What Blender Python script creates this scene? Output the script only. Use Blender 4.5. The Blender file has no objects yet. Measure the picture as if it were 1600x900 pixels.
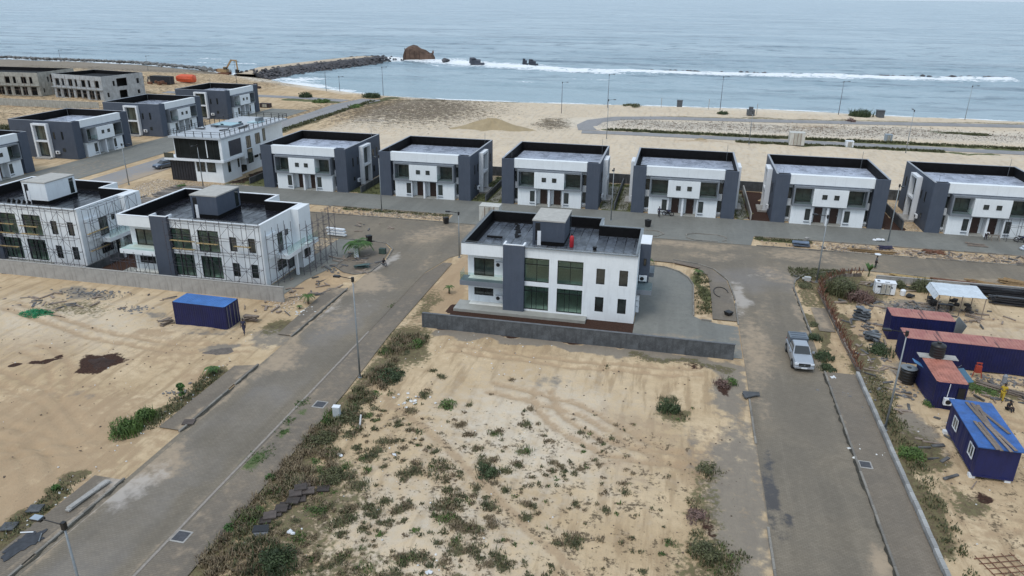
import bpy, bmesh, math, random
import numpy as np
from math import radians as R, sin, cos, pi
from mathutils import Vector, Matrix, noise as mnoise
from mathutils.geometry import delaunay_2d_cdt
random.seed(7); rng = np.random.default_rng(7)
SC = bpy.context.scene
COL = SC.collection

# ------------------------------------------------------------------ camera
HH, FPX, TH, RO, PSI = 32.5, 1150.0, R(21.735), R(.595), R(-12.47)
cam_d = bpy.data.cameras.new('camera'); cam = bpy.data.objects.new('camera', cam_d); COL.objects.link(cam)
cam_d.sensor_width = 36; cam_d.lens = FPX / 1600 * 36; cam_d.clip_start = 0.5; cam_d.clip_end = 40000
def _rot(v):
    c, s = cos(-PSI), sin(-PSI)
    return Vector((c * v[0] - s * v[1], s * v[0] + c * v[1], v[2]))
_f = Vector((0, cos(TH), -sin(TH))); _u0 = Vector((0, sin(TH), cos(TH))); _x0 = Vector((1, 0, 0))
_x = _x0 * cos(RO) + _u0 * sin(RO); _u = -_x0 * sin(RO) + _u0 * cos(RO)
_M = Matrix((_rot(_x), _rot(_u), -_rot(_f))).transposed().to_4x4()
_M.translation = Vector((0, 0, HH)); cam.matrix_world = _M
SC.camera = cam
SC.render.resolution_x, SC.render.resolution_y = 1024, 576

# ------------------------------------------------------------------ world, sun, exposure
SUN_EL, SUN_AZ = R(58), R(205)          # azimuth measured clockwise from +Y
w = bpy.data.worlds.new('World'); SC.world = w; w.use_nodes = True
nt = w.node_tree; nt.nodes.clear()
sky = nt.nodes.new('ShaderNodeTexSky'); sky.sky_type = 'NISHITA'; sky.sun_disc = False
sky.sun_elevation = SUN_EL; sky.sun_rotation = SUN_AZ
sky.air_density = 1.0; sky.dust_density = 4.0; sky.ozone_density = 1.0
mx = nt.nodes.new('ShaderNodeMix'); mx.data_type = 'RGBA'; mx.inputs[0].default_value = 0.62
mx.inputs[7].default_value = (8.3, 10.1, 12.1, 1)       # an even cloud deck over the blue
bg = nt.nodes.new('ShaderNodeBackground'); bg.inputs[1].default_value = 0.105
ow = nt.nodes.new('ShaderNodeOutputWorld')
nt.links.new(sky.outputs[0], mx.inputs[6]); nt.links.new(mx.outputs[2], bg.inputs[0]); nt.links.new(bg.outputs[0], ow.inputs[0])
sd = bpy.data.lights.new('sun', 'SUN'); sd.energy = 1.15; sd.angle = R(18); sd.color = (1, .965, .91)
so = bpy.data.objects.new('sun', sd); COL.objects.link(so)
so.rotation_euler = (pi / 2 - SUN_EL, 0, -SUN_AZ + pi)
SC.view_settings.view_transform = 'Standard'; SC.view_settings.look = 'None'
SC.view_settings.exposure = 0.0; SC.view_settings.gamma = 1.0

# ------------------------------------------------------------------ helpers
def tag(o, label=None, cat=None, group=None, kind=None):
    if label: o['label'] = label
    if cat: o['category'] = cat
    if group: o['group'] = group
    if kind: o['kind'] = kind
    return o
def empty(name, loc=(0, 0, 0), rz=0, label=None, cat=None, group=None):
    o = bpy.data.objects.new(name, None); o.empty_display_size = .3; COL.objects.link(o)
    o.location = loc; o.rotation_euler = (0, 0, rz)
    return tag(o, label, cat, group)
def link(name, me, mats, parent=None, loc=None, rot=None):
    o = bpy.data.objects.new(name, me); COL.objects.link(o)
    if mats is not None and len(me.materials) == 0:
        for m in (mats if isinstance(mats, (list, tuple)) else [mats]): me.materials.append(m)
    if parent is not None: o.parent = parent
    if loc is not None: o.location = loc
    if rot is not None: o.rotation_euler = rot
    return o
def kids(o, table={}):
    return [c for c in bpy.data.objects if c.parent is o]
def copy_tree(o, children_map, parent=None):
    c = o.copy(); COL.objects.link(c); c.parent = parent
    for ch in children_map.get(o.name, []): copy_tree(ch, children_map, c)
    return c
def cmap():
    d = {}
    for o in bpy.data.objects:
        if o.parent: d.setdefault(o.parent.name, []).append(o)
    return d
class MB:
    def __init__(s): s.v = []; s.f = []; s.m = []
    def poly(s, pts, mi=0):
        n = len(s.v); s.v += [tuple(p) for p in pts]; s.f.append(tuple(range(n, n + len(pts)))); s.m.append(mi); return s
    def box(s, x0, x1, y0, y1, z0, z1, mi=0):
        n = len(s.v)
        s.v += [(x0, y0, z0), (x1, y0, z0), (x1, y1, z0), (x0, y1, z0), (x0, y0, z1), (x1, y0, z1), (x1, y1, z1), (x0, y1, z1)]
        s.f += [(n, n+3, n+2, n+1), (n+4, n+5, n+6, n+7), (n, n+1, n+5, n+4), (n+1, n+2, n+6, n+5), (n+2, n+3, n+7, n+6), (n+3, n, n+4, n+7)]
        s.m += [mi] * 6; return s
    def tbox(s, T, u0, u1, z0, z1, d0, d1, mi=0):
        n = len(s.v)
        s.v += [T(u, z, d) for z in (z0, z1) for (u, d) in ((u0, d0), (u1, d0), (u1, d1), (u0, d1))]
        s.f += [(n, n+3, n+2, n+1), (n+4, n+5, n+6, n+7), (n, n+1, n+5, n+4), (n+1, n+2, n+6, n+5), (n+2, n+3, n+7, n+6), (n+3, n, n+4, n+7)]
        s.m += [mi] * 6; return s
    def cbox(s, c, sz, rz=0, rx=0, ry=0, mi=0):
        M = Matrix.Rotation(rz, 3, 'Z') @ Matrix.Rotation(ry, 3, 'Y') @ Matrix.Rotation(rx, 3, 'X')
        n = len(s.v); c = Vector(c)
        for dz in (-.5, .5):
            for dx, dy in ((-.5, -.5), (.5, -.5), (.5, .5), (-.5, .5)):
                s.v.append(tuple(c + M @ Vector((dx * sz[0], dy * sz[1], dz * sz[2]))))
        s.f += [(n, n+3, n+2, n+1), (n+4, n+5, n+6, n+7), (n, n+1, n+5, n+4), (n+1, n+2, n+6, n+5), (n+2, n+3, n+7, n+6), (n+3, n, n+4, n+7)]
        s.m += [mi] * 6; return s
    def tube(s, p0, p1, r, r2=None, n=6, mi=0, cap=True):
        p0, p1 = Vector(p0), Vector(p1); d = (p1 - p0)
        if d.length < 1e-6: return s
        d.normalize(); a = d.orthogonal().normalized(); b = d.cross(a); r2 = r if r2 is None else r2
        k = len(s.v)
        for p, q in ((p0, r), (p1, r2)):
            for i in range(n):
                t = 2 * pi * i / n; s.v.append(tuple(p + (a * cos(t) + b * sin(t)) * q))
        for i in range(n):
            j = (i + 1) % n; s.f.append((k + i, k + j, k + n + j, k + n + i)); s.m.append(mi)
        if cap:
            s.f.append(tuple(range(k + n - 1, k - 1, -1))); s.f.append(tuple(range(k + n, k + 2 * n))); s.m += [mi, mi]
        return s
    def lathe(s, prof, c=(0, 0, 0), n=16, mi=0):
        k = len(s.v)
        for r, z in prof:
            for i in range(n):
                t = 2 * pi * i / n; s.v.append((c[0] + r * cos(t), c[1] + r * sin(t), c[2] + z))
        for a in range(len(prof) - 1):
            for i in range(n):
                j = (i + 1) % n; s.f.append((k + a*n + i, k + a*n + j, k + (a+1)*n + j, k + (a+1)*n + i)); s.m.append(mi)
        s.f.append(tuple(range(k + n - 1, k - 1, -1))); s.f.append(tuple(k + (len(prof) - 1) * n + i for i in range(n))); s.m += [mi, mi]
        return s
    def rock(s, c, r, mi=0, flat=.7):
        k = len(s.v); c = Vector(c)
        ph = (1 + 5 ** .5) / 2
        for p in ((-1, ph, 0), (1, ph, 0), (-1, -ph, 0), (1, -ph, 0), (0, -1, ph), (0, 1, ph), (0, -1, -ph), (0, 1, -ph), (ph, 0, -1), (ph, 0, 1), (-ph, 0, -1), (-ph, 0, 1)):
            q = Vector(p).normalized() * r * random.uniform(.65, 1.15); q.z *= flat; s.v.append(tuple(c + q))
        for f in ((0,11,5),(0,5,1),(0,1,7),(0,7,10),(0,10,11),(1,5,9),(5,11,4),(11,10,2),(10,7,6),(7,1,8),(3,9,4),(3,4,2),(3,2,6),(3,6,8),(3,8,9),(4,9,5),(2,4,11),(6,2,10),(8,6,7),(9,8,1)):
            s.f.append(tuple(k + i for i in f)); s.m.append(mi)
        return s
    def mesh(s, name, smooth=False):
        me = bpy.data.meshes.new(name); me.from_pydata(s.v, [], s.f)
        if any(s.m): me.polygons.foreach_set('material_index', s.m)
        if smooth: me.polygons.foreach_set('use_smooth', [True] * len(s.f))
        me.update(); return me
    def build(s, name, mats, parent=None, smooth=False, loc=None, rot=None):
        o = link(name, s.mesh(name, smooth), mats, parent, loc, rot)
        if getattr(s, 'bev', 0): bump_n(o, s.bev)
        return o

# ------------------------------------------------------------------ node helpers and materials
class NT:
    def __init__(s, name):
        s.mat = bpy.data.materials.new(name); s.mat.use_nodes = True; s.t = s.mat.node_tree
        s.b = s.t.nodes['Principled BSDF']; s.geo = None
    def n(s, typ, **kw):
        x = s.t.nodes.new(typ)
        for k, v in kw.items(): setattr(x, k, v)
        return x
    def l(s, a, b): s.t.links.new(a, b)
    def pos(s, obj=False):
        if obj: return s.n('ShaderNodeTexCoord').outputs['Object']
        if not s.geo: s.geo = s.n('ShaderNodeNewGeometry')
        return s.geo.outputs['Position']
    def noise(s, scale, detail=4, rough=.55, vec=None, stretch=None, off=None):
        v = vec or s.pos()
        if stretch or off:
            m = s.n('ShaderNodeMapping'); s.l(v, m.inputs[0])
            if stretch: m.inputs['Scale'].default_value = stretch
            if off: m.inputs['Rotation'].default_value = off
            v = m.outputs[0]
        x = s.n('ShaderNodeTexNoise'); x.inputs['Scale'].default_value = scale; x.inputs['Detail'].default_value = detail
        x.inputs['Roughness'].default_value = rough; s.l(v, x.inputs['Vector']); return x.outputs[0]
    def ramp(s, fac, lo, hi, a=0., b=1.):
        x = s.n('ShaderNodeMapRange', interpolation_type='SMOOTHSTEP'); s.l(fac, x.inputs[0])
        for i, q in zip((1, 2, 3, 4), (lo, hi, a, b)): x.inputs[i].default_value = q
        return x.outputs[0]
    def math(s, op, a, b=None):
        x = s.n('ShaderNodeMath', operation=op)
        for i, q in enumerate((a, b)):
            if q is None: continue
            if isinstance(q, (int, float)): x.inputs[i].default_value = q
            else: s.l(q, x.inputs[i])
        return x.outputs[0]
    def mix(s, fac, a, b):
        x = s.n('ShaderNodeMix', data_type='RGBA')
        for i, q in ((0, fac), (6, a), (7, b)):
            if isinstance(q, (int, float)): x.inputs[i].default_value = q
            elif isinstance(q, tuple): x.inputs[i].default_value = (*q[:3], 1)
            else: s.l(q, x.inputs[i])
        return x.outputs[2]
    def bump(s, h, strength=.3, dist=.05):
        x = s.n('ShaderNodeBump'); x.inputs['Strength'].default_value = strength; x.inputs['Distance'].default_value = dist
        s.l(h, x.inputs['Height']); s.l(x.outputs[0], s.b.inputs['Normal']); return x
    def out(s, col=None, rough=None, metal=None, spec=None):
        for k, q in (('Base Color', col), ('Roughness', rough), ('Metallic', metal), ('Specular IOR Level', spec)):
            if q is None: continue
            if isinstance(q, (int, float)): s.b.inputs[k].default_value = q
            elif isinstance(q, tuple): s.b.inputs[k].default_value = (*q[:3], 1)
            else: s.l(q, s.b.inputs[k])
        return s.mat
    def attr(s, name):
        a = s.n('ShaderNodeAttribute'); a.attribute_name = name
        sp = s.n('ShaderNodeSeparateColor'); s.l(a.outputs['Color'], sp.inputs[0])
        return sp.outputs[0], sp.outputs[1], sp.outputs[2], a.outputs['Alpha']
MATS = {}
def pm(name, col, rough=.7, var=.12, scale=2., metal=0., bump=.0, streak=False, dirt=None, rnd=0.):
    """plain painted or raw surface with broad tone variation, streaks and grain"""
    if name in MATS: return MATS[name]
    k = NT(name); p = k.pos(True)
    n1 = k.noise(scale, 5, .6, vec=p); n2 = k.noise(scale * 9, 3, .6, vec=p)
    f = k.math('ADD', k.math('MULTIPLY', n1, .7), k.math('MULTIPLY', n2, .3))
    a = tuple(c * (1 - var) for c in col); b = tuple(min(1, c * (1 + var)) for c in col)
    c = k.mix(k.ramp(f, .3, .7), a, b)
    if streak:
        st = k.noise(3.5, 4, .6, vec=p, stretch=(1, 1, .12))
        c = k.mix(k.ramp(st, .48, .76, 0, .55), c, dirt or tuple(q * .55 for q in col))
    if rnd:
        oi = k.n('ShaderNodeObjectInfo'); hsv = k.n('ShaderNodeHueSaturation')
        k.l(k.ramp(oi.outputs['Random'], 0, 1, 1 - rnd, 1 + rnd), hsv.inputs['Value']); k.l(c, hsv.inputs['Color']); c = hsv.outputs[0]
    if bump: k.bump(n2, bump, .03)
    MATS[name] = k.out(c, rough, metal); return MATS[name]
WHITE = pm('white_render', (.74, .78, .80), .75, .05, .6, streak=True, dirt=(.62, .65, .67), rnd=.04)
WHITE2 = pm('white_paint', (.72, .75, .78), .6, .05, 1.)
GREY = pm('charcoal_render', (.062, .078, .108), .75, .10, .7, streak=True, dirt=(.09, .105, .135), rnd=.10)
GREYF = pm('grey_frame_paint', (.17, .19, .215), .65, .10, 1.)
BLACKM = pm('bitumen_lining', (.005, .005, .006), .7, .4, 2., bump=.2); BLACKM.node_tree.nodes['Principled BSDF'].inputs['Specular IOR Level'].default_value = .2
SILVER = None
CONC = pm('concrete', (.34, .33, .31), .85, .16, 1.2, bump=.3, streak=True, dirt=(.17, .16, .15))
CONCD = pm('stained_concrete', (.082, .088, .094), .88, .45, .9, bump=.4, streak=True, dirt=(.03, .032, .034))
TILE = pm('terrace_tile', (.33, .33, .30), .5, .12, 1.5)
FRAME = pm('window_frame_black', (.015, .016, .018), .4, .1)
DOOR = pm('door_wood', (.045, .022, .015), .5, .3, 3.)
METAL = pm('galvanised_steel', (.24, .26, .27), .45, .12, 4., metal=.6)
BLACK = pm('black_plastic', (.012, .012, .013), .45, .2)
RUST = pm('rusty_steel', (.16, .075, .045), .85, .45, 4., bump=.4)
SCAF = pm('scaffold_steel', (.085, .08, .095), .6, .35, 3., metal=.3)
WOOD = pm('raw_timber', (.30, .20, .10), .8, .3, 3., rnd=.25)
WOODG = pm('weathered_timber', (.20, .16, .13), .85, .25, 3., rnd=.25)
YWOOD = pm('yellow_timber', (.38, .28, .13), .75, .2, 3.)
ROCKM = pm('armour_rock', (.075, .073, .078), .85, .5, .25, bump=.5)
BLUEC = pm('container_blue', (.0065, .010, .068), .5, .25, .8, streak=True, dirt=(.012, .014, .045))
BLUER = pm('container_blue_roof', (.05, .16, .42), .5, .22, .8)
def redroof():
    k = NT('faded_red_roof'); p = k.pos(True)
    n = k.noise(.9, 5, .6, vec=p); m = k.noise(6, 3, .6, vec=p); st = k.noise(1.3, 4, .6, vec=p, stretch=(1.6, .12, 1))
    c = k.mix(k.ramp(n, .35, .65), (.34, .13, .11), (.42, .19, .15)); c = k.mix(k.ramp(m, .6, .8, 0, .6), c, (.5, .28, .22))
    c = k.mix(k.ramp(st, .60, .64, 0, .8), c, (.09, .045, .045)); return k.out(c, .6)
REDR = redroof()
ORANGER = pm('orange_roof', (.40, .16, .115), .6, .3, 1.2, streak=True, dirt=(.22, .05, .02))
CREAM = pm('cream_steel', (.52, .52, .48), .6, .1, 1., streak=True, dirt=(.25, .17, .10))
GREENP = pm('green_plastic', (.015, .22, .09), .6, .3, 3.)
GLASSD = None
def glass_dark(name, tint, r=.06):
    k = NT(name); p = k.pos(True); n = k.noise(.8, 3, .5, vec=p)
    oi = k.n('ShaderNodeObjectInfo')
    c = k.mix(k.ramp(n, .35, .65), tuple(t * .45 for t in tint), tint)
    c = k.mix(k.ramp(oi.outputs['Random'], 0, 1, 0, .5), c, (.02, .025, .025))
    return k.out(c, r, 0, .9)
GLASSD = glass_dark('dark_window_glass', (.045, .058, .056))
GLASSN = glass_dark('near_black_glass', (.018, .021, .022), .12); GLASSN.node_tree.nodes['Principled BSDF'].inputs['Specular IOR Level'].default_value = .08
GLASSG = glass_dark('green_window_glass', (.075, .10, .085))
def glass_clear(name, add, tint):
    k = NT(name); k.t.nodes.remove(k.b)
    tr = k.n('ShaderNodeBsdfTransparent'); tr.inputs[0].default_value = (*tint, 1)
    gl = k.n('ShaderNodeBsdfGlossy'); gl.inputs['Roughness'].default_value = .03
    fr = k.n('ShaderNodeFresnel'); fr.inputs[0].default_value = 1.5
    m = k.n('ShaderNodeMixShader'); gg = k.n('ShaderNodeNewGeometry'); f = k.math('MULTIPLY', k.math('ADD', fr.outputs[0], add), k.math('SUBTRACT', 1., gg.outputs['Backfacing']))
    k.l(f, m.inputs[0]); k.l(tr.outputs[0], m.inputs[1]); k.l(gl.outputs[0], m.inputs[2])
    k.l(m.outputs[0], k.t.nodes['Material Output'].inputs[0]); return k.mat
GLASS = glass_clear('window_glass', .16, (.78, .88, .84)); RAILG = glass_clear('balustrade_glass', .0, (.86, .92, .90))
def roof_deck(name, dark, light, lo, hi, r0=.16, r1=.45):
    k = NT(name); p = k.pos(True)
    n1 = k.noise(.35, 5, .62, vec=p); n2 = k.noise(2.2, 5, .65, vec=p, stretch=(1, .35, 1))
    f = k.math('ADD', k.math('MULTIPLY', n1, .65), k.math('MULTIPLY', n2, .35)); f = k.ramp(f, lo, hi)
    oi = k.n('ShaderNodeObjectInfo'); c = k.mix(f, dark, light)
    hsv = k.n('ShaderNodeHueSaturation'); k.l(k.ramp(oi.outputs['Random'], 0, 1, .72, 1.2), hsv.inputs['Value']); k.l(c, hsv.inputs['Color'])
    rr = k.ramp(k.noise(.5, 4, .6, vec=p), .4, .6, r0, r1); k.bump(n2, .25, .02)
    return k.out(hsv.outputs[0], rr)
DECKS = roof_deck('silver_roof_coating', (.20, .225, .28), (.37, .41, .49), .28, .62)
DECKV = roof_deck('wet_bitumen_membrane', (.030, .035, .043), (.085, .10, .125), .36, .60, .22, .5)
DECKD = roof_deck('black_bitumen_membrane', (.008, .008, .011), (.022, .025, .034), .40, .66, .10, .34)
BSLAB = pm('bulkhead_slab', (.40, .39, .36), .8, .14, 1.5, bump=.2)

# foliage
def leafm(name, a, b, c=None):
    k = NT(name); n = k.noise(1.3, 3, .6); m = k.noise(9, 2, .6)
    col = k.mix(k.ramp(n, .38, .62), a, b); col = k.mix(k.ramp(m, .45, .7), col, c or tuple(x * .5 for x in a))
    return k.out(col, .7)
LEAF = leafm('green_leaf', (.055, .105, .022), (.10, .17, .035))
LEAFD = leafm('dark_leaf', (.030, .050, .018), (.055, .085, .028))
LEAFO = leafm('olive_grass', (.072, .085, .034), (.115, .12, .05), (.05, .045, .028))
LEAFDRY = leafm('dry_grass', (.165, .125, .075), (.25, .20, .12), (.10, .065, .042))
TWIG = leafm('dry_twig', (.13, .075, .06), (.20, .13, .11), (.06, .04, .035))
PALML = leafm('palm_frond', (.04, .10, .02), (.075, .16, .03))
TRUNK = pm('bark', (.14, .11, .08), .9, .3, 4., bump=.5)

# ------------------------------------------------------------------ ground projection of calibration points
def at(px, py, z=0.):
    xs = (px - 800) / FPX; ys = -(py - 450) / FPX
    d = _rot(_x * xs + _u * ys + _f); t = (z - HH) / d.z
    return Vector((d.x * t, d.y * t, z))

# ------------------------------------------------------------------ masks painted on the ground sheets
def seg_d(X, Y, P):
    d = np.full(X.shape, 1e9)
    for (x0, y0), (x1, y1) in zip(P[:-1], P[1:]):
        dx, dy = x1 - x0, y1 - y0; L = dx * dx + dy * dy + 1e-9
        t = np.clip(((X - x0) * dx + (Y - y0) * dy) / L, 0, 1)
        d = np.minimum(d, np.hypot(X - x0 - t * dx, Y - y0 - t * dy))
    return d
def ell(X, Y, cx, cy, rx, ry, rot=0, amp=1.):
    c, s = cos(rot), sin(rot); u = ((X - cx) * c + (Y - cy) * s) / rx; v = (-(X - cx) * s + (Y - cy) * c) / ry
    return amp * np.clip(1.35 - np.hypot(u, v) * .75, 0, 1)
def rect(X, Y, x0, x1, y0, y1, soft=1., amp=1.):
    fx = np.clip(np.minimum(X - x0, x1 - X) / soft + .5, 0, 1); fy = np.clip(np.minimum(Y - y0, y1 - Y) / soft + .5, 0, 1)
    return amp * fx * fy
def band(X, Y, P, w, amp=1.): return amp * np.clip(1.3 - seg_d(X, Y, P) / w * .8, 0, 1)
COAST = [(-900, 345), (-348, 333), (-298, 330), (-257, 327), (-215, 312), (-185, 296), (-174, 292), (-158, 280), (-142, 271), (-120, 259), (-103, 253), (-78, 249.5), (-56, 250), (-13, 254), (28, 257), (66, 253), (101, 252), (200, 254), (900, 270)]
def coast_y(X): return np.interp(X, [p[0] for p in COAST], [p[1] for p in COAST])
B1 = [(-27, 187.5), (-15, 190.3), (0, 190), (40, 189.6), (200, 187)]
B2 = [(-24, 190), (-26.5, 198), (-24, 208), (-17, 215), (-5, 218.5), (20, 221), (55, 226), (95, 232), (200, 246)]
DIAG = [(-101, 60), (-101, 200), (-104, 228), (-128, 231), (-170, 229)]
GROYNE = [(-181, 290), (-180, 306), (-176, 330), (-171, 352), (-166, 372), (-163, 380)]
def vnoise(X, Y, s, seed=0):
    """cheap smooth value noise on arrays"""
    r = np.random.default_rng(seed); T = r.random((256, 256)); x = X / s + 1000; y = Y / s + 1000
    xi = np.floor(x).astype(int); yi = np.floor(y).astype(int); fx = x - xi; fy = y - yi
    fx = fx * fx * (3 - 2 * fx); fy = fy * fy * (3 - 2 * fy); g = lambda a, b: T[a % 256, b % 256]
    return (g(xi, yi) * (1 - fx) + g(xi + 1, yi) * fx) * (1 - fy) + (g(xi, yi + 1) * (1 - fx) + g(xi + 1, yi + 1) * fx) * fy
def _arc(cx, cy, r, a0, a1, n=12): return [(cx + r * cos(R(a0 + (a1 - a0) * i / n)), cy + r * sin(R(a0 + (a1 - a0) * i / n))) for i in range(n + 1)]
TRACKS = []
for r_ in (0, 1.6):
    TRACKS += [_arc(-48, 30, 9 + r_, 20, 150), _arc(-56, 20, 20 + r_, 35, 100), [(-38, 38 + r_), (-43, 39.5 + r_), (-50, 44 + r_), (-60, 47 + r_), (-72, 48 + r_)], [(-39, 57 + r_), (-46, 55 + r_), (-56, 56 + r_), (-70, 60 + r_)], _arc(-62, 40, 12 + r_, -20, 80), [(-39, 40 + r_), (-45, 38 + r_), (-52, 33 + r_), (-58, 28 + r_)],
               _arc(0, 58, 9 + r_, 190, 300), [(6, 46 + r_), (0, 48.5 + r_), (-6, 53 + r_), (-14, 55 + r_)], [(-20, 62 + r_ * .8), (-8, 61 + r_ * .8), (4, 62.5 + r_ * .8)], [(24, 44 + r_), (32, 47 + r_), (42, 46 + r_)], [(21, 80), (28, 79 + r_), (36, 82 + r_), (46, 80 + r_)], [(27, 60 + r_), (34, 57 + r_), (44, 58 + r_)]]
def terrain_h(X, Y):
    n = (vnoise(X, Y, 5, 1) - .5) * .30 + (vnoise(X, Y, 1.7, 2) - .5) * .13 + (vnoise(X, Y, .7, 3) - .5) * .05
    yard = np.maximum.reduce([rect(X, Y, -22.5, 5, 10, 64.5, 4), rect(X, Y, -95, -41.5, 10, 66.5, 4), rect(X, Y, 20, 70, 10, 91, 2)])
    tr = (vnoise(X * .9 + Y * .35, Y * .06, 1.0, 5) - .5) * .10      # ruts
    near_ = (Y < 92) & (Y > 18) & (X > -100) & (X < 60)
    if X.size > 50:
      for T_ in TRACKS:
        Xs, Ys = X[near_], Y[near_]; d_ = seg_d(Xs, Ys, T_); n[near_] += -.11 * np.exp(-(d_ / .28) ** 2) + .06 * np.exp(-((d_ - .5) / .25) ** 2)
    for T_ in []: n = n - .07 * np.exp(-(seg_d(X, Y, T_) / .28) ** 2) + .035 * np.exp(-((seg_d(X, Y, T_) - .5) / .25) ** 2)
    h = (n + tr) * yard
    beach = np.clip((Y - 139) / 6, 0, 1) * np.clip((np.minimum.reduce([seg_d(X, Y, P) for P in (B1, B2, DIAG)]) - 3.5) / 3, 0, 1)
    beach = beach * np.where((X < -96) & (Y < 240), np.clip((-142 - X) / 4, 0, 1), 1)
    h = h + beach * ((vnoise(X, Y, 9, 4) - .4) * .7 + (vnoise(X, Y, 2.2, 6) - .5) * .4)
    d = coast_y(X) - Y
    drop = np.where(d < 13, -1.5 * (13 - d) / 13, 0); drop = np.maximum(drop, -6)
    return h * np.clip(d / 14, 0, 1) + drop - .012
PATH = [tuple(at(a, b)[:2]) for a, b in ((545, 575), (585, 612), (645, 655), (705, 705), (765, 765), (830, 830), (905, 895))]
CLUMPS = []
_r = random.Random(5); _n = 0
while _n < 620:
    x, y = _r.uniform(-23.5, 4), _r.uniform(26, 58)
    dp = float(seg_d(np.array([x]), np.array([y]), PATH)[0]); left = x < np.interp(y, [p[1] for p in PATH][::-1], [p[0] for p in PATH][::-1])
    q = vnoise(np.array([x]), np.array([y]), 2.2, 71)[0] * .6 + vnoise(np.array([x]), np.array([y]), .9, 72)[0] * .4
    dn = (1.0 if left else .62 * np.clip((3 - x) / 9, .12, 1)) * np.clip((56 - y) / 12, .05, 1)
    if dp < .55 or _r.random() > dn * np.clip((q - .36) * 5, .04, 1): continue
    t = _r.random(); cr = _r.uniform(.09, .2) if t < .62 else (_r.uniform(.2, .42) if t < .93 else _r.uniform(.45, .75))
    CLUMPS.append((x, y, cr, _r.random())); _n += 1
CLUMPS += [(at(a, b).x, at(a, b).y, r_, k_) for a, b, r_, k_ in ((755, 722, .7, .1), (765, 735, .6, .1), (650, 735, .7, .2), (632, 740, .6, .3), (600, 690, .7, .1), (590, 707, .6, .1), (560, 760, .8, .1), (545, 745, .7, .3), (603, 782, .5, .2), (690, 730, .5, .5), (700, 808, .7, .5), (715, 820, .6, .5), (770, 820, .6, .5), (640, 870, .6, .1), (660, 875, .5, .3), (895, 845, .7, .3), (718, 665, .5, .5), (700, 637, .6, .95), (690, 590, .5, .3), (675, 580, .4, .1), (790, 735, .5, .3), (810, 725, .4, .3), (745, 700, .5, .5), (1045, 625, .8, .3), (950, 575, .3, .5), (858, 690, .3, .5))]
def ground_masks(X, Y):
    z = np.zeros_like(X); M = {k: z.copy() for k in ('org', 'veg', 'gry', 'soil', 'rub', 'grn', 'spk', 'lit')}
    def add(k, m): M[k] = np.maximum(M[k], m)
    X0_, Y0_ = X, Y
    X = X0_ + (vnoise(X0_, Y0_, 2.4, 31) - .5) * 1.8 + (vnoise(X0_, Y0_, .8, 32) - .5) * .8; Y = Y0_ + (vnoise(X0_, Y0_, 2.1, 33) - .5) * 1.6 + (vnoise(X0_, Y0_, .9, 34) - .5) * .8
    nr_ = (Y0_ < 92) & (Y0_ > 18) & (X0_ > -100) & (X0_ < 60)
    for T_ in TRACKS:
        d_ = seg_d(X0_[nr_], Y0_[nr_], T_); M['org'][nr_] = np.maximum(M['org'][nr_], .85 * np.exp(-(d_ / .34) ** 2)); M['org'][nr_] = np.maximum(M['org'][nr_], .62 * np.exp(-(d_ / .9) ** 2))
    # central plot
    add('veg', band(X, Y, [(-25.7, 10), (-25.7, 38), (-25.2, 58)], 1.7, .66)); add('veg', ell(X, Y, -22, 36, 4, 8, 0, .62))
    add('veg', ell(X, Y, -19, 30, 8, 5, 0, .58)); add('spk', rect(X, Y, -24, 4, 24, 52, 5, .36))
    i_ = np.nonzero((Y0_ < 60) & (Y0_ > 24) & (X0_ > -27) & (X0_ < 6))[0] if X0_.ndim == 1 else None
    if i_ is not None and len(i_):
        xs_, ys_ = X0_[i_], Y0_[i_]; v_ = np.zeros(len(i_))
        for cx_, cy_, cr_, ck_ in CLUMPS:
            if cr_ > .2: v_ = np.maximum(v_, .82 * np.exp(-((xs_ - cx_) ** 2 + (ys_ - cy_) ** 2) / (cr_ * 1.05) ** 2))
        M['veg'][i_] = np.maximum(M['veg'][i_], v_)
    add('veg', ell(X, Y, -24.5, 62, 2.5, 5, 0, .8)); add('org', ell(X, Y, 4.5, 49, 5, 3.5, .6, .62)); add('org', ell(X, Y, -3, 47, 5, 2.5, -.4, .5))
    add('org', ell(X, Y, -14, 63.3, 9, 1.2, 0, .5)); add('gry', band(X, Y, [(-22, 65.9), (0, 65.6), (8, 64.6)], 1.0, .95)); add('veg', band(X, Y, [(-2, 65.2), (7, 64.2)], 1.0, .6))
    add('gry', ell(X, Y, -9.5, 58, 2.5, 1.4, 0, .55)); add('gry', ell(X, Y, 6.6, 44, 2.3, 15, 0, .74)); add('gry', ell(X, Y, 3.6, 50, 1.6, 5, .2, .5)); add('veg', ell(X, Y, 4.6, 44, 1.6, 6, 0, .55)); add('soil', ell(X, Y, 6.2, 60.5, 1.0, 2.4, .3, .62)); add('soil', ell(X, Y, 3.5, 63.8, 3, .7, .1, .5)); add('soil', ell(X, Y, 4.6, 41, .9, 1.8, .2, .52)); add('org', ell(X, Y, 5, 52, 2.5, 3, 0, .5)); add('veg', ell(X, Y, 4.2, 36, 2.6, 6, 0, .62))
    add('veg', ell(X, Y, 2, 55, 1.2, 2, 0, .7)); add('gry', ell(X, Y, 6.8, 61, 1.8, 5.0, 0, .9))
    add('org', band(X0_, Y0_, PATH, .5, .72))
    add('lit', ell(X, Y, -9, 50, 9, 9, 0, .62)); add('lit', ell(X, Y, -14, 36, 9, 9, 0, .5)); add('lit', ell(X, Y, -62, 58, 14, 8, 0, .5)); add('lit', ell(X, Y, 35, 78, 9, 6, 0, .45)); add('org', ell(X, Y, -1, 52, 5, 3, -.5, .6))
    # soil strips round the villas
    add('soil', rect(X, Y, -22.7, -2.2, 66.7, 73.8, .3))
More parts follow.
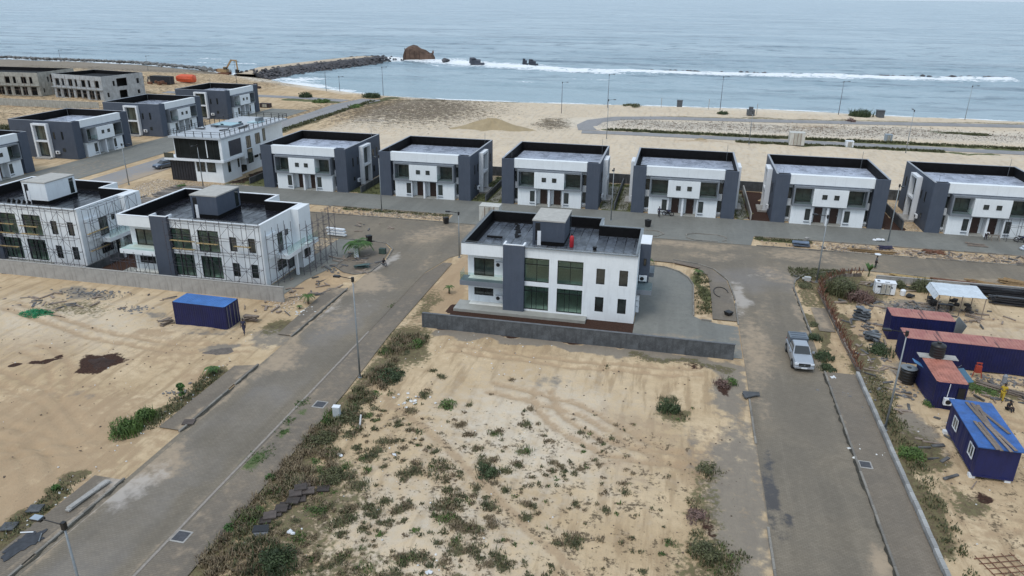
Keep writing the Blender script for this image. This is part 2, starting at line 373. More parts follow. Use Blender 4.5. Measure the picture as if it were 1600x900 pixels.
    add('soil', rect(X, Y, -70.9, -64.5, 69.8, 90, .4)); add('soil', rect(X, Y, -95, -44.9, 69.7, 73.4, .3)); add('org', rect(X, Y, -27, -22.4, 67.5, 90, 1.5, .85)); add('veg', ell(X, Y, -26, 72, 1.5, 6, 0, .6))
    # left plot
    add('soil', ell(X, Y, -50.6, 51.4, 2.2, 1.7, .2, 1.0)); add('soil', ell(X, Y, -55.6, 51.0, 1.0, .55, .3, .9)); add('soil', ell(X, Y, -58, 50.0, .9, .6, .1, .9))
    add('org', ell(X, Y, -45.5, 55.5, 5.0, 4.5, .3, .58)); add('org', ell(X, Y, -51, 58.5, 2.6, 1.4, .2, .72)); add('org', ell(X, Y, -39, 51, 2.6, 3.6, 0, .85))
    add('org', ell(X, Y, -47, 41, 10, 7, 0, .8)); add('org', ell(X, Y, -42, 31, 5, 6, 0, .85)); add('org', ell(X, Y, -44, 37, 7, 6, 0, .75)); add('org', ell(X, Y, -60, 52, 9, 6, 0, .5)); add('org', ell(X, Y, -55, 36, 8, 7, 0, .6)); add('gry', ell(X, Y, -49, 46, 3, 1.4, .3, .45)); add('gry', ell(X, Y, -45, 60, 3.5, 1.2, .2, .55)); add('gry', ell(X, Y, -42, 57.2, 1.6, .9, .2, .95)); add('gry', ell(X, Y, -53, 62.6, 2.0, .9, .1, .6))
    add('veg', band(X, Y, [(-39.8, 43.5), (-39.4, 48), (-38.6, 53)], .9, .9)); add('veg', ell(X, Y, -63, 62, 6, 3, .1, .55)); add('gry', ell(X, Y, -65, 66, 5, 1.8, 0, .7))
    add('veg', band(X, Y, [(-40, 28), (-39.5, 33), (-40, 36)], 1.1, .85)); add('gry', ell(X, Y, -38.5, 61, 2.6, 3.5, 0, .7)); add('veg', ell(X, Y, -39.3, 63.2, 1.6, 1.6, 0, .75))
    add('org', rect(X, Y, -43, -38, 68.5, 80, 1.5, .9)); add('rub', ell(X, Y, -41, 69, 2, 3, 0, .7)); add('gry', ell(X, Y, -38, 30, 1.6, 2.4, 0, .9))
    # between villas and road, behind villa B
    add('gry', rect(X, Y, -99, -41, 84, 92, 1, .6)); add('rub', rect(X, Y, -95, -66, 92, 118, 3, .8)); add('org', rect(X, Y, -90, -66, 86, 96, 2, .7))
    # right yard
    add('veg', ell(X, Y, 21.5, 90, 4.5, 5, 0, .9)); add('veg', band(X, Y, [(19, 42), (19.4, 60), (19.2, 75), (19, 88)], 1.2, .8)); add('veg', band(X, Y, [(24, 92), (40, 90.6)], 1.2, .7))
    add('gry', ell(X, Y, 28, 84.5, 4.5, 2.2, 0, .85)); add('org', ell(X, Y, 20.5, 78, 1.8, 4, 0, .75)); add('org', ell(X, Y, 33, 78, 5, 5, 0, .45)); add('org', ell(X, Y, 25, 45, 7, 6, 0, .5))
    add('veg', ell(X, Y, 29.5, 66, 4, 1.6, -.2, .85)); add('gry', ell(X, Y, 21.3, 57, 1.4, 4, 0, .8)); add('gry', rect(X, Y, 26.5, 28, 58, 64, .8, .9)); add('veg', ell(X, Y, 20.6, 54, 1.4, 4, 0, .7))
    add('veg', ell(X, Y, 22, 48, 1.6, 1.6, 0, .7)); add('soil', ell(X, Y, 23.2, 49.3, .9, .5, .3, .7)); add('spk', rect(X, Y, 20, 45, 25, 60, 3, .35)); add('gry', ell(X, Y, 22.5, 67.5, 2, 2.5, 0, .7))
    add('org', rect(X, Y, 16.2, 18, 66, 76, .5, .5)); add('veg', rect(X, Y, 15.4, 16.8, 66.5, 80, .6, .8)); add('veg', rect(X, Y, 15.4, 18, 82, 90, .6, .6)); add('veg', ell(X, Y, 19.5, 92, 4, 2.4, 0, .9)); add('veg', rect(X, Y, 15.4, 24, 88.5, 97, 1, .75)); add('rub', ell(X, Y, 19.5, 66, 2, 4, 0, .6))
    # verges along the front drive and gardens between the duplexes
    for x0, x1 in ((-56, -33.5), (12.3, 75)): add('org', rect(X, Y, x0, x1, 103.5, 107.8, .6, .62)); add('rub', rect(X, Y, x0 + 8, x1, 103.5, 107.8, .6, .75))
    add('grn', rect(X, Y, 12.2, 20, 106.2, 107.6, .5, .9)); add('grn', rect(X, Y, -52, -34, 106.3, 107.6, .5, .7)); add('org', rect(X, Y, -1.5, 4.2, 102, 107, .8, .5))
    for x0, x1 in ((-79, -71.4), (-55.2, -49.2), (-33.2, -27.7), (-11.7, -6.3), (9.7, 12.5)): add('grn', rect(X, Y, x0, x1, 116.4, 135.5, .4, .9))
    add('soil', rect(X, Y, 12.5, 15.6, 116, 135.5, .3, 1)); add('soil', rect(X, Y, 31.4, 34.6, 116, 135.5, .3, .9)); add('rub', rect(X, Y, 34.6, 37.4, 116, 135.5, .5, .7)); add('soil', rect(X, Y, -79, -76, 117, 135, .4, .8))
    add('grn', ell(X, Y, 4.6, 85, 1.0, 9, 0, .62)); add('org', rect(X, Y, 3.6, 5.5, 75, 90, .3, .62)); add('org', rect(X, Y, -2, 9.5, 66.9, 75.2, .8, .8)); add('gry', rect(X, Y, 0, 8, 67, 71, 2, .55))
    # beach
    add('spk', ell(X, Y, -80, 215, 26, 30, 0, .85)); add('spk', ell(X, Y, -105, 200, 10, 30, 0, .6)); add('veg', band(X, Y, [(-97, 230), (-70, 238), (-40, 243)], 3, .62))
    add('veg', band(X, Y, [(-97, 150), (-97, 200), (-99, 225)], 1.8, .8)); add('grn', band(X, Y, [(-98, 205), (-97, 222), (-94, 240)], 2.2, .95)); add('grn', band(X, Y, [(-108, 222), (-125, 224)], 2.4, .95))
    add('lit', band(X, Y, [(-22, 204), (10, 206), (95, 212), (200, 220)], 14, 1)); add('rub', band(X, Y, [(-14, 206), (10, 206), (95, 210), (200, 216)], 13, .78)); add('spk', band(X, Y, [(-10, 207), (60, 212)], 9, .5))
    add('grn', band(X, Y, [(-18, 194.2), (0, 194), (40, 193.8), (200, 191)], 1.3, 1)); add('grn', band(X, Y, [(14, 186), (36, 185.5), (70, 185)], 1.0, .9)); add('grn', ell(X, Y, 72, 213, 7, 2, 0, .95))
    add('org', ell(X, Y, 36, 214, 8, 5, 0, .6)); add('org', ell(X, Y, 5, 183, 12, 2, 0, .6)); add('spk', ell(X, Y, -33, 199, 5, 9, 0, .8)); add('rub', ell(X, Y, -20, 205, 4, 12, 0, .8))
    add('veg', band(X, Y, [(-5, 222), (60, 231), (120, 240)], 1.4, .6)); add('lit', rect(X, Y, -90, 200, 136, 250, 8, .62)); add('rub', ell(X, Y, -82, 190, 10, 2.5, 0, .8))
    # far left
    add('spk', rect(X, Y, -300, -142, 110, 300, 10, .5)); add('veg', ell(X, Y, -166, 152, 8, 9, 0, .9)); add('org', rect(X, Y, -230, -150, 185, 192, 3, .7)); add('gry', rect(X, Y, -500, -185, 285, 330, 14, .8))
    add('org', ell(X, Y, -150, 262, 25, 8, -.4, .5)); add('lit', band(X, Y, [(-175, 285), (-142, 264), (-100, 246), (0, 246), (200, 246)], 7, 1)); add('soil', ell(X, Y, -190, 175, 20, 1.6, 0, .5))
    return M
def set_masks(me, X, Y, fn):
    M = fn(X, Y)
    for nm, ks in (('mA', ('org', 'veg', 'gry', 'soil')), ('mB', ('rub', 'grn', 'spk', 'lit'))):
        a = me.color_attributes.new(nm, 'FLOAT_COLOR', 'POINT')
        a.data.foreach_set('color', np.stack([M[k] for k in ks], -1).astype(np.float32).ravel())
def ground_mat():
    k = NT('sand_ground'); o, v, g, s = k.attr('mA'); ru, gr, sp, li = k.attr('mB')
    n1 = k.noise(.11, 6, .6); n2 = k.noise(1.1, 5, .62); n3 = k.noise(9, 4, .65); n4 = k.noise(2.7, 6, .7)
    tr = k.noise(.9, 4, .6, stretch=(1.1, .16, 1), off=(0, 0, -.35))
    c = k.mix(k.ramp(n1, .35, .65), (.48, .355, .215), (.61, .475, .31))
    c = k.mix(k.ramp(n2, .35, .7, 0, .55), c, (.41, .295, .175)); c = k.mix(k.ramp(tr, .48, .64, 0, .7), c, (.33, .235, .14))
    c = k.mix(k.ramp(n3, .5, .8, 0, .35), c, (.30, .22, .14))
    c = k.mix(k.math('MULTIPLY', k.ramp(k.math('ADD', li, k.math('MULTIPLY', k.math('SUBTRACT', n2, .5), 1.)), .15, .95), .85), c, k.mix(n3, (.58, .52, .42), (.70, .63, .53)))
    def fac(m, nz, w=.9, lo=.42, hi=.58): return k.ramp(k.math('ADD', m, k.math('MULTIPLY', k.math('SUBTRACT', nz, .5), w)), lo, hi)
    c = k.mix(k.math('MULTIPLY', fac(o, n2, 1.2, .35, .75), .8), c, k.mix(n4, (.37, .255, .155), (.41, .30, .19)))
    c = k.mix(k.math('MULTIPLY', fac(g, n2, .9, .4, .7), .85), c, k.mix(n4, (.16, .145, .125), (.25, .225, .19)))
    c = k.mix(k.math('MULTIPLY', fac(v, n4, 1.1, .4, .62), .9), c, k.mix(k.ramp(n4, .4, .6), (.085, .065, .038), (.135, .125, .06)))
    c = k.mix(k.math('MULTIPLY', fac(gr, n4, .8, .4, .6), .95), c, k.mix(n3, (.055, .075, .025), (.13, .14, .06)))
    c = k.mix(fac(s, n4, .55, .42, .55), c, k.mix(k.ramp(n3, .3, .7), (.026, .015, .011), (.075, .038, .026)))
    sk = k.math('ADD', k.math('MULTIPLY', k.noise(.75, 3, .6), .45), k.math('MULTIPLY', k.noise(3.6, 5, .7), .55)); f = k.ramp(k.math('ADD', k.math('MULTIPLY', sp, .26), sk), .62, .70); c = k.mix(k.math('MULTIPLY', f, .85), c, (.085, .065, .04))
    rk = k.noise(3.2, 4, .75); f = k.ramp(k.math('ADD', k.math('MULTIPLY', ru, .30), rk), .74, .80); c = k.mix(f, c, (.10, .085, .07))
    rk = k.noise(4.1, 3, .75, off=(0, .4, 1.)); f = k.ramp(k.math('ADD', k.math('MULTIPLY', ru, .28), rk), .78, .84); c = k.mix(f, c, (.62, .58, .54))
    h = k.math('ADD', k.math('MULTIPLY', n3, .35), k.math('ADD', n4, k.math('MULTIPLY', tr, 1.2))); k.bump(h, .55, .16)
    return k.out(c, .92, 0, .2)
GROUND = ground_mat()
def tensor_sheet(name, xs, ys, hfn, mat, fn=None, kind='structure'):
    X, Y = np.meshgrid(xs, ys); nx, ny = len(xs), len(ys); Z = hfn(X, Y)
    me = bpy.data.meshes.new(name); V = np.stack([X, Y, Z], -1).reshape(-1, 3)
    i = (np.arange(ny - 1)[:, None] * nx + np.arange(nx - 1)[None]).ravel(); F = np.stack([i, i + 1, i + nx + 1, i + nx], -1)
    me.vertices.add(len(V)); me.vertices.foreach_set('co', V.ravel().astype(np.float32))
    me.loops.add(F.size); me.loops.foreach_set('vertex_index', F.ravel().astype(np.int32))
    me.polygons.add(len(F)); me.polygons.foreach_set('loop_start', np.arange(0, F.size, 4, dtype=np.int32))
    me.polygons.foreach_set('use_smooth', np.ones(len(F), bool)); me.update(calc_edges=True)
    if fn: set_masks(me, X.ravel(), Y.ravel(), fn)
    o = link(name, me, mat); o['kind'] = kind; return o
def span(*segs):
    out = []
    for a, b, st in segs: out += list(np.arange(a, b, st))
    return np.array(out + [segs[-1][1]])
gx = span((-1200, -360, 60), (-360, -130, 2.), (-130, -92, .8), (-92, 50, .33), (50, 130, 1.5), (130, 1200, 60))
gy = span((-60, 20, 4), (20, 72, .33), (72, 140, .8), (140, 300, 1.1), (300, 420, 4))
tensor_sheet('ground', gx, gy, terrain_h, GROUND, ground_masks)

def pave_masks(X, Y):
    z = np.zeros_like(X); M = {k: z.copy() for k in ('org', 'veg', 'gry', 'soil', 'rub', 'grn', 'spk', 'lit')}
    def add(k, m): M[k] = np.maximum(M[k], m)
    X0_, Y0_ = X, Y
    X = X0_ + (vnoise(X0_, Y0_, 2.4, 31) - .5) * 1.6; Y = Y0_ + (vnoise(X0_, Y0_, 2.1, 33) - .5) * 2.6
    add('org', band(X, Y, [(-36.2, 18), (-36.3, 55), (-36.2, 76)], .7, .75)); add('org', ell(X, Y, -35, 39, 2.2, 3.2, 0, .8)); add('org', ell(X, Y, -35.5, 56.5, 2.6, 4, 0, .85))
    add('org', ell(X, Y, -36, 77, 4.2, 3.5, 0, .95)); add('org', ell(X, Y, -31.5, 76, 1.6, 1.2, 0, .7)); add('org', ell(X, Y, -33.5, 97, 6, 3, .9, .7)); add('org', ell(X, Y, -30, 101, 8, 2, .2, .65))
    add('org', band(X, Y, [(-29.5, 20), (-29.4, 50), (-29.1, 62)], .4, .62)); add('org', ell(X, Y, 9.6, 70, 2.0, 9, 0, .78)); add('org', ell(X, Y, 3, 101.5, 8, 2.4, 0, .75)); add('org', ell(X, Y, 18, 101, 6, 3, 0, .72))
    add('org', band(X, Y, [(15.2, 66), (15.1, 92)], .6, .7)); add('org', ell(X, Y, 13.5, 92, 3, 5, 0, .62)); add('org', ell(X, Y, 14.4, 40.3, .9, 1.6, 0, 1)); add('org', ell(X, Y, -.3, 68.4, 1.4, .8, 0, 1)); add('org', ell(X, Y, 3, 69.3, 5, 1.8, 0, .7))
    add('org', rect(X, Y, -120, -94, 95, 130, 6, .5)); add('org', ell(X, Y, -97, 118, 3, 12, 0, .9)); add('org', ell(X, Y, -70, 98, 10, 3, 0, .6)); add('org', ell(X, Y, 40, 96, 14, 1.0, 0, .7)); add('org', rect(X, Y, 15.4, 18.2, 75, 88, .8, .7))
    add('lit', ell(X, Y, 8.8, 83, 1.1, 5, 0, .9)); add('lit', ell(X, Y, -35.3, 84, .9, 4, 0, .9)); add('lit', ell(X, Y, -35.4, 36, 1.6, 3.4, 0, .85)); add('lit', ell(X, Y, -35.9, 67, .8, 5, 0, .8)); add('lit', ell(X, Y, 12, 91, 5, 1, .5, .5)); add('org', ell(X, Y, 9.2, 60, 1.2, 6, 0, .6)); add('org', ell(X, Y, 24, 99.5, 6, 2.4, 0, .6)); add('org', ell(X, Y, 6, 97, 6, 1.6, .2, .62)); add('org', ell(X, Y, 11.5, 80, 1.5, 8, 0, .5)); add('lit', ell(X, Y, -32, 70, 3, 5, 0, .42)); add('org', rect(X, Y, 12.5, 60, 104, 107.5, 1, .2)); add('org', ell(X, Y, -34, 66, 2, 5, 0, .6)); add('org', ell(X, Y, -30.6, 85, 1.3, 5, 0, .6))
    add('spk', ell(X, Y, 10.4, 56, 2, 20, 0, .4)); add('soil', ell(X, Y, 8.7, 46, .7, 4.4, 0, .8)); add('gry', ell(X, Y, 12, 90, 7, 6, 0, .6)); add('gry', rect(X, Y, -36, -30, 18, 80, 2, .5))
    add('org', rect(X, Y, -29.2, -26, 18, 80, .6, .45)); add('org', rect(X, Y, 15.5, 18.2, 20, 66, .6, .3))
    for cx, cy in ((9.0, 44.2), (10.9, 47.4), (10.6, 50), (9.9, 42.6)): add('soil', ell(X, Y, cx, cy, .35, .3, 0, .7))
    add('grn', ell(X, Y, -28.6, 48.8, .5, .8, 0, .7)); add('grn', ell(X, Y, -28.6, 44.8, .5, .9, 0, .7)); add('grn', ell(X, Y, -28.4, 41.2, .9, .9, 0, .7)); add('org', rect(X, Y, -30, 5, 185, 235, 8, .2))
    return M
def pave_mat(name, base, var, joint=.5, wet=.5):
    k = NT(name); o, v, g, s = k.attr('mA'); ru, gr, sp, li = k.attr('mB')
    br = k.n('ShaderNodeTexBrick'); k.l(k.pos(), br.inputs[0]); br.inputs['Scale'].default_value = 1.
    br.inputs['Brick Width'].default_value = .30; br.inputs['Row Height'].default_value = .15; br.inputs['Mortar Size'].default_value = .014
    br.inputs['Color1'].default_value = (.35, .35, .35, 1); br.inputs['Color2'].default_value = (.62, .62, .62, 1); br.inputs['Mortar'].default_value = (0, 0, 0, 1)
    tm = k.noise(.42, 3, .5, stretch=(1, .05, 1)); n1 = k.noise(.13, 6, .6); n2 = k.noise(1.2, 6, .66); n3 = k.noise(9, 4, .7); ln = k.noise(.8, 4, .6, stretch=(1.8, .12, 1))
    c = k.mix(k.ramp(n1, .35, .65), tuple(b * (1 - var) for b in base), tuple(b * (1 + var) for b in base))
    c = k.mix(k.ramp(n2, .42, .72, 0, .45), c, tuple(b * .72 for b in base)); c = k.mix(k.ramp(ln, .52, .75, 0, .35), c, tuple(b * 1.28 for b in base))
    c = k.mix(k.ramp(n3, .5, .8, 0, .3), c, tuple(b * .6 for b in base)); c = k.mix(k.ramp(tm, .50, .62, 0, .28), c, tuple(b * .66 for b in base)); c = k.mix(k.ramp(k.noise(2.3, 6, .8), .66, .74, 0, .5), c, tuple(b * .5 for b in base))
    bw = k.n('ShaderNodeRGBToBW'); k.l(br.outputs[0], bw.inputs[0])
    m = k.n('ShaderNodeMix', data_type='RGBA', blend_type='MULTIPLY'); m.inputs[0].default_value = joint
    k.l(c, m.inputs[6]); k.l(k.mix(bw.outputs[0], (.45, .44, .42), (1.5, 1.5, 1.5)), m.inputs[7]); c = m.outputs[2]
    def fac(m_, nz, w=.9, lo=.42, hi=.58): return k.ramp(k.math('ADD', m_, k.math('MULTIPLY', k.math('SUBTRACT', nz, .5), w)), lo, hi)
    c = k.mix(k.math('MULTIPLY', fac(g, n1, .9, .35, .8), .5), c, (.185, .185, .195))
    c = k.mix(k.math('MULTIPLY', fac(o, n2, 1.3, .38, .95), .85), c, k.mix(n3, (.33, .25, .17), (.43, .34, .24)))
    c = k.mix(k.math('MULTIPLY', fac(li, n2, 1.2, .4, .9), .75), c, (.44, .40, .36))
    c = k.mix(k.math('MULTIPLY', fac(s, n2, 1., .4, .7), .8), c, (.05, .052, .06))
    c = k.mix(k.math('MULTIPLY', fac(gr, n3, 1., .4, .6), .9), c, (.075, .11, .03))
    k.bump(k.math('ADD', bw.outputs[0], n3), .25, .015)
    return k.out(c, k.ramp(n1, .4, .6, .62, .85), 0, .35)
ROAD = pave_mat('road_pavers', (.205, .174, .132), .14)
PAVE = pave_mat('pavement_pavers', (.19, .16, .125), .14)
DRIVE = pave_mat('driveway_pavers', (.20, .20, .18), .10, .35)
BROAD = pave_mat('coast_road', (.27, .265, .265), .08, .2)
def inside(P, x, y):
    c = False; n = len(P); j = n - 1
    for i in range(n):
        if (P[i][1] > y) != (P[j][1] > y) and x < (P[j][0] - P[i][0]) * (y - P[i][1]) / (P[j][1] - P[i][1]) + P[i][0]: c = not c
        j = i
    return c
def sheet(name, P, z, mat, res=.7, fn=pave_masks, thick=None):
    xs = [p[0] for p in P]; ys = [p[1] for p in P]
    pts = [Vector(p) for p in P]; n = len(pts)
    x = min(xs) + res * .37
    while x < max(xs):
        y = min(ys) + res * .41
        while y < max(ys):
            if inside(P, x, y): pts.append(Vector((x, y)))
            y += res
        x += res
    r = delaunay_2d_cdt(pts, [], [list(range(n))], 1, 1e-4)
    V = np.array([(v.x, v.y, z) for v in r[0]]); me = bpy.data.meshes.new(name)
    me.from_pydata([tuple(v) for v in V], [], [tuple(f) for f in r[2]]); me.update()
    if me.polygons and me.polygons[0].normal.z < 0: me.flip_normals()
    if fn: set_masks(me, V[:, 0], V[:, 1], fn)
    o = link(name, me, mat); o['kind'] = 'structure'; return o
def ribbon(name, P, w, z, mat, res=1.5):
    Lf, Rt = [], []
    for i, p in enumerate(P):
        a = Vector(P[max(i - 1, 0)]); b = Vector(P[min(i + 1, len(P) - 1)]); d = (b - a).normalized(); nrm = Vector((-d.y, d.x)) * w / 2
        Lf.append(tuple(Vector(p) + nrm)); Rt.append(tuple(Vector(p) - nrm))
    return sheet(name, Lf + Rt[::-1], z, mat, res)

sheet('road', [(-36.3, 16), (-36.3, 79.6), (-35.8, 85.5), (-36.5, 89.5), (-38.2, 91.6), (-41, 92.2), (-44, 92.1), (-97, 91.6), (-97, 103.5), (70, 103.5), (70, 91.6), (42.3, 93.8), (28.7, 96.2), (24.2, 96.3), (20.8, 94.9), (17.1, 92.8), (15.8, 90.4), (15.4, 87.5), (15.4, 16),
               (8.2, 16), (8.2, 83), (7.7, 88.4), (6.1, 92.1), (4.2, 93.6), (.9, 94.5), (-20, 94.5), (-25, 92.5), (-28, 88), (-29.3, 82), (-29.3, 16)], .03, ROAD)
sheet('pavement', [(-29.22, 16), (-29.22, 81.5), (-28.2, 86), (-27, 86), (-26.9, 64), (-26.3, 52), (-26.1, 16)], .075, PAVE)
sheet('pavement', [(15.48, 16), (15.48, 65.9), (18.05, 65.9), (18.05, 16)], .11, PAVE)
sheet('pavement', [(16.4, 75.5), (16.4, 82), (18.0, 82), (18.0, 75.5)], .05, PAVE)
sheet('pavement', [(5.5, 75.8), (5.5, 84), (5.3, 89), (4.2, 91.6), (1.5, 93.2), (-2, 93.4), (-2, 94.3), (.9, 94.3), (4.1, 93.4), (5.9, 91.9), (7.5, 88.3), (8.0, 83), (8.05, 75.8)], .10, PAVE)
sheet('pavement', [(-38.7, 16), (-38.7, 36.6), (-36.5, 36.6), (-36.5, 16)], .09, PAVE)
sheet('pavement', [(-38.4, 43.2), (-38.4, 54), (-36.5, 54.6), (-36.5, 43.2)], .09, PAVE)
sheet('pavement', [(-38.0, 61.2), (-38.6, 74.2), (-36.5, 74.6), (-36.5, 61.2)], .09, PAVE)
sheet('pavement', [(-41.0, 81.2), (-40.9, 91.9), (-38.4, 91.4), (-36.8, 89.3), (-36.1, 85.4), (-36.1, 80.5), (-37.6, 79.4), (-39.2, 79.8)], .09, PAVE)
sheet('driveway', [(-45.6, 70.5), (-45.6, 92), (-41.2, 92), (-41.3, 81), (-42.5, 76), (-42.8, 70.5)], .04, DRIVE)
sheet('driveway', [(-2.7, 66.9), (-2.7, 91.6), (0, 91.4), (1.7, 90.2), (2.9, 88.2), (3.4, 85.8), (3.45, 76.3), (4.3, 75.5), (6, 74.8), (8.1, 74.5), (8.1, 66.9)], .035, DRIVE)
sheet('driveway', [(-79, 107.8), (-79, 116.6), (75, 116.6), (75, 107.9), (12.2, 107.9), (11.5, 103.56), (-33.3, 103.56), (-33.5, 107.8)], .04, DRIVE, 1.)
sheet('driveway', [(-119.6, 96), (-119.6, 204), (-107.5, 204), (-107.5, 96)], .04, DRIVE, 1.5)
ribbon('road', [(-101, 103.6), (-101, 120), (-101, 160), (-101, 200), (-102, 216), (-99, 232)], 8, .034, BROAD)
ribbon('road', [(-105.6, 226), (-120, 228.5), (-140, 229.5), (-175, 229)], 5, .038, BROAD)
ribbon('road', [(-24, 189.2), (-15, 190), (0, 190), (40, 189.6), (120, 188)], 4.6, .05, BROAD)
ribbon('road', [(-22.5, 192.2), (-24, 200), (-22.5, 208), (-17, 214.5), (-5, 218.5), (20, 221), (55, 226), (95, 232), (200, 246)], 5.6, .045, BROAD)

# ------------------------------------------------------------------ sea
def sea_mat():
    k = NT('sea_water'); o, v, g, s = k.attr('mA')
    n1 = k.noise(.012, 6, .6, stretch=(.35, 1, 1), off=(0, 0, .05)); n2 = k.noise(.09, 6, .65, stretch=(.45, 1, 1)); n3 = k.noise(.7, 5, .65, stretch=(.6, 1, 1)); n4 = k.noise(2.6, 4, .7)
    c = k.mix(k.ramp(n1, .38, .62), (.23, .33, .385), (.33, .43, .48)); c = k.mix(k.ramp(n2, .50, .68, 0, .8), c, (.06, .115, .155)); c = k.mix(k.ramp(k.noise(.045, 5, .6, stretch=(.12, 1, 1), off=(0, 0, .06)), .54, .66, 0, .6), c, (.05, .10, .14)); c = k.mix(k.math('MULTIPLY', v, .8), c, (.28, .39, .435))
    f = k.ramp(k.math('ADD', o, k.math('MULTIPLY', k.ramp(o, .0, .35), k.math('MULTIPLY', k.math('SUBTRACT', k.math('ADD', k.math('MULTIPLY', n3, .45), k.math('MULTIPLY', k.noise(.13, 6, .7, stretch=(.4, 1, 1)), .55)), .5), 5.5))), .38, .80)
    cap = k.ramp(k.noise(.05, 6, .8, stretch=(.3, 1, 1)), .72, .76, 0, .5); f = k.math('MAXIMUM', f, cap)
    c = k.mix(f, c, (.80, .84, .86)); h = k.math('ADD', k.math('MULTIPLY', n2, 1.6), k.math('ADD', k.math('MULTIPLY', n3, .45), k.math('MULTIPLY', n4, .12))); k.bump(h, .9, 1.5)
    return k.out(c, k.mix(f, (.22, .22, .22), (.8, .8, .8)), 0, .5)
BREAK = [(-168, 405), (-150, 402), (-129, 399), (-108, 388), (-86, 382), (-60, 374), (-32, 369.5), (5, 371), (39, 374), (95, 378), (146, 388)]
def sea_masks(X, Y):
    z = np.zeros_like(X); w_ = np.interp(X, [-160, -120, -60, 0, 146, 150], [9, 13, 8, 3.8, 6.5, 2]); d = seg_d(X, Y - 0, BREAK)
    f = np.clip(.98 - d / w_ * .42, 0, 1.); f = np.maximum(f, .50 * np.clip(1 - np.abs(seg_d(X, Y, [(p[0], p[1] - 9) for p in BREAK[1:6]])) / 10, 0, 1))
    dc = Y - coast_y(X); f = np.maximum(f, np.clip(1.0 - np.abs(dc - 1.0) / 1.8, 0, 1) * .8)
    f = np.maximum(f, np.where(X < -118, np.clip(1.15 - np.abs(dc - 2.5) / 6, 0, 1) * .9, 0)); f = np.maximum(f, ell(X, Y, -157, 290, 9, 11, .4, .7)); f = np.maximum(f, ell(X, Y, -40, 330, 8, 2.2, 0, .5)); f = np.maximum(f, ell(X, Y, -100, 372, 24, 5, -.2, .55)); f = np.maximum(f, ell(X, Y, -230, 352, 16, 2.5, .05, .5))
    f = np.maximum(f, ell(X, Y, -66, 312, 5, 1.4, 0, .62)); f = np.maximum(f, ell(X, Y, -252, 372, 7, 2, 0, .55)); f = np.maximum(f, np.clip(1 - seg_d(X, Y, [(-178, 395), (-150, 398)]) / 8, 0, .6))
    lag = np.clip((375 - Y) / 90, 0, 1) * np.clip((120 - X) / 160, 0, 1) * np.clip((X + 175) / 20, 0, 1)
    return {'org': f, 'veg': lag, 'gry': z, 'soil': z, 'rub': z, 'grn': z, 'spk': z, 'lit': z}
def sea_h(X, Y):
    a = np.clip((Y - 262) / 40, 0.1, 1) * np.clip((700 - Y) / 100, 0, 1)
    sw = (vnoise(X * .22 + 40, Y, 9, 11) - .5) * .9 + (vnoise(X * .5, Y, 3.2, 12) - .5) * .5 + (vnoise(X, Y, 1.7, 13) - .5) * .22
    br = .9 * np.exp(-(seg_d(X, Y, [(p[0], p[1] + 3) for p in BREAK]) / 3.) ** 2)
    return -1.5 + a * (sw + br)
sx = span((-9000, -420, 900), (-420, -300, 6), (-300, 260, 1.6), (260, 420, 8), (420, 9000, 900)); sy = span((236, 460, 1.0), (460, 720, 3.5), (720, 1500, 60), (1500, 16000, 1400))
tensor_sheet('sea', sx, sy, sea_h, sea_mat(), sea_masks)
tensor_sheet('sea_bed', np.array([-9000., 9000.]), np.array([200., 16000.]), lambda X, Y: X * 0 - 7.5, pm('sea_bed', (.2, .17, .12)), None)

# ------------------------------------------------------------------ building kit
def TF(o, ud, nd):
    """facade frame: u along the wall, z up, d outward"""
    return lambda u, z, d: (o[0] + ud[0] * u + nd[0] * d, o[1] + ud[1] * u + nd[1] * d, z)
FRONT = lambda y: TF((0, y), (1, 0), (0, -1))
RIGHTW = lambda x: TF((x, 0), (0, 1), (1, 0))
LEFTW = lambda x: TF((x, 0), (0, 1), (-1, 0))
def window(parent, T, u0, u1, z0, z1, mull=(), trans=(), fr=.06, dep=.06, name='window', mf=None, mg=None, d=0., cut=False):
    """frame proud of the wall, pane set back inside it; pane is a child of the frame"""
    f = MB(); a, b = d - (.10 if cut else 0), d + dep
    f.tbox(T, u0, u1, z0, z0 + fr, a, b).tbox(T, u0, u1, z1 - fr, z1, a, b).tbox(T, u0, u0 + fr, z0 + fr, z1 - fr, a, b).tbox(T, u1 - fr, u1, z0 + fr, z1 - fr, a, b)
    for m in mull: f.tbox(T, m - fr * .4, m + fr * .4, z0 + fr, z1 - fr, a, b - .01)
    for t in trans: f.tbox(T, u0 + fr, u1 - fr, t - fr * .4, t + fr * .4, a, b - .015)
    fo = f.build(name, mf or FRAME, parent)
    p = MB(); p.tbox(T, u0 + fr * .5, u1 - fr * .5, z0 + fr * .5, z1 - fr * .5, d - (.06 if cut else -.004), d - (.04 if cut else -.016)); p.build('pane', mg or GLASSD, fo)
    return fo
def wall_holes(mb, T, u0, u1, z0, z1, holes, th=.2, mi=0):
    us = sorted({u0, u1, *[h[0] for h in holes], *[h[1] for h in holes]})
    for a, b in zip(us[:-1], us[1:]):
        zs = z0
        for h in sorted([h for h in holes if h[0] < (a + b) / 2 < h[1]], key=lambda h: h[2]):
            if h[2] > zs: mb.tbox(T, a, b, zs, h[2], -th, 0, mi)
            zs = h[3]
        if zs < z1: mb.tbox(T, a, b, zs, z1, -th, 0, mi)
def ac_unit(parent, T, u, z):
    m = MB(); m.tbox(T, u, u + .85, z, z + .6, .06, .38); o = m.build('air_conditioner', WHITE2, parent)
    g = MB(); c = T(u + .32, z + .3, .385); c2 = T(u + .32, z + .3, .40); g.tube(c, c2, .22, n=12); g.build('fan_grille', BLACK, o)

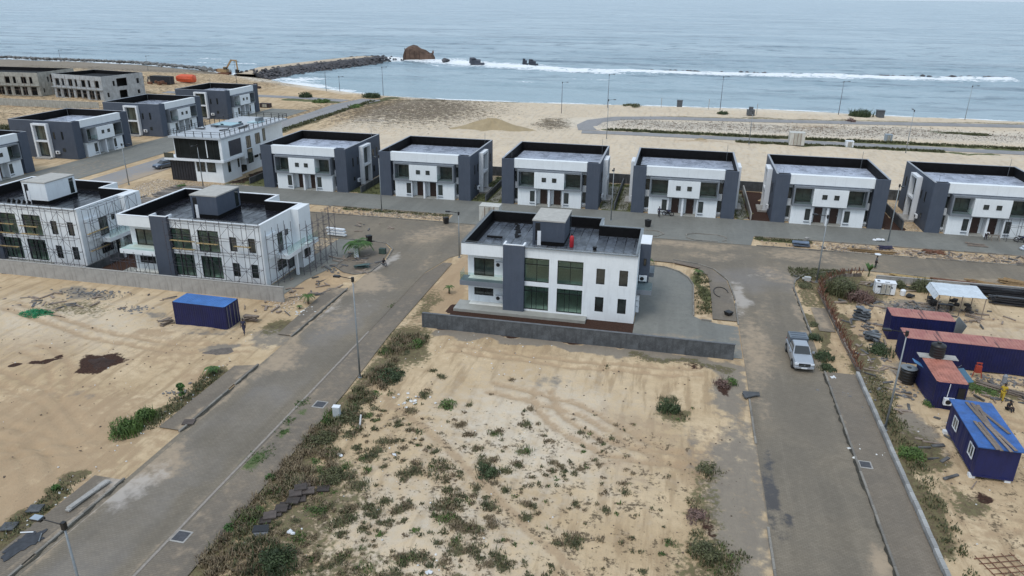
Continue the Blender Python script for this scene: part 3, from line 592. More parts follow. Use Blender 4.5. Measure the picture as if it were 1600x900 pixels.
# ------------------------------------------------------------------ duplex
def duplex():
    D, W, H = 15.4, 16.1, 7.6; r = empty('duplex_house')
    # side and back walls, pylons
    m = MB()
    m.box(0, .25, .3, D, 0, H); m.box(W - .25, W, .3, D, 0, H); m.box(.25, W - .25, D - .25, D, 0, H)
    m.box(0, 2.05, 0, .3, 0, H); m.box(W - 2.05, W, 0, .3, 0, H); m.box(1.85, 2.05, .3, 1.1, 0, H); m.box(W - 2.05, W - 1.85, .3, 1.1, 0, H)
    m.build('wall', GREY, r)
    m = MB(); m.box(.25, W - .25, 1.1, 1.3, 0, 6.1); m.build('front_wall', WHITE, r)
    m = MB(); m.box(2.05, W - 2.05, .12, 1.1, 6.15, H - .015); m.build('fascia', WHITE, r)
    # projecting upper frame
    m = MB(); x0, x1 = 2.75, W - 2.75
    m.box(x0, x1, -.55, 1.1, 5.75, 6.0).box(x0, x1, -.55, 1.1, 2.95, 3.3).box(x0, x0 + .22, -.55, 1.1, 3.3, 5.75).box(x1 - .22, x1, -.55, 1.1, 3.3, 5.75)
    m.build('balcony_surround', GREYF, r)
    m = MB(); m.box(5.6, W - 5.6, -.72, 1.1, 3.12, 5.752); bay = m.build('bay', WHITE, r)
    T = FRONT(-.72)
    for u in (6.85, 8.55): window(r, T, u, u + .7, 4.25, 4.95, name='window')
    T = FRONT(1.1)
    for u0, u1 in ((x0 + .3, 5.55), (W - 5.55, x1 - .3)):
        window(r, T, u0, u1, 3.32, 5.3, mull=((u0 + u1) / 2,), mg=GLASSG, name='balcony_door')
        g = MB(); g.box(u0 - .05, u1, -.50, -.47, 3.3, 4.25); g.build('balcony_glass', RAILG, r)
    for u0, u1 in ((2.08, 2.72), (W - 2.72, W - 2.08)):
        window(r, T, u0, u1, 3.7, 5.4); window(r, T, u0, u1, .75, 2.5)
        MB().box(u0, u1, .9, 1.1, 2.62, 3.55).build('spandrel', WHITE2, r); MB().box(u0, u1, .75, 1.1, .45, .62).build('sill', WHITE2, r)
    # ground floor boxes, porch
    for s, (a, b, wu) in enumerate(((2.78, 5.75, 4.85), (W - 5.75, W - 2.78, W - 5.6))):
        m = MB(); m.box(a, b, -.1, 1.1, 0, 2.95); m.build('front_wall', WHITE, r)
        window(r, FRONT(-.1), wu, wu + .75, .75, 2.5); m = MB(); m.box(wu - .05, wu + .8, -.22, -.1, .38, .52); m.build('sill', GREYF, r)
    for b_ in ((7.9, 8.2, -.35, 1.1), (5.75, 5.9, -.3, -.1), (W - 5.9, W - 5.75, -.3, -.1)): MB().box(*b_, 0, 2.95).build('porch_wall', WHITE2, r)
    m = MB(); m.box(5.9, W - 5.9, -.25, 1.1, 0, .15); m.build('porch_step', TILE, r)
    for a in (6.35, 8.65):
        d = MB(); d.tbox(T, a, a + 1.15, .15, 2.7, .004, .06); do = d.build('door', DOOR, r)
        h = MB(); h.tbox(T, a + 1.0, a + 1.05, 1.2, 1.5, .06, .11); h.build('handle', METAL, do)
    # sides, alike left and right
    for T in (RIGHTW(W), LEFTW(0)):
        m = MB(); m.tbox(T, 5.6, 6.0, .3, 7.1, 0, .75).tbox(T, 8.9, 9.3, .3, 7.1, 0, .75).tbox(T, 6.0, 8.9, 6.75, 7.1, 0, .75).tbox(T, 6.0, 8.9, 3.4, 3.7, 0, .75)
        m.build('bay_surround', WHITE2, r)
        window(r, T, 6.05, 8.85, 3.75, 6.7, mull=(7.45,), mg=GLASSG, d=.02); window(r, T, 6.05, 8.85, .5, 3.35, mull=(7.0, 7.95), mg=GLASSG, name='garden_door', d=.02)
        m = MB(); m.tbox(T, 5.6, 9.3, 0, .3, 0, 1.5); m.build('step', CONC, r)
        window(r, T, 2.6, 3.0, 4.0, 5.6); window(r, T, 2.7, 3.3, 1.5, 2.2); window(r, T, 4.6, 5.0, 4.0, 5.4); window(r, T, 11.5, 12.1, 4.2, 5.4); window(r, T, 13.4, 13.8, 4.0, 5.5); window(r, T, 11.6, 12.2, 1.2, 2.4)
        ac_unit(r, T, 4.1, 1.0)
    # roof
    m = MB(); m.box(.25, W - .25, .35, D - .25, 6.0, 6.2); ro = m.build('roof', DECKS, r)
    m = MB(); t = .03
    m.box(.25, W - .25, D - .25 - t, D - .25, 6.2, H - .02); m.box(.25, .25 + t, 1.14, D - .28, 6.2, H - .02); m.box(W - .25 - t, W - .25, 1.14, D - .28, 6.2, H - .02); m.box(.28, W - .28, 1.105, 1.135, 6.2, H - .05)
    x = .9
    while x < W - .6: m.box(x, x + .05, D - .3, D - .28, 6.2, H - .05); x += 1.0
    m.build('parapet_lining', BLACKM, ro)
    m = MB(); m.box(.28, W - .28, D - 1.1, D - .3, 6.2, 6.215).box(.28, .75, .9, D - 1.1, 6.2, 6.212); m.build('lap_strip', BLACKM, ro)
    m = MB(); m.box(-.02, .27, -.0, D + .02, H, H + .05); m.box(W - .27, W + .02, 0, D + .02, H, H + .05); m.box(.27, W - .27, D - .27, D + .02, H, H + .05); m.build('coping', pm('coping', (.30, .32, .35), .6, .1), r)
    m = MB(); m.tube((W - 1.2, D - 1., 6.2), (W - 1.2, D - 1., 9.0), .03, n=5).tube((1.2, 2.2, 6.2), (1.2, 2.2, 8.3), .02, n=5); m.build('lightning_rod', METAL, ro)
    return r
dx = duplex(); DM = cmap()
DUP = [(-71.4, 116.5, 0, 'grey and white duplex house right next to the villa with the rooftop pool'),
       (-49.2, 116.5, 0, 'grey and white duplex house second in the row, behind the grassy verge'),
       (-27.7, 116.5, 0, 'grey and white duplex house directly behind the rooftop stair box of the white villa'),
       (-6.3, 116.5, 0, 'grey and white duplex house with a person at its left porch'),
       (15.3, 116.5, 0, 'grey and white duplex house with bare brown soil along its left side'),
       (37.3, 116.5, 0, 'grey and white duplex house at the right end of the row with planks in front'),
       (-120.0, 100.4, pi / 2, 'grey and white duplex house cut by the left picture edge'),
       (-120.0, 127.6, pi / 2, 'grey and white duplex house, nearest one seen whole along the left side road'),
       (-120.0, 154.6, pi / 2, 'grey and white duplex house behind the white pool villa in the left row'),
       (-120.0, 182.0, pi / 2, 'grey and white duplex house farthest back in the left row, nearest the excavator')]
for i, (x, y, rz, lb) in enumerate(DUP):
    o = dx if i == 0 else copy_tree(dx, DM); o.location = (x, y, 0); o.rotation_euler = (0, 0, rz)
    tag(o, lb, 'house', 'matching two-storey duplex houses')

# ------------------------------------------------------------------ large villas
def glass_rail(parent, pts, z, h=.95):
    m = MB(); p = MB()
    for a, b in zip(pts[:-1], pts[1:]):
        a, b = Vector(a), Vector(b); d = (b - a); L = d.length; d.normalize(); c = (a + b) / 2; rz = math.atan2(d.y, d.x)
        m.cbox((c.x, c.y, z + h / 2), (L, .02, h), rz)
    m.build('glass_balustrade', RAILG, parent)
def villa(loc, label, bulk, pylon, slab, deck, rails, right, strips=1.05, plainc=WHITE):
    r = empty('villa', (*loc, 0), 0, label, 'villa'); H = 7.6; W = 18.9; DK = 6.4
    big = [(6.95, 9.65, .5, 3.25), (6.95, 9.65, 3.75, 6.45), (10.55, 13.3, .5, 3.25), (10.55, 13.3, 3.75, 6.45)]
    slit = [(14.7, 15.6, 1.0, 2.7), (17.1, 18.0, 1.0, 2.7), (14.7, 15.6, 4.15, 5.9), (17.1, 18.0, 4.15, 5.9)]
    m = MB(); T = FRONT(.2); wall_holes(m, T, 4.72, W, .0, H, big + slit, .3)
    TL = FRONT(1.5); lw = [(1.0, 3.2, 1.1, 2.0), (1.0, 3.3, 3.45, 5.5)]; wall_holes(m, TL, .3, 4.72, 0, 6.3, lw, .3)
    m.box(.3, .55, 1.8, 13.3, 0, 6.4); m.box(W - .25, W, .5, 10.3, 0, H); m.box(.55, 13.8, 13.05, 13.3, 0, H); m.box(13.8, 14.05, 10.3, 13.3, 0, H); m.box(14.05, W - .25, 10.05, 10.3, 0, H)
    m.box(.0, .25, .2, 13.3, 6.3, H); m.box(0, 4.72, .0, .2, 6.3, H - .003); m.box(.25, 4.72, .2, 1.5, 6.25, 6.38)
    m.build('wall', plainc, r)
    m = MB(); m.box(4.7, 7.0, -.25, .195, .0, 7.85); m.build('pylon', pylon, r)
    m = MB(); m.box(4.7, 7.0, -.25, -.05, 7.85, 7.93).box(4.7, 4.9, -.05, .9, 7.6, 7.93).box(6.8, 7.0, -.05, .9, 7.6, 7.93); m.build('pylon_coping', WHITE2, r)
    m = MB(); m.box(-.15, 4.7, -.3, 1.5, 2.85, 3.4); m.build('balcony', slab, r)
    glass_rail(r, [(-.1, 1.45), (-.1, -.22), (4.65, -.22)], 3.4)
    # interior: floor, back wall and soffits seen through the glass
    m = MB(); m.box(.6, W - .3, .55, 13, 3.28, 3.45).box(.6, W - .3, .55, 13, .2, .35).box(6.6, 13.6, 6.0, 6.15, .35, 3.28).box(6.6, 13.6, 6.0, 6.15, 3.45, 6.2).box(6.6, 6.75, .55, 6, .35, 3.28).box(13.5, 13.62, .55, 6, .35, 6.2).box(6.6, 6.75, .55, 6, 3.45, 6.2)
    m.build('interior', pm('interior_plaster', (.75, .76, .72), .8, .1), r)
    for (u0, u1, z0, z1) in big:
        if z0 > 3: window(r, T, u0, u1, z0, z1, mull=((u0 + u1) / 2,), trans=(z1 - .75,), mg=GLASS, d=-.12, cut=True)
        else: window(r, T, u0, u1, z0, z1, mull=(u0 + .85, (u0 + u1) / 2, u1 - .5), trans=(z1 - .6,), mg=GLASS, d=-.12, cut=True, name='sliding_door')
    for (u0, u1, z0, z1) in slit: window(r, T, u0, u1, z0, z1, d=-.1, cut=True, fr=.05)
    window(r, TL, *lw[0], mull=(2.1,), d=-.08, cut=True); window(r, TL, *lw[1], mull=(2.15,), mg=GLASSG, d=-.08, cut=True, name='balcony_door'); ac_unit(r, TL, 3.5, .75)
    if right == 'villaA': ac_unit(r, TL, 3.5, 4.7)
    m = MB(); m.box(-.7, 13.9, -1.1, 1.5, 0, .32); m.build('terrace', TILE, r)
    # roof: deck strips, parapet lining, coping
    m = MB(); m.box(.25, W - .25, .5, 10.05, 6.2, DK).box(.25, 13.8, 10.05, 13.05, 6.2, DK); ro = m.build('roof', deck, r)
    x = .26; i = 0; smesh = {}
    while x < W - .3:
        w_ = min(strips, W - .27 - x); y1 = 13.0 if x + w_ <= 13.8 else 10.0; y1 = y1 - (0 if True else 0)
        key = (round(w_, 2), y1)
        if key not in smesh: q = MB(); q.box(0, w_ + .09, 0, y1 - .55, 0, .012 ); smesh[key] = q.mesh('membrane_strip')
        link('membrane_strip', smesh[key], deck, ro, (x, .53, DK + .002 + (.014 if i % 2 else .0)), (0, 0, 0)); q = MB(); q.box(x + w_ - .02, x + w_ + .06, .54, y1 - .2, DK + .03, DK + .034); q.build('lap_joint', DECKD, ro); x += w_; i += 1
    m = MB(); z0, z1 = DK, H - .03
    for b in ((.25, .28, .5, 13.05), (W - .28, W - .25, .5, 10.05), (.28, 13.8, 13.02, 13.05), (13.77, 13.8, 10.08, 13.02), (13.8, W - .28, 10.02, 10.05), (.28, W - .28, .5, .53)): m.box(*b, z0, z1)
    m.box(.28, W - .5, .53, .9, DK + .03, DK + .05).box(.28, .7, .9, 13, DK + .03, DK + .05).box(.7, 13.7, 12.5, 13, DK + .03, DK + .05)
    m.build('parapet_lining', BLACKM, ro)
    m = MB(); c0, c1 = H, H + .06
    m.box(-.03, .3, -.03, 13.33, c0, c1); m.box(W - .3, W + .03, -.03, 10.33, c0, c1); m.box(.3, 13.8, 13.0, 13.33, c0, c1); m.box(13.77, 14.1, 10.33, 13.33, c0, c1); m.box(13.8, W - .3, 10.0, 10.33, c0, c1); m.box(.3, W - .3, -.03, .28, c0, c1 - .01)
    m.build('coping', WHITE2 if not rails else METAL, r)
    m = MB()
    for z in (.12, .26):
        for a, b in (((0, .05), (4.7, .05)), ((7, .05), (W, .05)), ((.05, .1), (.05, 13.2)), ((W - .1, .1), (W - .1, 4))) if rails else (((7, .05), (W, .05)),): m.tube((*a, H + z), (*b, H + z), .02, n=4)
    m.build('handrail', METAL, r)
    # stair bulkhead on the roof
    b0, b1, d0, d1 = 6.9, 10.5, 4.8, 9.8
    m = MB(); m.box(b0, b1, d0, d1, DK + .5, 9.2); m.box(b0 + .9, b1 - .05, d0 + .05, d1, DK, DK + .5, 1); m.box(b0, b0 + .25, d0, d0 + .5, DK, DK + .5); bo = m.build('stair_bulkhead', [bulk, BLACKM], ro)
    m = MB(); m.box(b0 - .05, b1 + .05, d0 - .05, d1 + .05, 9.2, 9.35); m.build('slab', BSLAB, bo)
    m = MB(); m.box(b0 + .3, b0 + .85, d0 - .02, d0 + .1, DK + .55, 9.0, 0); m.build('opening', BLACK, bo); m = MB(); m.box(b0 + .55, b0 + .95, d0 - .05, d0 + .02, DK, 8.1); m.build('jamb', WHITE2, bo)
    m = MB(); m.box(b1 - .0, b1 + .03, d1 - 1.1, d1 - .4, DK + .6, 9.0); m.build('louvre', GLASSD, bo)
    # right-hand side
    T = RIGHTW(W)
    if right == 'villaA':
        m = MB(); m.box(W, W + 1.1, 4.3, 7.5, 2.9, H + .05); m.build('side_pylon', GREY, r); m = MB(); m.box(W - .02, W + 1.12, 4.28, 7.5, H + .05, H + .12); m.build('pylon_coping', WHITE2, r)
        m = MB(); m.box(W, W + 1.6, 1.9, 4.3, 2.75, 3.25).box(W, W + 1.6, 7.5, 9.9, 2.75, 3.25); m.build('balcony', GREYF, r); glass_rail(r, [(W + .05, 1.98), (W + 1.55, 1.98), (W + 1.55, 4.25)], 3.25); glass_rail(r, [(W + 1.55, 7.5), (W + 1.55, 9.85)], 3.25)
        window(r, FRONT(4.3), W + .45, W + .75, 5.2, 6.0); ac_unit(r, FRONT(4.3), W + .1, 3.5)
        for z in (.5, 1.2, 1.9): ac_unit(r, T, 2.2, z)
    else:
        MB().box(W, W + 1.0, 7.3, 10.3, 0, H + .02).build('side_wing', plainc, r); MB().box(W, W + .35, 1.0, 3.0, 3.3, 6.1).build('side_box', plainc, r)
        m = MB(); m.box(W, W + 1.7, 2.8, 7.3, 2.75, 3.25).box(W + 1.0, W + 1.9, 7.3, 10.3, 2.75, 3.25); m.box(W + 1.35, W + 1.65, 4.8, 5.1, 0, 2.75); m.build('balcony', WHITE, r)
        glass_rail(r, [(W + 1.65, 2.85), (W + 1.65, 7.25)], 3.25); glass_rail(r, [(W + 1.85, 7.35), (W + 1.85, 10.25)], 3.25)
        window(r, T, 3.3, 4.7, 3.3, 5.6, mull=(4.0,), mg=GLASSG, name='balcony_door'); window(r, T, 5.6, 6.1, 4.8, 5.5); window(r, T, 3.0, 5.0, 1.0, 2.3, mull=(4.,)); window(r, T, 5.6, 6.8, .4, 2.4)
        window(r, RIGHTW(W + 1), 7.9, 9.4, 1.1, 2.3, mull=(8.6,))
    return r, ro
vA, rA = villa((-21.7, 72.5), 'white villa with charcoal pylon and clear windows, standing alone between the two roads', GREY, GREY, GREYF, DECKV, True, 'villaA')
vC, rC = villa((-64.7, 72.6), 'white villa wrapped in scaffolding with a charcoal pylon and grey rooftop stair box', GREY, GREY, WHITE, DECKD, False, 'C')
vB, rB = villa((-89.7, 73.0), 'white villa in scaffolding at the left edge with an all white rooftop stair box', WHITE, GREY, WHITE, DECKD, False, 'C')
# things standing on the roofs
def standing(name, label, cat, loc, mb, mats, smooth=False, group=None, rz=0):
    o = mb.build(name, mats, None, smooth, loc, (0, 0, rz)); return tag(o, label, cat, group)
o = empty('gas_cylinder', at(893, 386, 6.42), 0, 'tall red cylinder standing on the flat roof beside the grey stair box', 'cylinder')
MB().lathe([(.22, 0), (.24, .05), (.24, 1.15), (.16, 1.3), (.08, 1.36)], n=14).build('body', pm('red_paint', (.42, .02, .03), .5, .2), o, True); MB().lathe([(.06, 1.36), (.09, 1.4), (.09, 1.55), (.04, 1.6)], n=10).build('valve', BLACK, o, True)
standing('vent_pipe', 'short black vent stub on the white villa roof near its front right', 'vent', at(929, 393, 6.42), MB().lathe([(.2, 0), (.2, .45), (.26, .45), (.26, .55), (.1, .6)], n=10), BLACK)
for i, (px, py, L, lb) in enumerate(((773, 371, .9, 'small black felt roll lying on the left part of the white villa roof'),)):
    standing('felt_roll', lb, 'felt roll', at(px, py, 6.5), MB().tube((-L, 0, .08), (L, 0, .08), .13, n=8), BLACKM)
tarpatch = MB()
for k in range(26):
    p = at(809 + random.uniform(-3, 3), 343 + k * 1.1, 6.44); tarpatch.cbox((p.x, p.y, 6.455 + .002 * k), (random.uniform(.2, .6), random.uniform(.2, .45), .02), random.random())
tag(tarpatch.build('bitumen_patch', BLACKM), 'ragged black bitumen patch across the left part of the white villa roof', 'roof patch')
cut = MB()
for k in range(5): cut.cbox((at(14 + k * 8, 320 + k * .8, 6.5).x, at(14 + k * 8, 320 + k * .8, 6.5).y, 6.75), (.12, 1.1, .55), .3, .9)
tag(cut.build('roofing_offcuts', BLACKM), 'black roofing offcuts leaning on the roof of the leftmost scaffolded villa', 'offcuts')

# ------------------------------------------------------------------ scaffolding
def scaffold(p0, ud, nd, L, H, label, bay=1.75, planks=()):
    r = empty('scaffolding', (p0[0], p0[1], 0), 0, label, 'scaffolding', 'scaffolding round the unfinished villas')
    T = TF((0, 0), ud, nd); n = int(round(L / bay)); st = L / n
    pole = MB().tube((0, 0, 0), (0, 0, H), .03, n=5).mesh('pole')
    rg = random.Random(int(L * 10))
    for i in range(n + 1):
        for d in (.35, 1.25):
            x, y, _ = T(i * st, 0, d); link('pole', pole, SCAF, r, (x, y, 0), (rg.uniform(-.004, .004), rg.uniform(-.004, .004), 0))
    lv = [k * 1.75 + .5 for k in range(int((H - .3) / 1.75) + 1)]
    led = MB().tube(T(0, 0, 0), T(L, 0, 0), .025, n=4).mesh('ledger'); tr = MB().tube(T(0, 0, .3), T(0, 0, 1.3), .022, n=4).mesh('transom')
    ba = MB().tube(T(0, 0, 0), T(st, 1.75, 0), .02, n=4).mesh('brace'); bb = MB().tube(T(0, 1.75, 0), T(st, 0, 0), .02, n=4).mesh('brace')
    for j, z in enumerate(lv):
        for d in (.35, 1.25): x, y, _ = T(0, 0, d); link('ledger', led, SCAF, r, (x, y, z))
        for i in range(n + 1): x, y, _ = T(i * st, 0, 0); link('transom', tr, SCAF, r, (x, y, z + .06))
        if j < len(lv) - 1:
            for i in range(n):
                x, y, _ = T(i * st, 0, 1.25); link('brace', ba if (i + j) % 2 else bb, SCAF, r, (x, y, z))
    for (u0, u1, z) in planks:
        m = MB(); m.tbox(T, u0, u1, z, z + .06, .45, .72); m.build('plank', YWOOD, r)
    return r
scaffold((-57.6, 72.8), (1, 0), (0, -1), 11.8, 7.9, 'scaffolding across the right part of the charcoal-pylon villa front', planks=((.1, 3.4, 5.1), (3.6, 6.4, 5.0), (.3, 3.2, 4.1), (8.5, 10.6, 5.0)))
scaffold((-65.4, 72.4), (1, 0), (0, -1), 5.2, 3.2, 'low scaffolding under the left balcony of the charcoal-pylon villa', 1.3, planks=())
scaffold((-45.8, 73.2), (0, 1), (1, 0), 4.2, 6.9, 'scaffold tower on the right side wall of the charcoal-pylon villa', 1.4)
scaffold((-43.8, 77.5), (0, 1), (1, 0), 7.5, 6.6, 'scaffolding outside the side balconies of the charcoal-pylon villa, nearest the round planter', 1.5)
scaffold((-87.5, 73.2), (1, 0), (0, -1), 16.7, 7.9, 'scaffolding over the whole front of the leftmost villa', planks=((4.5, 7.5, 5.2), (8.4, 11., 5.1), (4.5, 7.4, 4.0), (8.4, 11, 4.1), (4.2, 7.5, 2.2)))
scaffold((-70.8, 73.6), (0, 1), (1, 0), 8.5, 7.4, 'scaffolding on the right side wall of the leftmost villa', 1.4, planks=((.0, 3.5, 4.3), (0., 3.2, 2.1)))

# ------------------------------------------------------------------ white house with a roof pool
def pool_house():
    r = empty('villa', (-92, 117, 0), 0, 'white villa with a fenced roof terrace and a small roof pool', 'villa')
    m = MB(); T = FRONT(.3)
    m.box(6.5, 12.1, .3, 6.2, 0, 3.9); m.box(8.5, 11.3, 6.2, 20, 0, 3.9); m.build('ground_floor', WHITE, r)
    m = MB(); m.box(1.4, 6.5, .35, .5, 0, 3.85); g = m.build('gate', pm('dark_gate', (.02, .021, .028), .5, .3), r)
    q = MB()
    for k in range(9): q.box(1.5 + k * .56, 1.55 + k * .56, .28, .35, .05, 3.8)
    q.build('gate_rib', FRAME, g)
    m = MB(); m.box(2.0, 13.1, -.6, 6.0, 3.9, 4.3); m.box(1.0, 2.0, -.6, 5, 3.95, 4.28); m.build('floor_slab', WHITE2, r)
    m = MB(); wall_holes(m, RIGHTW(13), -.5, 13.2, 4.15, 8.0, [(1.7, 5.8, 4.6, 7.4)], .25); m.box(3, 12.75, 13.0, 13.2, 4.15, 8.0); m.box(11.6, 11.8, 13.2, 23, 3.2, 7.9); m.box(3, 11.6, 22.8, 23, 0, 7.9); m.box(12.45, 12.8, -.45, -.1, 4.15, 8.); m.box(9.6, 9.8, -.2, .05, 4.6, 7.6); m.box(3.0, 3.25, 0, 13, 4.3, 8); m.build('upper_wall', WHITE, r)
    m = MB(); m.box(12.72, 12.9, 1.7, 5.8, 4.6, 7.4); m.build('infill_panel', pm('slate_panel', (.035, .04, .055), .5, .2), r)
    m = MB(); m.box(11.9, 12.0, 13.2, 14.4, 2.6, 7.9); m.build('slot', FRAME, r)
    window(r, FRONT(-.15), 3.3, 9.6, 4.35, 7.95, mull=(4.2, 6.4, 8.0), name='glass_front', mg=GLASSN); window(r, FRONT(-.15), 9.8, 12.4, 4.35, 7.95, mull=(11.1,), name='glass_front', mg=GLASSN)
    window(r, T, 6.9, 8.6, 1.9, 3.7, mull=(7.75,)); window(r, T, 9.0, 10.7, 1.9, 3.7)
    TR = RIGHTW(12.1); window(r, TR, 2.0, 2.8, 1.6, 3.5); window(r, TR, 5.2, 5.7, 1.9, 3.5)
    TU = RIGHTW(13); window(r, TU, 7.4, 8.9, 5.1, 7.3, mull=(8.1,), mg=GLASSG); window(r, TU, 10.6, 12.2, 5.3, 7.3, mull=(11.4,), mg=GLASSG)
    m = MB(); m.box(11.3, 13., 6.3, 13.2, 3.3, 4.15); m.box(11.3, 12.6, 7.2, 9.4, 2.0, 3.3); m.build('step_volume', WHITE, r)
    window(r, RIGHTW(13), 7.4, 9.0, 2.2, 4.9, mg=GLASSG, d=.06); window(r, RIGHTW(11.3), 9.8, 11.4, 1.9, 3.1, mull=(10.6,)); window(r, RIGHTW(11.3), 7.3, 9.2, .4, 1.8, mull=(8.2,)); window(r, RIGHTW(11.8), 15.3, 16.2, 5, 7.4, mg=GLASSG); window(r, RIGHTW(11.3), 12.4, 13.6, 2.2, 3.4); window(r, RIGHTW(11.3), 14.4, 15.8, 1.4, 3.2)
    m = MB(); m.box(2.6, 13.15, -.75, 23.2, 8.0, 8.35); ro = m.build('roof', pm('roof_terrace', (.40, .43, .46), .5, .1), r)
    m = MB(); m.box(4.5, 9, 9.5, 13.5, 8.3, 8.75).box(9.5, 10.2, 17, 19, 8.3, 9.1); po = m.build('pool_deck', pm('pool_surround', (.14, .16, .18), .6), ro)
    m = MB(); m.box(4.75, 8.75, 9.75, 13.25, 8.75, 8.77); m.build('pool_water', pm('pool_water', (.16, .36, .42), .08, .15), po)
    m = MB(); m.box(8.6, 11, 15.5, 18, 8.3, 8.55); m.build('roof_light', pm('skylight', (.35, .5, .55), .2), ro)
    for k in range(5):
        q = MB(); q.cbox((4.2 + k * 1.7, 6.5 + (k % 3) * 3.3, 8.55), (1.7, .6, .12), .5 + k, 0, .1); q.cbox((4.9 + k * 1.7, 6.9 + (k % 3) * 3.3, 8.75), (.6, .6, .08), .5 + k, 0, .8); q.build('roof_furniture', BLACK, ro)
    fence = MB(); pts = [(2.7, -.65), (13.05, -.65), (13.05, 23.1), (2.7, 23.1), (2.7, -.65)]; pm_ = MB().tube((0, 0, 0), (0, 0, 1.05), .07, n=5).mesh('railing_post')
    for a, b in zip(pts[:-1], pts[1:]):
        a, b = Vector(a), Vector(b); L = (b - a).length; n = int(L / 1.5)
        for i in range(n): p = a.lerp(b, i / n); link('railing_post', pm_, FRAME, ro, (p.x, p.y, 8.3))
        for z in (9.32, 8.95): fence.tube((*a, z), (*b, z), .035, n=4)
    fence.build('railing', FRAME, ro)
    g = MB(); g.box(1.1, 3., -.55, -.53, 4.28, 5.2); g.tube((1.1, -.54, 4.15), (1.1, -.54, 5.3), .05); g.build('balcony_glass', GLASSG, r)
    return r
pool_house()

# ------------------------------------------------------------------ unfinished concrete houses far left
RAW = pm('raw_blockwork', (.38, .40, .41), .9, .25, .8, bump=.4, streak=True, dirt=(.10, .09, .08)); RAWY = pm('ochre_blockwork', (.34, .335, .30), .9, .25, .8, bump=.4, streak=True, dirt=(.12, .10, .07))
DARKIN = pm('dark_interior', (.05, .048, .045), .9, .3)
def unfinished(loc, rz, W, D, mat, label, sc):
    r = empty('unfinished_house', (*loc, 0), rz, label, 'house', 'unfinished concrete houses'); H = 7.4
    holes = []; n = int(W / 3.1)
    for i in range(n):
        u = 1.0 + i * (W - 1.5) / n; holes += [(u, u + (2.3 if i % 2 else 1.8), .2, 2.9), (u + .2, u + (2.1 if i % 2 == 0 else 1.3), 3.9, 6.1)]
    m = MB(); wall_holes(m, FRONT(0), 0, W, 0, H, holes, .25)
    sh = [(1.4, 2.2, 1.0, 2.4), (4.0, 4.8, 4.2, 5.8), (5.5, 9.5, 3.9, 6.4), (6, 9, .3, 2.7), (D - 2.8, D - 1.8, 4.2, 5.8), (D - 3, D - 2, 1.0, 2.2)]
    wall_holes(m, RIGHTW(W), .25, D, 0, H, sh, .25); wall_holes(m, LEFTW(0), .25, D, 0, H, sh, .25); m.box(.25, W - .25, D - .25, D, 0, H); m.build('wall', mat, r)
    m = MB(); m.box(-.3, W + .2, -.6, .0, 3.25, 3.5); m.build('ledge', mat, r)
    m = MB(); m.box(.3, W - .3, 3.5, 3.7, 0, 6.2); m.box(W - 3.4, W - 3.2, 3.7, D - .3, 0, 6.2).box(.25, W - .25, .25, D - .25, 3.2, 3.4); m.build('inner_wall', DARKIN, r)
    m = MB(); m.box(.25, W - .25, .25, D - .25, 6.1, 6.3); ro = m.build('roof', BLACKM, r); m = MB(); m.box(.27, W - .27, D - .3, D - .26, 6.3, H - .02).box(.26, .3, .3, D - .3, 6.3, H - .02).box(W - .3, W - .26, .3, D - .3, 6.3, H - .02); m.build('parapet_lining', BLACKM, ro)
    for i in range(int(W / 2.2)):
        q = MB(); u = .5 + i * 2.2; q.tube((u, -1.0, 0), (u + .1, -1., H - .2 - (i % 3)), .05, n=4); q.build('prop', WOODG, r)
    q = MB()
    for z in (2., 4, 6): q.tube((0, -1.0, z), (W, -1.0, z + .1), .04, n=4)
    q.build('ledger', WOODG, r); return r
unfinished((-199.0, 207.6), R(-10), 22, 16, RAW, 'grey unfinished concrete house wrapped in props, right one of the far left pair', 1)
unfinished((-236.0, 205.5), R(4), 31.5, 17, RAWY, 'ochre unfinished concrete house cut by the left picture edge', 1)
def bwall(name, label, P, h, mat, th=.2, cat='wall', cap=True, pil=4.2, kind=None):
    """boundary wall along a polyline: wall panels between piers, coping on top"""
    r = empty(name, (P[0][0], P[0][1], 0), 0, label, cat); o0 = Vector(P[0])
    w_ = MB(); c = MB()
    for a, b in zip(P[:-1], P[1:]):
        a, b = Vector(a) - o0, Vector(b) - o0; d = b - a; L = d.length; d.normalize(); rz = math.atan2(d.y, d.x); m = (a + b) / 2
        n = max(1, int(round(L / pil))); s = L / n
        pn = MB().box(-s / 2 + .01, s / 2 - .01, -th / 2, th / 2, -.3, h).mesh('wall_panel') if cap else None
        for i in range(n):
            p = a + d * s * (i + .5)
            if pn: link('wall_panel', pn, mat, r, (p.x, p.y, 0), (0, 0, rz))
            else: w_.cbox((p.x, p.y, h / 2 - .15), (s, th, h + .3), rz)
            q = a + d * s * i
            if cap: w_.cbox((q.x, q.y, h / 2 - .14), (.24, th + .04, h + .28), rz)
        if cap: c.cbox((m.x, m.y, h + .035), (L + .1, th + .06, .07), rz)
    w_.build('pier' if cap else 'wall', mat, r)
    if cap: c.build('coping', CONC if mat is not CONCD else pm('dark_coping', (.13, .14, .15), .85, .2), r)
    return r
bwall('boundary_wall', 'long stained grey boundary wall in front of the lone white villa', [(-24.2, 66.6), (7.2, 66.6)], 1.6, CONCD, .16)
bwall('boundary_wall', 'long grey boundary wall in front of the two scaffolded villas', [(-98, 69.2), (-41.6, 69.2)], 1.75, CONC)
bwall('boundary_wall', 'tan block wall in front of the unfinished concrete houses', [(-260, 187), (-166, 188)], 2.0, RAWY)
bwall('boundary_wall', 'dark garden wall behind the duplex row', [(-79, 136), (75, 136)], 1.7, CONCD)
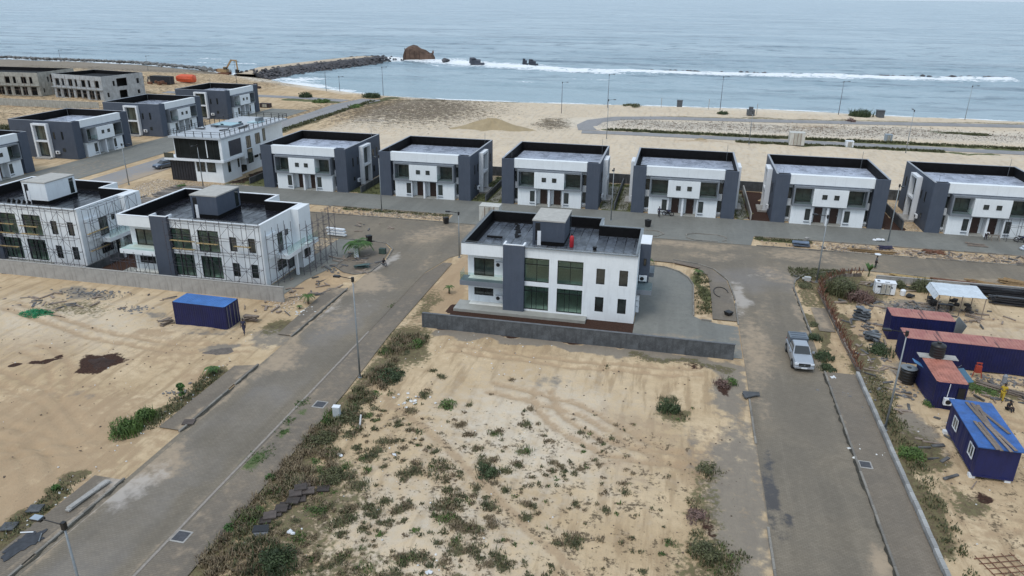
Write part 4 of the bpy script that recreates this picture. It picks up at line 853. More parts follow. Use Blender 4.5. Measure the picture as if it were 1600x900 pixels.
for i, (x, lb) in enumerate(((-53.1, 'low garden wall left of the second duplex'), (-30.6, 'low garden wall between the second and third duplex'), (-9.0, 'low garden wall between the third duplex and its neighbour with the person at the porch'), (12.4, 'low garden wall between green grass and brown soil'), (34.4, 'low garden wall beside the rightmost duplex'), (-75.2, 'dark garden wall along the pool villa'))):
    bwall('garden_wall', lb, [(x, 117.0 if x > -70 else 118), (x, 135.8)], 1.1 if x < 30 else 1.4, CONCD if x != 12.4 else CONC, .18, cap=False)
bwall('boundary_wall', 'low grey plot wall behind the white canopy shed', [(25.6, 92.6), (60, 92.2)], .8, CONC, .2)
bwall('garden_wall', 'low wall between the two scaffolded villas', [(-69.4, 69.6), (-69.4, 86)], 1.0, CONCD, .18, cap=False)

# ------------------------------------------------------------------ kerbs of single kerb stones
KST = MB().box(-.485, .485, -.08, .08, -.1, .15).mesh('kerb_stone'); RBLK = pm('rust_stained_block', (.17, .145, .125), .9, .35, 2., bump=.5, rnd=.3); KERBM = pm('kerb_concrete', (.21, .195, .17), .85, .25, 2., bump=.3, rnd=.22)
def kerb(P, z=0.0, gaps=()):
    o0 = P[0]; r = empty('kerb', (o0[0], o0[1], z)); r['kind'] = 'structure'; acc = 0
    for a, b in zip(P[:-1], P[1:]):
        a, b = Vector(a) - Vector(o0), Vector(b) - Vector(o0); d = b - a; L = d.length; n = max(1, int(round(L))); d.normalize(); rz = math.atan2(d.y, d.x)
        for i in range(n):
            p = a + d * (L / n) * (i + .5)
            if random.random() < .03: continue
            o = link('kerb_stone', KST, KERBM, r, (p.x, p.y, random.uniform(-.012, .012)), (0, 0, rz + random.uniform(-.015, .015))); o.scale = (L / n, 1, 1)
for P in ([(-36.4, 18), (-36.4, 36.8)], [(-36.4, 43), (-36.4, 54.8)], [(-36.4, 61), (-36.4, 74.6)],
          [(-37.6, 79.2), (-36.0, 80.3), (-35.8, 85.5), (-36.5, 89.5), (-38.2, 91.6), (-41, 92.1)], [(-41.1, 91.5), (-41.1, 81.2), (-39.2, 79.6), (-37.6, 79.2)],
          [(15.4, 18), (15.4, 66)], [(15.4, 74), (15.3, 87.9), (15.8, 90.4), (17.1, 92.8), (20.8, 94.9), (24.2, 96.4), (28.7, 96.2), (42.3, 93.8), (60, 92.9)],
          [(8.15, 75), (8.15, 83), (7.7, 88.4), (6.1, 92.1), (4.2, 93.6), (.9, 94.5)], [(3.5, 76.3), (3.5, 85.8), (2.9, 88.2), (1.7, 90.2), (0, 91.4), (-2.5, 91.6)], [(3.5, 76.3), (4.3, 75.4), (5.4, 75.3)],
          [(-56, 103.5), (-33.3, 103.5)], [(12.2, 103.5), (60, 103.5)], [(12.3, 107.9), (60, 107.9)], [(-54, 107.85), (-33.6, 107.85)], [(-48.8, 91.9), (-41.5, 92.2)],
          [(3.8, 103.9), (2.6, 104.8), (2.6, 106.4), (3.8, 107.2), (7, 107.2), (8.2, 106.4), (8.2, 104.8), (7, 103.9), (3.8, 103.9)], [(-5, 107.2), (-1.5, 107.0), (-.6, 105.8), (-1.6, 104.3), (-5, 103.9)]):
    kerb(P)
m = MB(); m.box(-.09, .09, 0, 46, 0, .02); o = m.build('channel_edge', pm('edge_concrete', (.27, .24, .21), .85, .2, 3.), None, loc=(-29.25, 18, .075)); o['kind'] = 'structure'

def gutter(x, y0, y1, w0, w1, side):  # dark ribbon by the kerb: shade of the open gutter gap painted as colour
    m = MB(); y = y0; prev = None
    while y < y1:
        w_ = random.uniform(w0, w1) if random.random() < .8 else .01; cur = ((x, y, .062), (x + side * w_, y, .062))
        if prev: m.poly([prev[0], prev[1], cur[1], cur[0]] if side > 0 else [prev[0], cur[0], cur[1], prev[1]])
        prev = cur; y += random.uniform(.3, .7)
    o = m.build('gutter_shade', pm('gutter_shade', (.045, .042, .032), .95, .5, 3.)); o['kind'] = 'structure'
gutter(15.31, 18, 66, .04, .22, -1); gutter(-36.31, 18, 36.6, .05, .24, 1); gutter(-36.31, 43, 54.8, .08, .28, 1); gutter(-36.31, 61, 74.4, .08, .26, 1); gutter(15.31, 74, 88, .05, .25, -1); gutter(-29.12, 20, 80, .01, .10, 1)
# block wall with starter bars on the right
BLK = MB().box(-.14, .14, -.46, .46, 0, .42).mesh('wall_block')
r = empty('block_wall', (18.25, 18, .0), 0, 'low kerb-like concrete block wall running along the right pavement', 'wall')
y = 18.5
while y < 66: link('wall_block', BLK, pm('wall_block', (.30, .30, .29), .85, .22, 2., bump=.4, rnd=.2), r, (random.uniform(-.015, .015), y - 18, 0), (0, 0, random.uniform(-.02, .02))); y += .96
BLK2 = MB().box(-.14, .14, -.46, .46, 0, .42).mesh('wall_block')
BAR = [MB().tube((0, 0, 0), (a, b, .8), .034, n=4).mesh('rebar') for a, b in ((.12, .1), (-.2, .15), (.3, -.2), (-.05, -.25), (.42, .3))]
P = [(18.5, 66.4), (18.3, 73.7), (18.2, 80), (18.1, 87.3), (18.7, 89.6), (20.4, 92.3), (22.1, 93.6), (24.2, 94.2)]
r = empty('block_wall', (*P[0], 0), 0, 'curving low block wall bristling with rusty starter bars', 'wall'); cnt = 0; extra = MB()
for a, b in zip(P[:-1], P[1:]):
    a0, b0 = Vector(a) - Vector(P[0]), Vector(b) - Vector(P[0]); d = b0 - a0; L = d.length; n = int(L / .96) or 1; d.normalize(); rz = math.atan2(d.y, d.x) - pi / 2
    for i in range(n):
        p = a0 + d * (L / n) * (i + .5); link('wall_block', BLK2, RBLK, r, (p.x, p.y, -.05), (0, 0, rz))
        for k in range(9):
            q = p + d * random.uniform(-.45, .45) + Vector((random.uniform(-.1, .2), 0)); cnt += 1
            if k >= 8 or cnt >= 290: a_, b_ = random.uniform(-.3, .4), random.uniform(-.3, .3); extra.tube((q.x, q.y, .3), (q.x + a_, q.y + b_, 1.0), .034, n=4)
            else: link('rebar', BAR[(i + k) % 5], RUST, r, (q.x, q.y, .3), (random.uniform(-.5, .5), random.uniform(-.3, .6), random.uniform(0, 6)))
o = extra.build('starter_bars', RUST, r); o['kind'] = 'stuff'

# manhole covers, drain covers
def manhole(px, py, w_, z, label):
    p = at(px, py, z); r = empty('manhole', (p.x, p.y, z), 0, label, 'manhole cover'); MB().box(-w_ - .12, w_ + .12, -w_ - .12, w_ + .12, 0, .012).build('surround', CONC, r)
    m = MB(); m.box(-w_, w_, -w_, w_, .012, .025)
    for k in range(5): m.box(-w_, w_, -w_ + (k + .3) * w_ * .4, -w_ + (k + .55) * w_ * .4, .025, .032)
    m.build('cover', pm('cast_iron', (.06, .062, .07), .6, .3, 5.), r)
manhole(283, 838, .42, .08, 'square iron manhole cover in the left pavement, nearest the camera'); manhole(500, 632, .42, .08, 'square iron manhole cover beside the pale utility cabinet'); manhole(1352, 726, .36, .115, 'square iron manhole cover in the right pavement')
# pile of concrete drain covers in the grass
SLABM = pm('drain_slab', (.060, .048, .042), .8, .3, 3., rnd=.4); SL = MB().box(-.42, .42, -.36, .36, 0, .09).mesh('drain_cover')
pts = [(505, 764, .05), (482, 770, .2), (470, 767, .32), (468, 780, .05), (458, 785, .18), (446, 791, .05), (440, 797, .16), (430, 803, .05), (422, 808, .16), (414, 813, .04), (476, 758, .1), (462, 775, .28)]
LB = ['nearest the kerb of the long row', 'top of the far end stack', 'tilted on the far end stack', 'second from far end', 'half covering its neighbour', 'middle of the row', 'darker middle one lying raised', 'third from the near end', 'second from the near end', 'near end of the row', 'far end, leaning outward', 'raised above the third stack']
for i, (px, py, z) in enumerate(pts):
    p = at(px, py, .05); o = link('drain_cover', SL, SLABM, None, (p.x, p.y, z), (random.uniform(-.08, .08), random.uniform(-.08, .08), .35 + random.uniform(-.15, .15)))
    tag(o, 'dark brown concrete drain cover in the grass, ' + LB[i], 'drain cover', 'drain covers stacked in the dry grass')
p = at(408, 832, .05); r = empty('battery_box', (p.x, p.y, 0), .35, 'dark box with pale side lying at the near end of the drain covers', 'box'); MB().box(-.45, .45, -.3, .3, 0, .35).build('box', pm('box_grey', (.35, .36, .38), .6), r); MB().box(-.48, .48, -.33, .33, .35, .4).build('lid', BLACK, r)
p = at(527, 653, 0); r = empty('utility_cabinet', (p.x, p.y, 0), .1, 'pale grey roadside utility cabinet in the dry grass', 'utility cabinet'); MB().box(-.28, .28, -.2, .2, .05, 1.05).build('body', pm('cabinet_paint', (.50, .53, .54), .5, .06), r); MB().box(-.31, .31, -.23, .23, 1.05, 1.12).build('lid', WHITE2, r); MB().box(-.22, .22, -.215, -.2, .15, .98).build('door', pm('cabinet_door', (.44, .47, .48), .5), r)
p = at(562, 668, 0); r = empty('marker_post', (p.x, p.y, 0), 0, 'leaning white concrete marker post beside the utility cabinet', 'post'); MB().tube((0, 0, 0), (.12, .15, 1.1), .08, .07, 4).build('shaft', WHITE2, r); MB().box(-.2, .1, -.25, -.05, 0, .12).build('foot', CONC, r)
p = at(508, 388, .1)
p = at(514 + 46, 414, .1)
p = at(557, 402, .1); r = empty('utility_cabinet', (p.x, p.y, .1), 0, 'white utility cabinet beneath the palm on the round planter', 'utility cabinet'); MB().lathe([(.34, 0), (.34, 1.25), (.36, 1.25), (.36, 1.35)], n=4).build('body', WHITE2, r); MB().box(-.3, .3, -.3, .3, 1.35, 1.42).build('lid', WHITE2, r)
p = at(598, 396, .1); r = empty('crate', (p.x, p.y, .1), 0, 'dark green slatted crate on the round planter pavement', 'crate'); MB().box(-.42, .42, -.3, .3, 0, .72).build('body', pm('crate_green', (.035, .06, .05), .7), r)
SLT = MB().box(-.43, .43, -.02, .0, 0, .05).mesh('slat')
for k in range(5): link('slat', SLT, pm('slat_green', (.07, .11, .09), .7), r, (0, -.3, .08 + k * .13))
r = empty('sheet_pile', at(565, 418, .1), 0, 'heap of dark green roofing sheets by the round planter edge', 'sheets')
for k in range(7): MB().cbox((random.uniform(-.4, .5), random.uniform(-.4, .3), .2 + k * .05), (1.5, .35, .03), .4 + random.uniform(-.5, .5), random.uniform(-.2, .3)).build('sheet', pm('sheet_green', (.05, .085, .08), .5, .3, rnd=.4), r)

# ------------------------------------------------------------------ street lamps
LM = {}
def lamp(x, y, h, arm, label, z=0.):
    r = empty('street_lamp', (x, y, z), 0, label, 'street lamp', 'street lamps of the estate')
    key = round(h, 1)
    if key not in LM:
        LM[key] = (MB().lathe([(.095, 0), (.085, 2.5), (.05, h)], n=8).mesh('pole', True), MB().lathe([(.2, 0), (.2, .04), (.12, .08), (.12, .3)], n=8).mesh('base_plate'))
    link('pole', LM[key][0], METAL if z or y < 200 else SCAF, r); link('base_plate', LM[key][1], METAL, r)
    m = MB(); m.cbox((0, 0, h + .05), (.2, .2, .42)); c = m.build('control_box', BLACK, r)
    a, b = arm; m = MB(); m.tube((0, 0, h + .1), (a * 1.15, b * 1.15, h + .22), .035, n=5); ar = m.build('arm', BLACK, r)
    m = MB(); m.cbox((a * 1.45, b * 1.45, h + .2), (.6 if a else .3, .3 if a else .6, .12)); m.build('lamp_head', BLACK, ar); m = MB(); m.cbox((a * 1.5, b * 1.5, h + .275), (.5 if a else .34, .34 if a else .5, .03)); m.build('solar_panel', pm('panel_glass', (.30, .36, .42), .15, .1) if 'bottom left' in label else BLACK, ar)
nn = at(98, 815, 8.7)
for (x, y, h, arm, lb) in ((nn.x, nn.y, 8.4, (-1, 0), 'street lamp at the bottom left corner with its arm toward the sandy plot'), (18.55, 56.6, 8.6, (-1, 0), 'tall street lamp by the block wall near the blue cabins'), (-26.2, 54.8, 9.5, (-1, 0), 'street lamp in the middle of the left road verge'),
    (-45.2, 107.0, 8.8, (0, -1), 'street lamp in front of the second duplex'), (-26.8, 88.6, 6.0, (-1, 0), 'short street lamp behind the left end of the lone villa'), (-8.9, 110.9, 8.0, (0, -1), 'street lamp between the third and fourth duplex'), (30.9, 110.2, 8.2, (0, -1), 'street lamp between the fifth and sixth duplex'),
    (18.3, 90.6, 8.3, (-1, 0), 'street lamp at the overgrown corner of the right road'), (-95.5, 111.7, 7.2, (1, 0), 'street lamp at the left by the paved side road'), (-82.0, 113.9, 7.3, (0, -1), 'street lamp in front of the pool villa'),
    (-122.6, 246.8, 8.5, (1, 0), 'left of the two lamps close together on the beach'), (-118.1, 248.2, 5.0, (1, 0), 'shorter beach lamp next to a taller one'), (-98.9, 241.2, 9.3, (1, 0), 'beach lamp at the end of the side road by the shrubs'), (-33.9, 218.2, 8.9, (1, 0), 'beach lamp left of the curving coast road'),
    (-22.1, 235.4, 9.8, (1, 0), 'tall lamp behind the curve of the coast road'), (-16.8, 181.0, 9.2, (1, 0), 'lamp inside the curve of the coast road, nearest the duplexes'), (12.1, 239.9, 9.8, (1, 0), 'shore lamp left of the sea-front bush'), (46.3, 239.2, 9.6, (1, 0), 'shore lamp beside the round dark green bush'),
    (80.6, 239.1, 9.5, (1, 0), 'rightmost lamp on the shore'), (50.7, 181.5, 9.4, (0, 1), 'lamp beside the inner coast road, above the fifth and sixth duplex'), (16.8, 184.0, 7.2, (0, 1), 'lamp by the inner coast road above the fourth duplex'), (-229, 292, 6, (1, 0), 'lamp on the far left rocky shore'), (-292, 312, 5.5, (1, 0), 'farthest left lamp by the rocks'), (-166, 260, 7.8, (1, 0), 'lamp on the sand beside the excavator')):
    lamp(x, y, h, arm, lb)
# short bollards / posts on the shore
for i, (px, py, lb) in enumerate(((1033, 168, 'thin dark post on the shore left of the grey tank'), (1107, 170, 'thin pale post on the shore between two lamps'), (1182, 178, 'thin post beside the small shore kiosk'))):
    p = at(px, py); m = MB().tube((0, 0, -.2), (0, 0, 3.0), .09, n=5); standing('post', lb, 'post', (p.x, p.y, 0), m, CONC)

# ------------------------------------------------------------------ shipping containers
def container(loc, rz, L, W, H, mat, roofm, label, doors='x1', corr=.25, cat='container', extras=None, group=None):
    r = empty('shipping_container', loc, rz, label, cat, group)
    m = MB(); t = .035
    def corrug(T, L_):
        u = .08; k = 0
        prof = []
        while u < L_ - .08: prof.append((u, 0 if k % 4 in (0, 1) else -t)); u += corr / 4 * (1.3 if k % 2 == 0 else .7); k += 1
        prof.append((L_ - .08, prof[-1][1]))
        for (a, da), (b, db) in zip(prof[:-1], prof[1:]): m.poly([T(a, .12, da), T(b, .12, db), T(b, H - .1, db), T(a, H - .1, da)])
    corrug(TF((0, 0), (1, 0), (0, -1)), L); corrug(TF((0, W), (1, 0), (0, 1)), L)
    if 'x0' not in doors: corrug(TF((0, 0), (0, 1), (-1, 0)), W)
    if 'x1' not in doors: corrug(TF((L, 0), (0, 1), (1, 0)), W)
    m.build('side_panel', mat, r)
    f = MB(); e = .07
    for x in (0, L - e * 1.6):
        for y in (-.01, W - e * 1.5): f.box(x, x + e * 1.6, y, y + e * 1.6, 0, H)
    for z0, z1 in ((.0, .14), (H - .12, H - .01)):
        f.box(.1, L - .1, -.012, .06, z0, z1).box(.1, L - .1, W - .06, W + .012, z0, z1).box(-.01, .06, .1, W - .1, z0, z1).box(L - .06, L + .01, .1, W - .1, z0, z1)
    f.build('frame', mat, r)
    q = MB(); n = int(L / .3)
    q.box(.0, L, .0, W, H - .06, H)
    for i in range(n): q.box(.15 + i * (L - .3) / n, .15 + (i + .5) * (L - .3) / n, .12, W - .12, H, H + .02)
    q.build('roof', roofm, r)
    for s, x in (('x0', 0), ('x1', L)):
        if s in doors:
            sg = -1 if s == 'x0' else 1
            for k in (0, 1):
                d = MB(); d.box(min(x, x - sg * .05), max(x, x - sg * .05), .1 + k * (W / 2 - .1) + .01, W / 2 + k * (W / 2 - .1) - .01, .14, H - .12); do = d.build('door', mat, r)
                b = MB()
                for yy in (.35, .85): b.tube((x + sg * .04, yy + k * (W / 2 - .05), .1), (x + sg * .04, yy + k * (W / 2 - .05), H - .1), .03, n=5)
                b.build('lock_rod', METAL, do)
    return r
container((-49.6, 61.0, .02), R(-.6), 6.06, 2.44, 2.55, BLUEC, BLUER, 'blue shipping container standing alone on the sandy left plot')
c1 = container((22.9, 75.2, .0), R(-1), 5.9, 2.35, 2.6, BLUEC, REDR, 'short blue container with faded red roof behind the long one')
c2 = container((22.9, 69.9, 0), R(-1.5), 12.19, 2.44, 2.6, BLUEC, REDR, 'long blue container with patched faded red roof running out at the right edge')
c3 = container((23.2, 61.2, 0), 0, 2.45, 5.3, 2.6, BLUEC, ORANGER, 'small blue site cabin with orange roof and a wall air conditioner', doors='', cat='cabin')
ac_unit(c3, TF((0, 0), (1, 0), (0, -1)), .75, .65); MB().box(1.75, 2.3, -.03, .0, .15, 2.2).build('door', FRAME, c3); MB().tube((1.0, -.05, 1.3), (1.05, -.05, 2.5), .03).build('pipe', WHITE2, c3)
MB().cbox((-.35, 4.2, 2.2), (.9, .8, .04), 0, 0, .5).build('awning', pm('awning_blue', (.10, .25, .48), .5), c3); MB().cbox((2.8, 2.6, 2.15), (1.0, 2.6, .04), 0, 0, -.25).build('awning', pm('awning_teal', (.05, .13, .20), .5), c3)
MB().box(-.2, 3.0, 4.5, 5.5, 2.62, 2.66).build('platform', CONC, c3)
c4 = container((23.15, 51.0, .3), R(-1), 2.65, 6.6, 2.5, pm('cabin_blue', (.009, .014, .085), .55, .15, .8), pm('cabin_roof_blue', (.028, .105, .33), .55, .3, 1.2, streak=True, dirt=(.05, .10, .19)), 'dark blue site cabin on blocks with planks lying on its bright blue roof', doors='', corr=1.2, cat='cabin')
MB().box(-.22, 2.85, -.2, 6.8, 2.52, 2.6).build('eaves', pm('cabin_roof_blue', (1, 1, 1)), c4)
for y in (.7, 4.4): window(c4, LEFTW(-.0), y, y + .95, .95, 1.95, mull=(y + .47,), mf=WHITE2, d=.03)
BL = MB().box(-.2, .2, -.2, .2, 0, .32).mesh('block')
for x, y, lb in ((23.2, 51.3, 'front left'), (25.5, 51.2, 'front right'), (23.2, 57.2, 'rear left'), (25.5, 57.2, 'rear right')):
    tag(link('block', BL, WHITE2, None, (x, y, -.02)), 'pale concrete block under the %s corner of the planked blue cabin' % lb, 'block', 'blocks under the cabin')
PL = MB().box(-.11, .11, -2., 2., 0, .05).mesh('plank')
for i, (x, y, a, L, lb) in enumerate(((24.35, 55.5, .10, .95, 'far left'), (24.55, 55.4, .02, .9, 'far, second'), (24.8, 55.5, -.06, .8, 'far, middle'), (25.1, 55.2, .28, 1.1, 'far, slanting right'), (23.95, 52.5, .08, .95, 'near left'), (24.2, 52.4, .06, .95, 'near, second'), (24.7, 52.4, .12, .95, 'near, middle'), (24.95, 52.5, .2, .9, 'near right, slanting'))):
    o = link('plank', PL, WOODG, None, (x, y, 2.925 + .004 * i), (0, 0, a)); o.scale = (1, L, 1); tag(o, 'grey weathered plank on the bright blue cabin roof, ' + lb, 'plank', 'planks on the blue cabin roof')
def tank(loc, r_, h, label):
    r = empty('water_tank', loc, 0, label, 'water tank', 'black water tanks'); pr = [(r_ * .96, 0), (r_, .06)]
    for k in range(4): z = .1 + k * (h - .25) / 4; pr += [(r_, z), (r_ * .965, z + .04), (r_ * .965, z + .1), (r_, z + .14)]
    pr += [(r_, h - .12), (r_ * .5, h + .02), (r_ * .3, h + .05)]; MB().lathe(pr, n=20).build('body', BLACK, r, True); MB().lathe([(r_ * .3, h + .05), (r_ * .3, h + .14), (r_ * .1, h + .16)], n=12).build('lid', BLACK, r)
tank((24.5, 66.2, 2.68), .62, 1.25, 'black water tank standing on the rear of the orange-roofed cabin'); tank((22.4, 65.8, 0), .68, 1.35, 'black open-topped water tank on the ground left of the orange-roofed cabin')
o = MB(); o.lathe([(.60, 1.40), (.70, 1.43), (.70, 1.47), (.60, 1.47)], n=20)
tag(o.build('tank_rim', METAL, None, loc=(22.4, 65.8, .0)), 'grey metal ring lying on the ground tank', 'ring')
m = MB().cbox((0, 0, 1.1), (.06, 2.4, 2.2), 0, .0, .35); standing('steel_sheet', 'grey ribbed steel panel leaning on the end of the short red-roofed container', 'sheet', (29.6, 76.6, 0), m, METAL)
# white boxes / plant
def steelbox(loc, L, W, H, label, mat=CREAM, rz=0, cat='container', name='storage_box'):
    r = empty(name, loc, rz, label, cat); MB().box(0, L, 0, W, .1, H - .06).build('body', mat, r); m = MB().box(-.04, L + .04, -.04, W + .04, H - .06, H); m.build('roof', mat, r)
    d = MB()
    for k in range(2): d.box(L * (.28 + .23 * k), L * (.28 + .23 * k) + L * .21, -.04, 0, .2, H - .2)
    d.build('door', pm('cream_door', (.40, .39, .34), .6, .15, 2., streak=True, dirt=(.2, .13, .08)), r); b = MB()
    for k in range(3): b.box(L * (.27 + .235 * k), L * (.27 + .235 * k) + .06, -.09, -.04, .15, H - .1)
    b.build('lock_rod', RUST if mat is CREAM else METAL, r); s = MB(); s.box(.1, L - .1, .1, W - .1, 0, .1); s.build('skid', BLACK, r)
    return r
steelbox((-28.6, 105.4, 0), 3.1, 2.0, 2.5, 'pale cream steel container behind the left end of the lone villa'); steelbox((25.9, 184.4, 0), 3.4, 2.4, 3.0, 'pale steel container beside the coast road above the fifth duplex')
steelbox((38.6, 185.2, 0), 1.7, 1.4, 1.5, 'small pale box beside the inner coast road', WHITE2, cat='box'); steelbox((49.6, 196.2, 0), 1.6, 1.3, 1.7, 'small bluish box in the rubble field beside the coast road', pm('bluegrey_box', (.28, .33, .37), .6), cat='box')
standing('kiosk', 'dark square kiosk by the sea to the right of the round bush', 'kiosk', (57.6, 238.5, -.1), MB().box(-1.0, 1.0, -1., 1., 0, 2.0).box(-1.15, 1.15, -1.15, 1.15, 2.0, 2.15), pm('kiosk', (.08, .09, .10), .7, .3))
standing('kiosk', 'dark tank-like box on the shore between two lamps', 'kiosk', (-.2, 243, -.5), MB().box(-.85, .85, -.85, .85, 0, 2.5).box(-.95, .95, -.95, .95, 2.5, 2.65), pm('kiosk', (.08, .09, .10)))
standing('kiosk', 'small dark hut near a clump of scrub on the shore, middle right', 'kiosk', (20.6, 232.5, 0), MB().box(-1.1, 1.1, -1., 1., 0, 1.5).box(-.6, .6, -.6, .6, 1.5, 2.3), pm('kiosk', (.08, .09, .10)))
g = steelbox((24.4, 88.2, 0), 2.2, 1.1, 1.5, 'white generator cabinet with dark vents in the right yard', WHITE2, R(-3), 'generator', 'generator')
m = MB(); m.box(.2, .7, -.05, -.04, .9, 1.1).box(1.4, 1.55, -.05, -.04, 1.0, 1.15).box(1.7, 1.85, -.05, -.04, .9, 1.05).box(.2, .5, .3, .8, 1.5, 1.51).box(1.0, 1.5, .2, .4, 1.5, 1.51); m.build('vent', BLACK, g)
standing('pump', 'small grey machine on the grass by the corner lamp', 'machine', (17.2, 90.6, .05), MB().box(-.35, .35, -.25, .25, .1, .55).cbox((.38, 0, .33), (.06, .4, .4)).tube((-.3, 0, .3), (-.6, 0, .3), .14, n=8), pm('machine', (.42, .43, .42), .6))
standing('bin', 'white drum with black cover beside the generator', 'drum', (27.6, 88.6, 0), MB().lathe([(.3, 0), (.32, .6), (.2, .7)], n=10), WHITE2); standing('bin_bag', 'black tarpaulin heap beside the white drum', 'tarpaulin', (28.2, 88.2, .15), MB().rock((0, 0, 0), .45).rock((.4, .1, 0), .3), BLACK)
deb = MB(); deb2 = MB()
for cx, cy, sx_, sy_, n in ((28, 84.8, 3.5, 1.0, 60), (21, 76, 1.2, 3.5, 40), (24, 91.5, 4, .7, 30), (30.5, 65.5, 3, 1.6, 34), (33, 83, 2.5, 1.5, 24), (20.5, 68, .8, 4, 24), (-41, 72, 1.6, 3, 26), (-40.5, 84, 1, 3.5, 26), (-38, 82.5, 1.2, 1.5, 14), (-66, 63, 4, 1.4, 30), (-47, 98, 3, 1.5, 10), (42, 105.6, 8, .9, 46), (24, 105.2, 6, .8, 24), (-82, 98, 8, 4, 40), (-48.5, 66.8, 5, .7, 14), (22, 57, 1, 5, 18)):
    for _ in range(n):
        x, y = random.gauss(cx, sx_), random.gauss(cy, sy_); z_ = .1 if y > 66 or x > 19 else .1
        (deb if random.random() < .6 else deb2).cbox((x, y, z_), (random.uniform(.3, 1.6), random.uniform(.06, .3), random.uniform(.04, .16)), random.uniform(0, 3.1), random.uniform(-.1, .1), random.uniform(-.12, .12))
for m_, mt in ((deb, WOODG), (deb2, pm('grey_debris', (.10, .10, .10), .8, .5, 2.))): o = m_.build('debris', mt); o['kind'] = 'stuff'
# canopy shed
r = empty('canopy', (29.6, 83.3, 0), R(-1), 'open shed with a sagging white sheet roof in the right yard', 'shed')
sh = MB(); nx, ny = 8, 6
for i in range(nx + 1):
    for j in range(ny + 1): sh.v.append((i * 4.8 / nx, j * 3.7 / ny, 2.35 + .12 * j / ny + .05 * sin(i * 1.9) * sin(j * 1.3 + i) - .03 * (i % 2)))
for i in range(nx):
    for j in range(ny): a = i * (ny + 1) + j; sh.f.append((a, a + ny + 1, a + ny + 2, a + 1)); sh.m.append(0)
sh.v += [(v[0], v[1], v[2] - .02) for v in sh.v]; n_ = (nx + 1) * (ny + 1); sh.f += [tuple(reversed([q + n_ for q in f])) for f in list(sh.f)]; sh.m = [0] * len(sh.f)
sh.build('roof_sheet', pm('white_tarp', (.55, .61, .66), .55, .12, 1.2, streak=True, dirt=(.30, .33, .36)), r, True)
MB().poly([(-.02, 0, 2.33), (-.02, 3.7, 2.45), (-.35, 3.6, 1.85), (-.3, .2, 1.7)]).poly([(-.03, 3.7, 2.45), (-.03, 0, 2.33), (-.31, .2, 1.7), (-.36, 3.6, 1.85)]).build('hanging_flap', pm('white_tarp', (1, 1, 1)), r)
PO = MB().tube((0, 0, 0), (0, 0, 2.35), .05, n=5).mesh('post')
for x in (.1, 2.4, 4.7):
    for y in (.1, 3.6): link('post', PO, WOODG, r, (x, y, 0))
bn = MB(); bn.box(.6, 2.2, 1.2, 1.7, .7, .78).box(.7, .78, 1.25, 1.33, 0, .7).box(2.02, 2.1, 1.25, 1.33, 0, .7).box(.7, .78, 1.57, 1.65, 0, .7).box(2.02, 2.1, 1.57, 1.65, 0, .7); standing('workbench', 'dark workbench under the white sheet roof', 'workbench', (29.6, 83.3, 0), bn, BLACK)
for k, (x, y, s) in enumerate(((30.2, 86.0, .7), (33.4, 84.6, .55), (32.4, 86.2, .6))):
    mm = MB()
    for q in range(4): mm.cbox((random.uniform(-.4, .4), random.uniform(-.3, .3), .2 + q * .22), (s, s * .8, .25), random.random() * 2)
    standing('crate_stack', ('dark stack of boxes at the back left under the sheet roof', 'dark stack of boxes at the right under the sheet roof', 'dark stack of boxes at the back of the sheet-roofed shed')[k], 'boxes', (x, y, 0), mm, pm('dark_box', (.045, .04, .038), .8, .5, 3.))
# timber, pipes and sheet stacks along the right yard
def pile(label, loc, rz, n, L, r_, mats, cat, spread=1.2, layers=3, jit=.12, name='pole', sq=False):
    r = empty(cat.replace(' ', '_'), loc, rz, label, cat)
    me = (MB().box(-L / 2, L / 2, -r_, r_, -r_ * .35, r_ * .35) if sq else MB().tube((-L / 2, 0, 0), (L / 2, 0, 0), r_, n=5)).mesh(name)
    for i in range(n):
        ly = min(layers - 1, int(i / n * layers)); link(name, me, mats, r, (random.uniform(-.3, .3) * L * .3, random.uniform(-spread, spread) * (1 - ly * .25), r_ + ly * r_ * 1.6 + .01 * i / n), (0, random.uniform(-.02, .03), random.uniform(-jit, jit)))
pile('heap of dark rusty pipes on the verge above the white canopy', (34.8, 94.2, 0), R(-4), 26, 4.6, .07, RUST, 'pipe pile', .6, 4)
pile('long olive bamboo poles on the verge left of the rusty pipes', (30.6, 95.0, 0), R(-6), 20, 5.0, .05, YWOOD, 'timber pile', .5, 3)
pile('tangle of tan timber poles on the verge right of the rusty pipes', (39.0, 94.8, 0), R(-10), 26, 5., .05, WOOD, 'timber pile', .7, 3, .3)
pile('large heap of tan timber poles at the right picture edge', (43.6, 95.3, 0), R(-18), 44, 6., .06, WOOD, 'timber pile', 1.2, 5, .3)
SHT = pm('black_steel_sheet', (.028, .028, .032), .45, .3, 2., rnd=.4)
pile('stack of black steel sections behind the canopy at the right edge', (40.0, 91.2, 0), R(-2), 26, 8.0, .13, SHT, 'steel stack', .7, 5, .04, 'steel_section', True)
pile('lower stack of black steel sections nearer the camera at the right edge', (40.8, 88.7, 0), R(-3), 22, 7.0, .13, SHT, 'steel stack', .8, 4, .05, 'steel_section', True)
pile('grey roofing sheets heaped by the reeds inside the right yard', (21.3, 79.8, 0), R(-30), 20, 1.5, .17, pm('slate_sheet', (.10, .11, .12), .5, .4, 2., rnd=.6), 'sheet pile', 1.0, 5, 1.1, 'sheet', True)
pile('grey roofing sheets scattered beside the end of the long container', (21.3, 74.6, 0), R(-5), 20, 1.4, .16, pm('slate_sheet', (1, 1, 1)), 'sheet pile', 1.1, 3, 1.2, 'sheet', True)
pile('planks lying on the ground before the long container', (30.4, 66.0, 0), R(-24), 7, 4.0, .09, WOODG, 'plank pile', .3, 2, .12, 'plank', True)
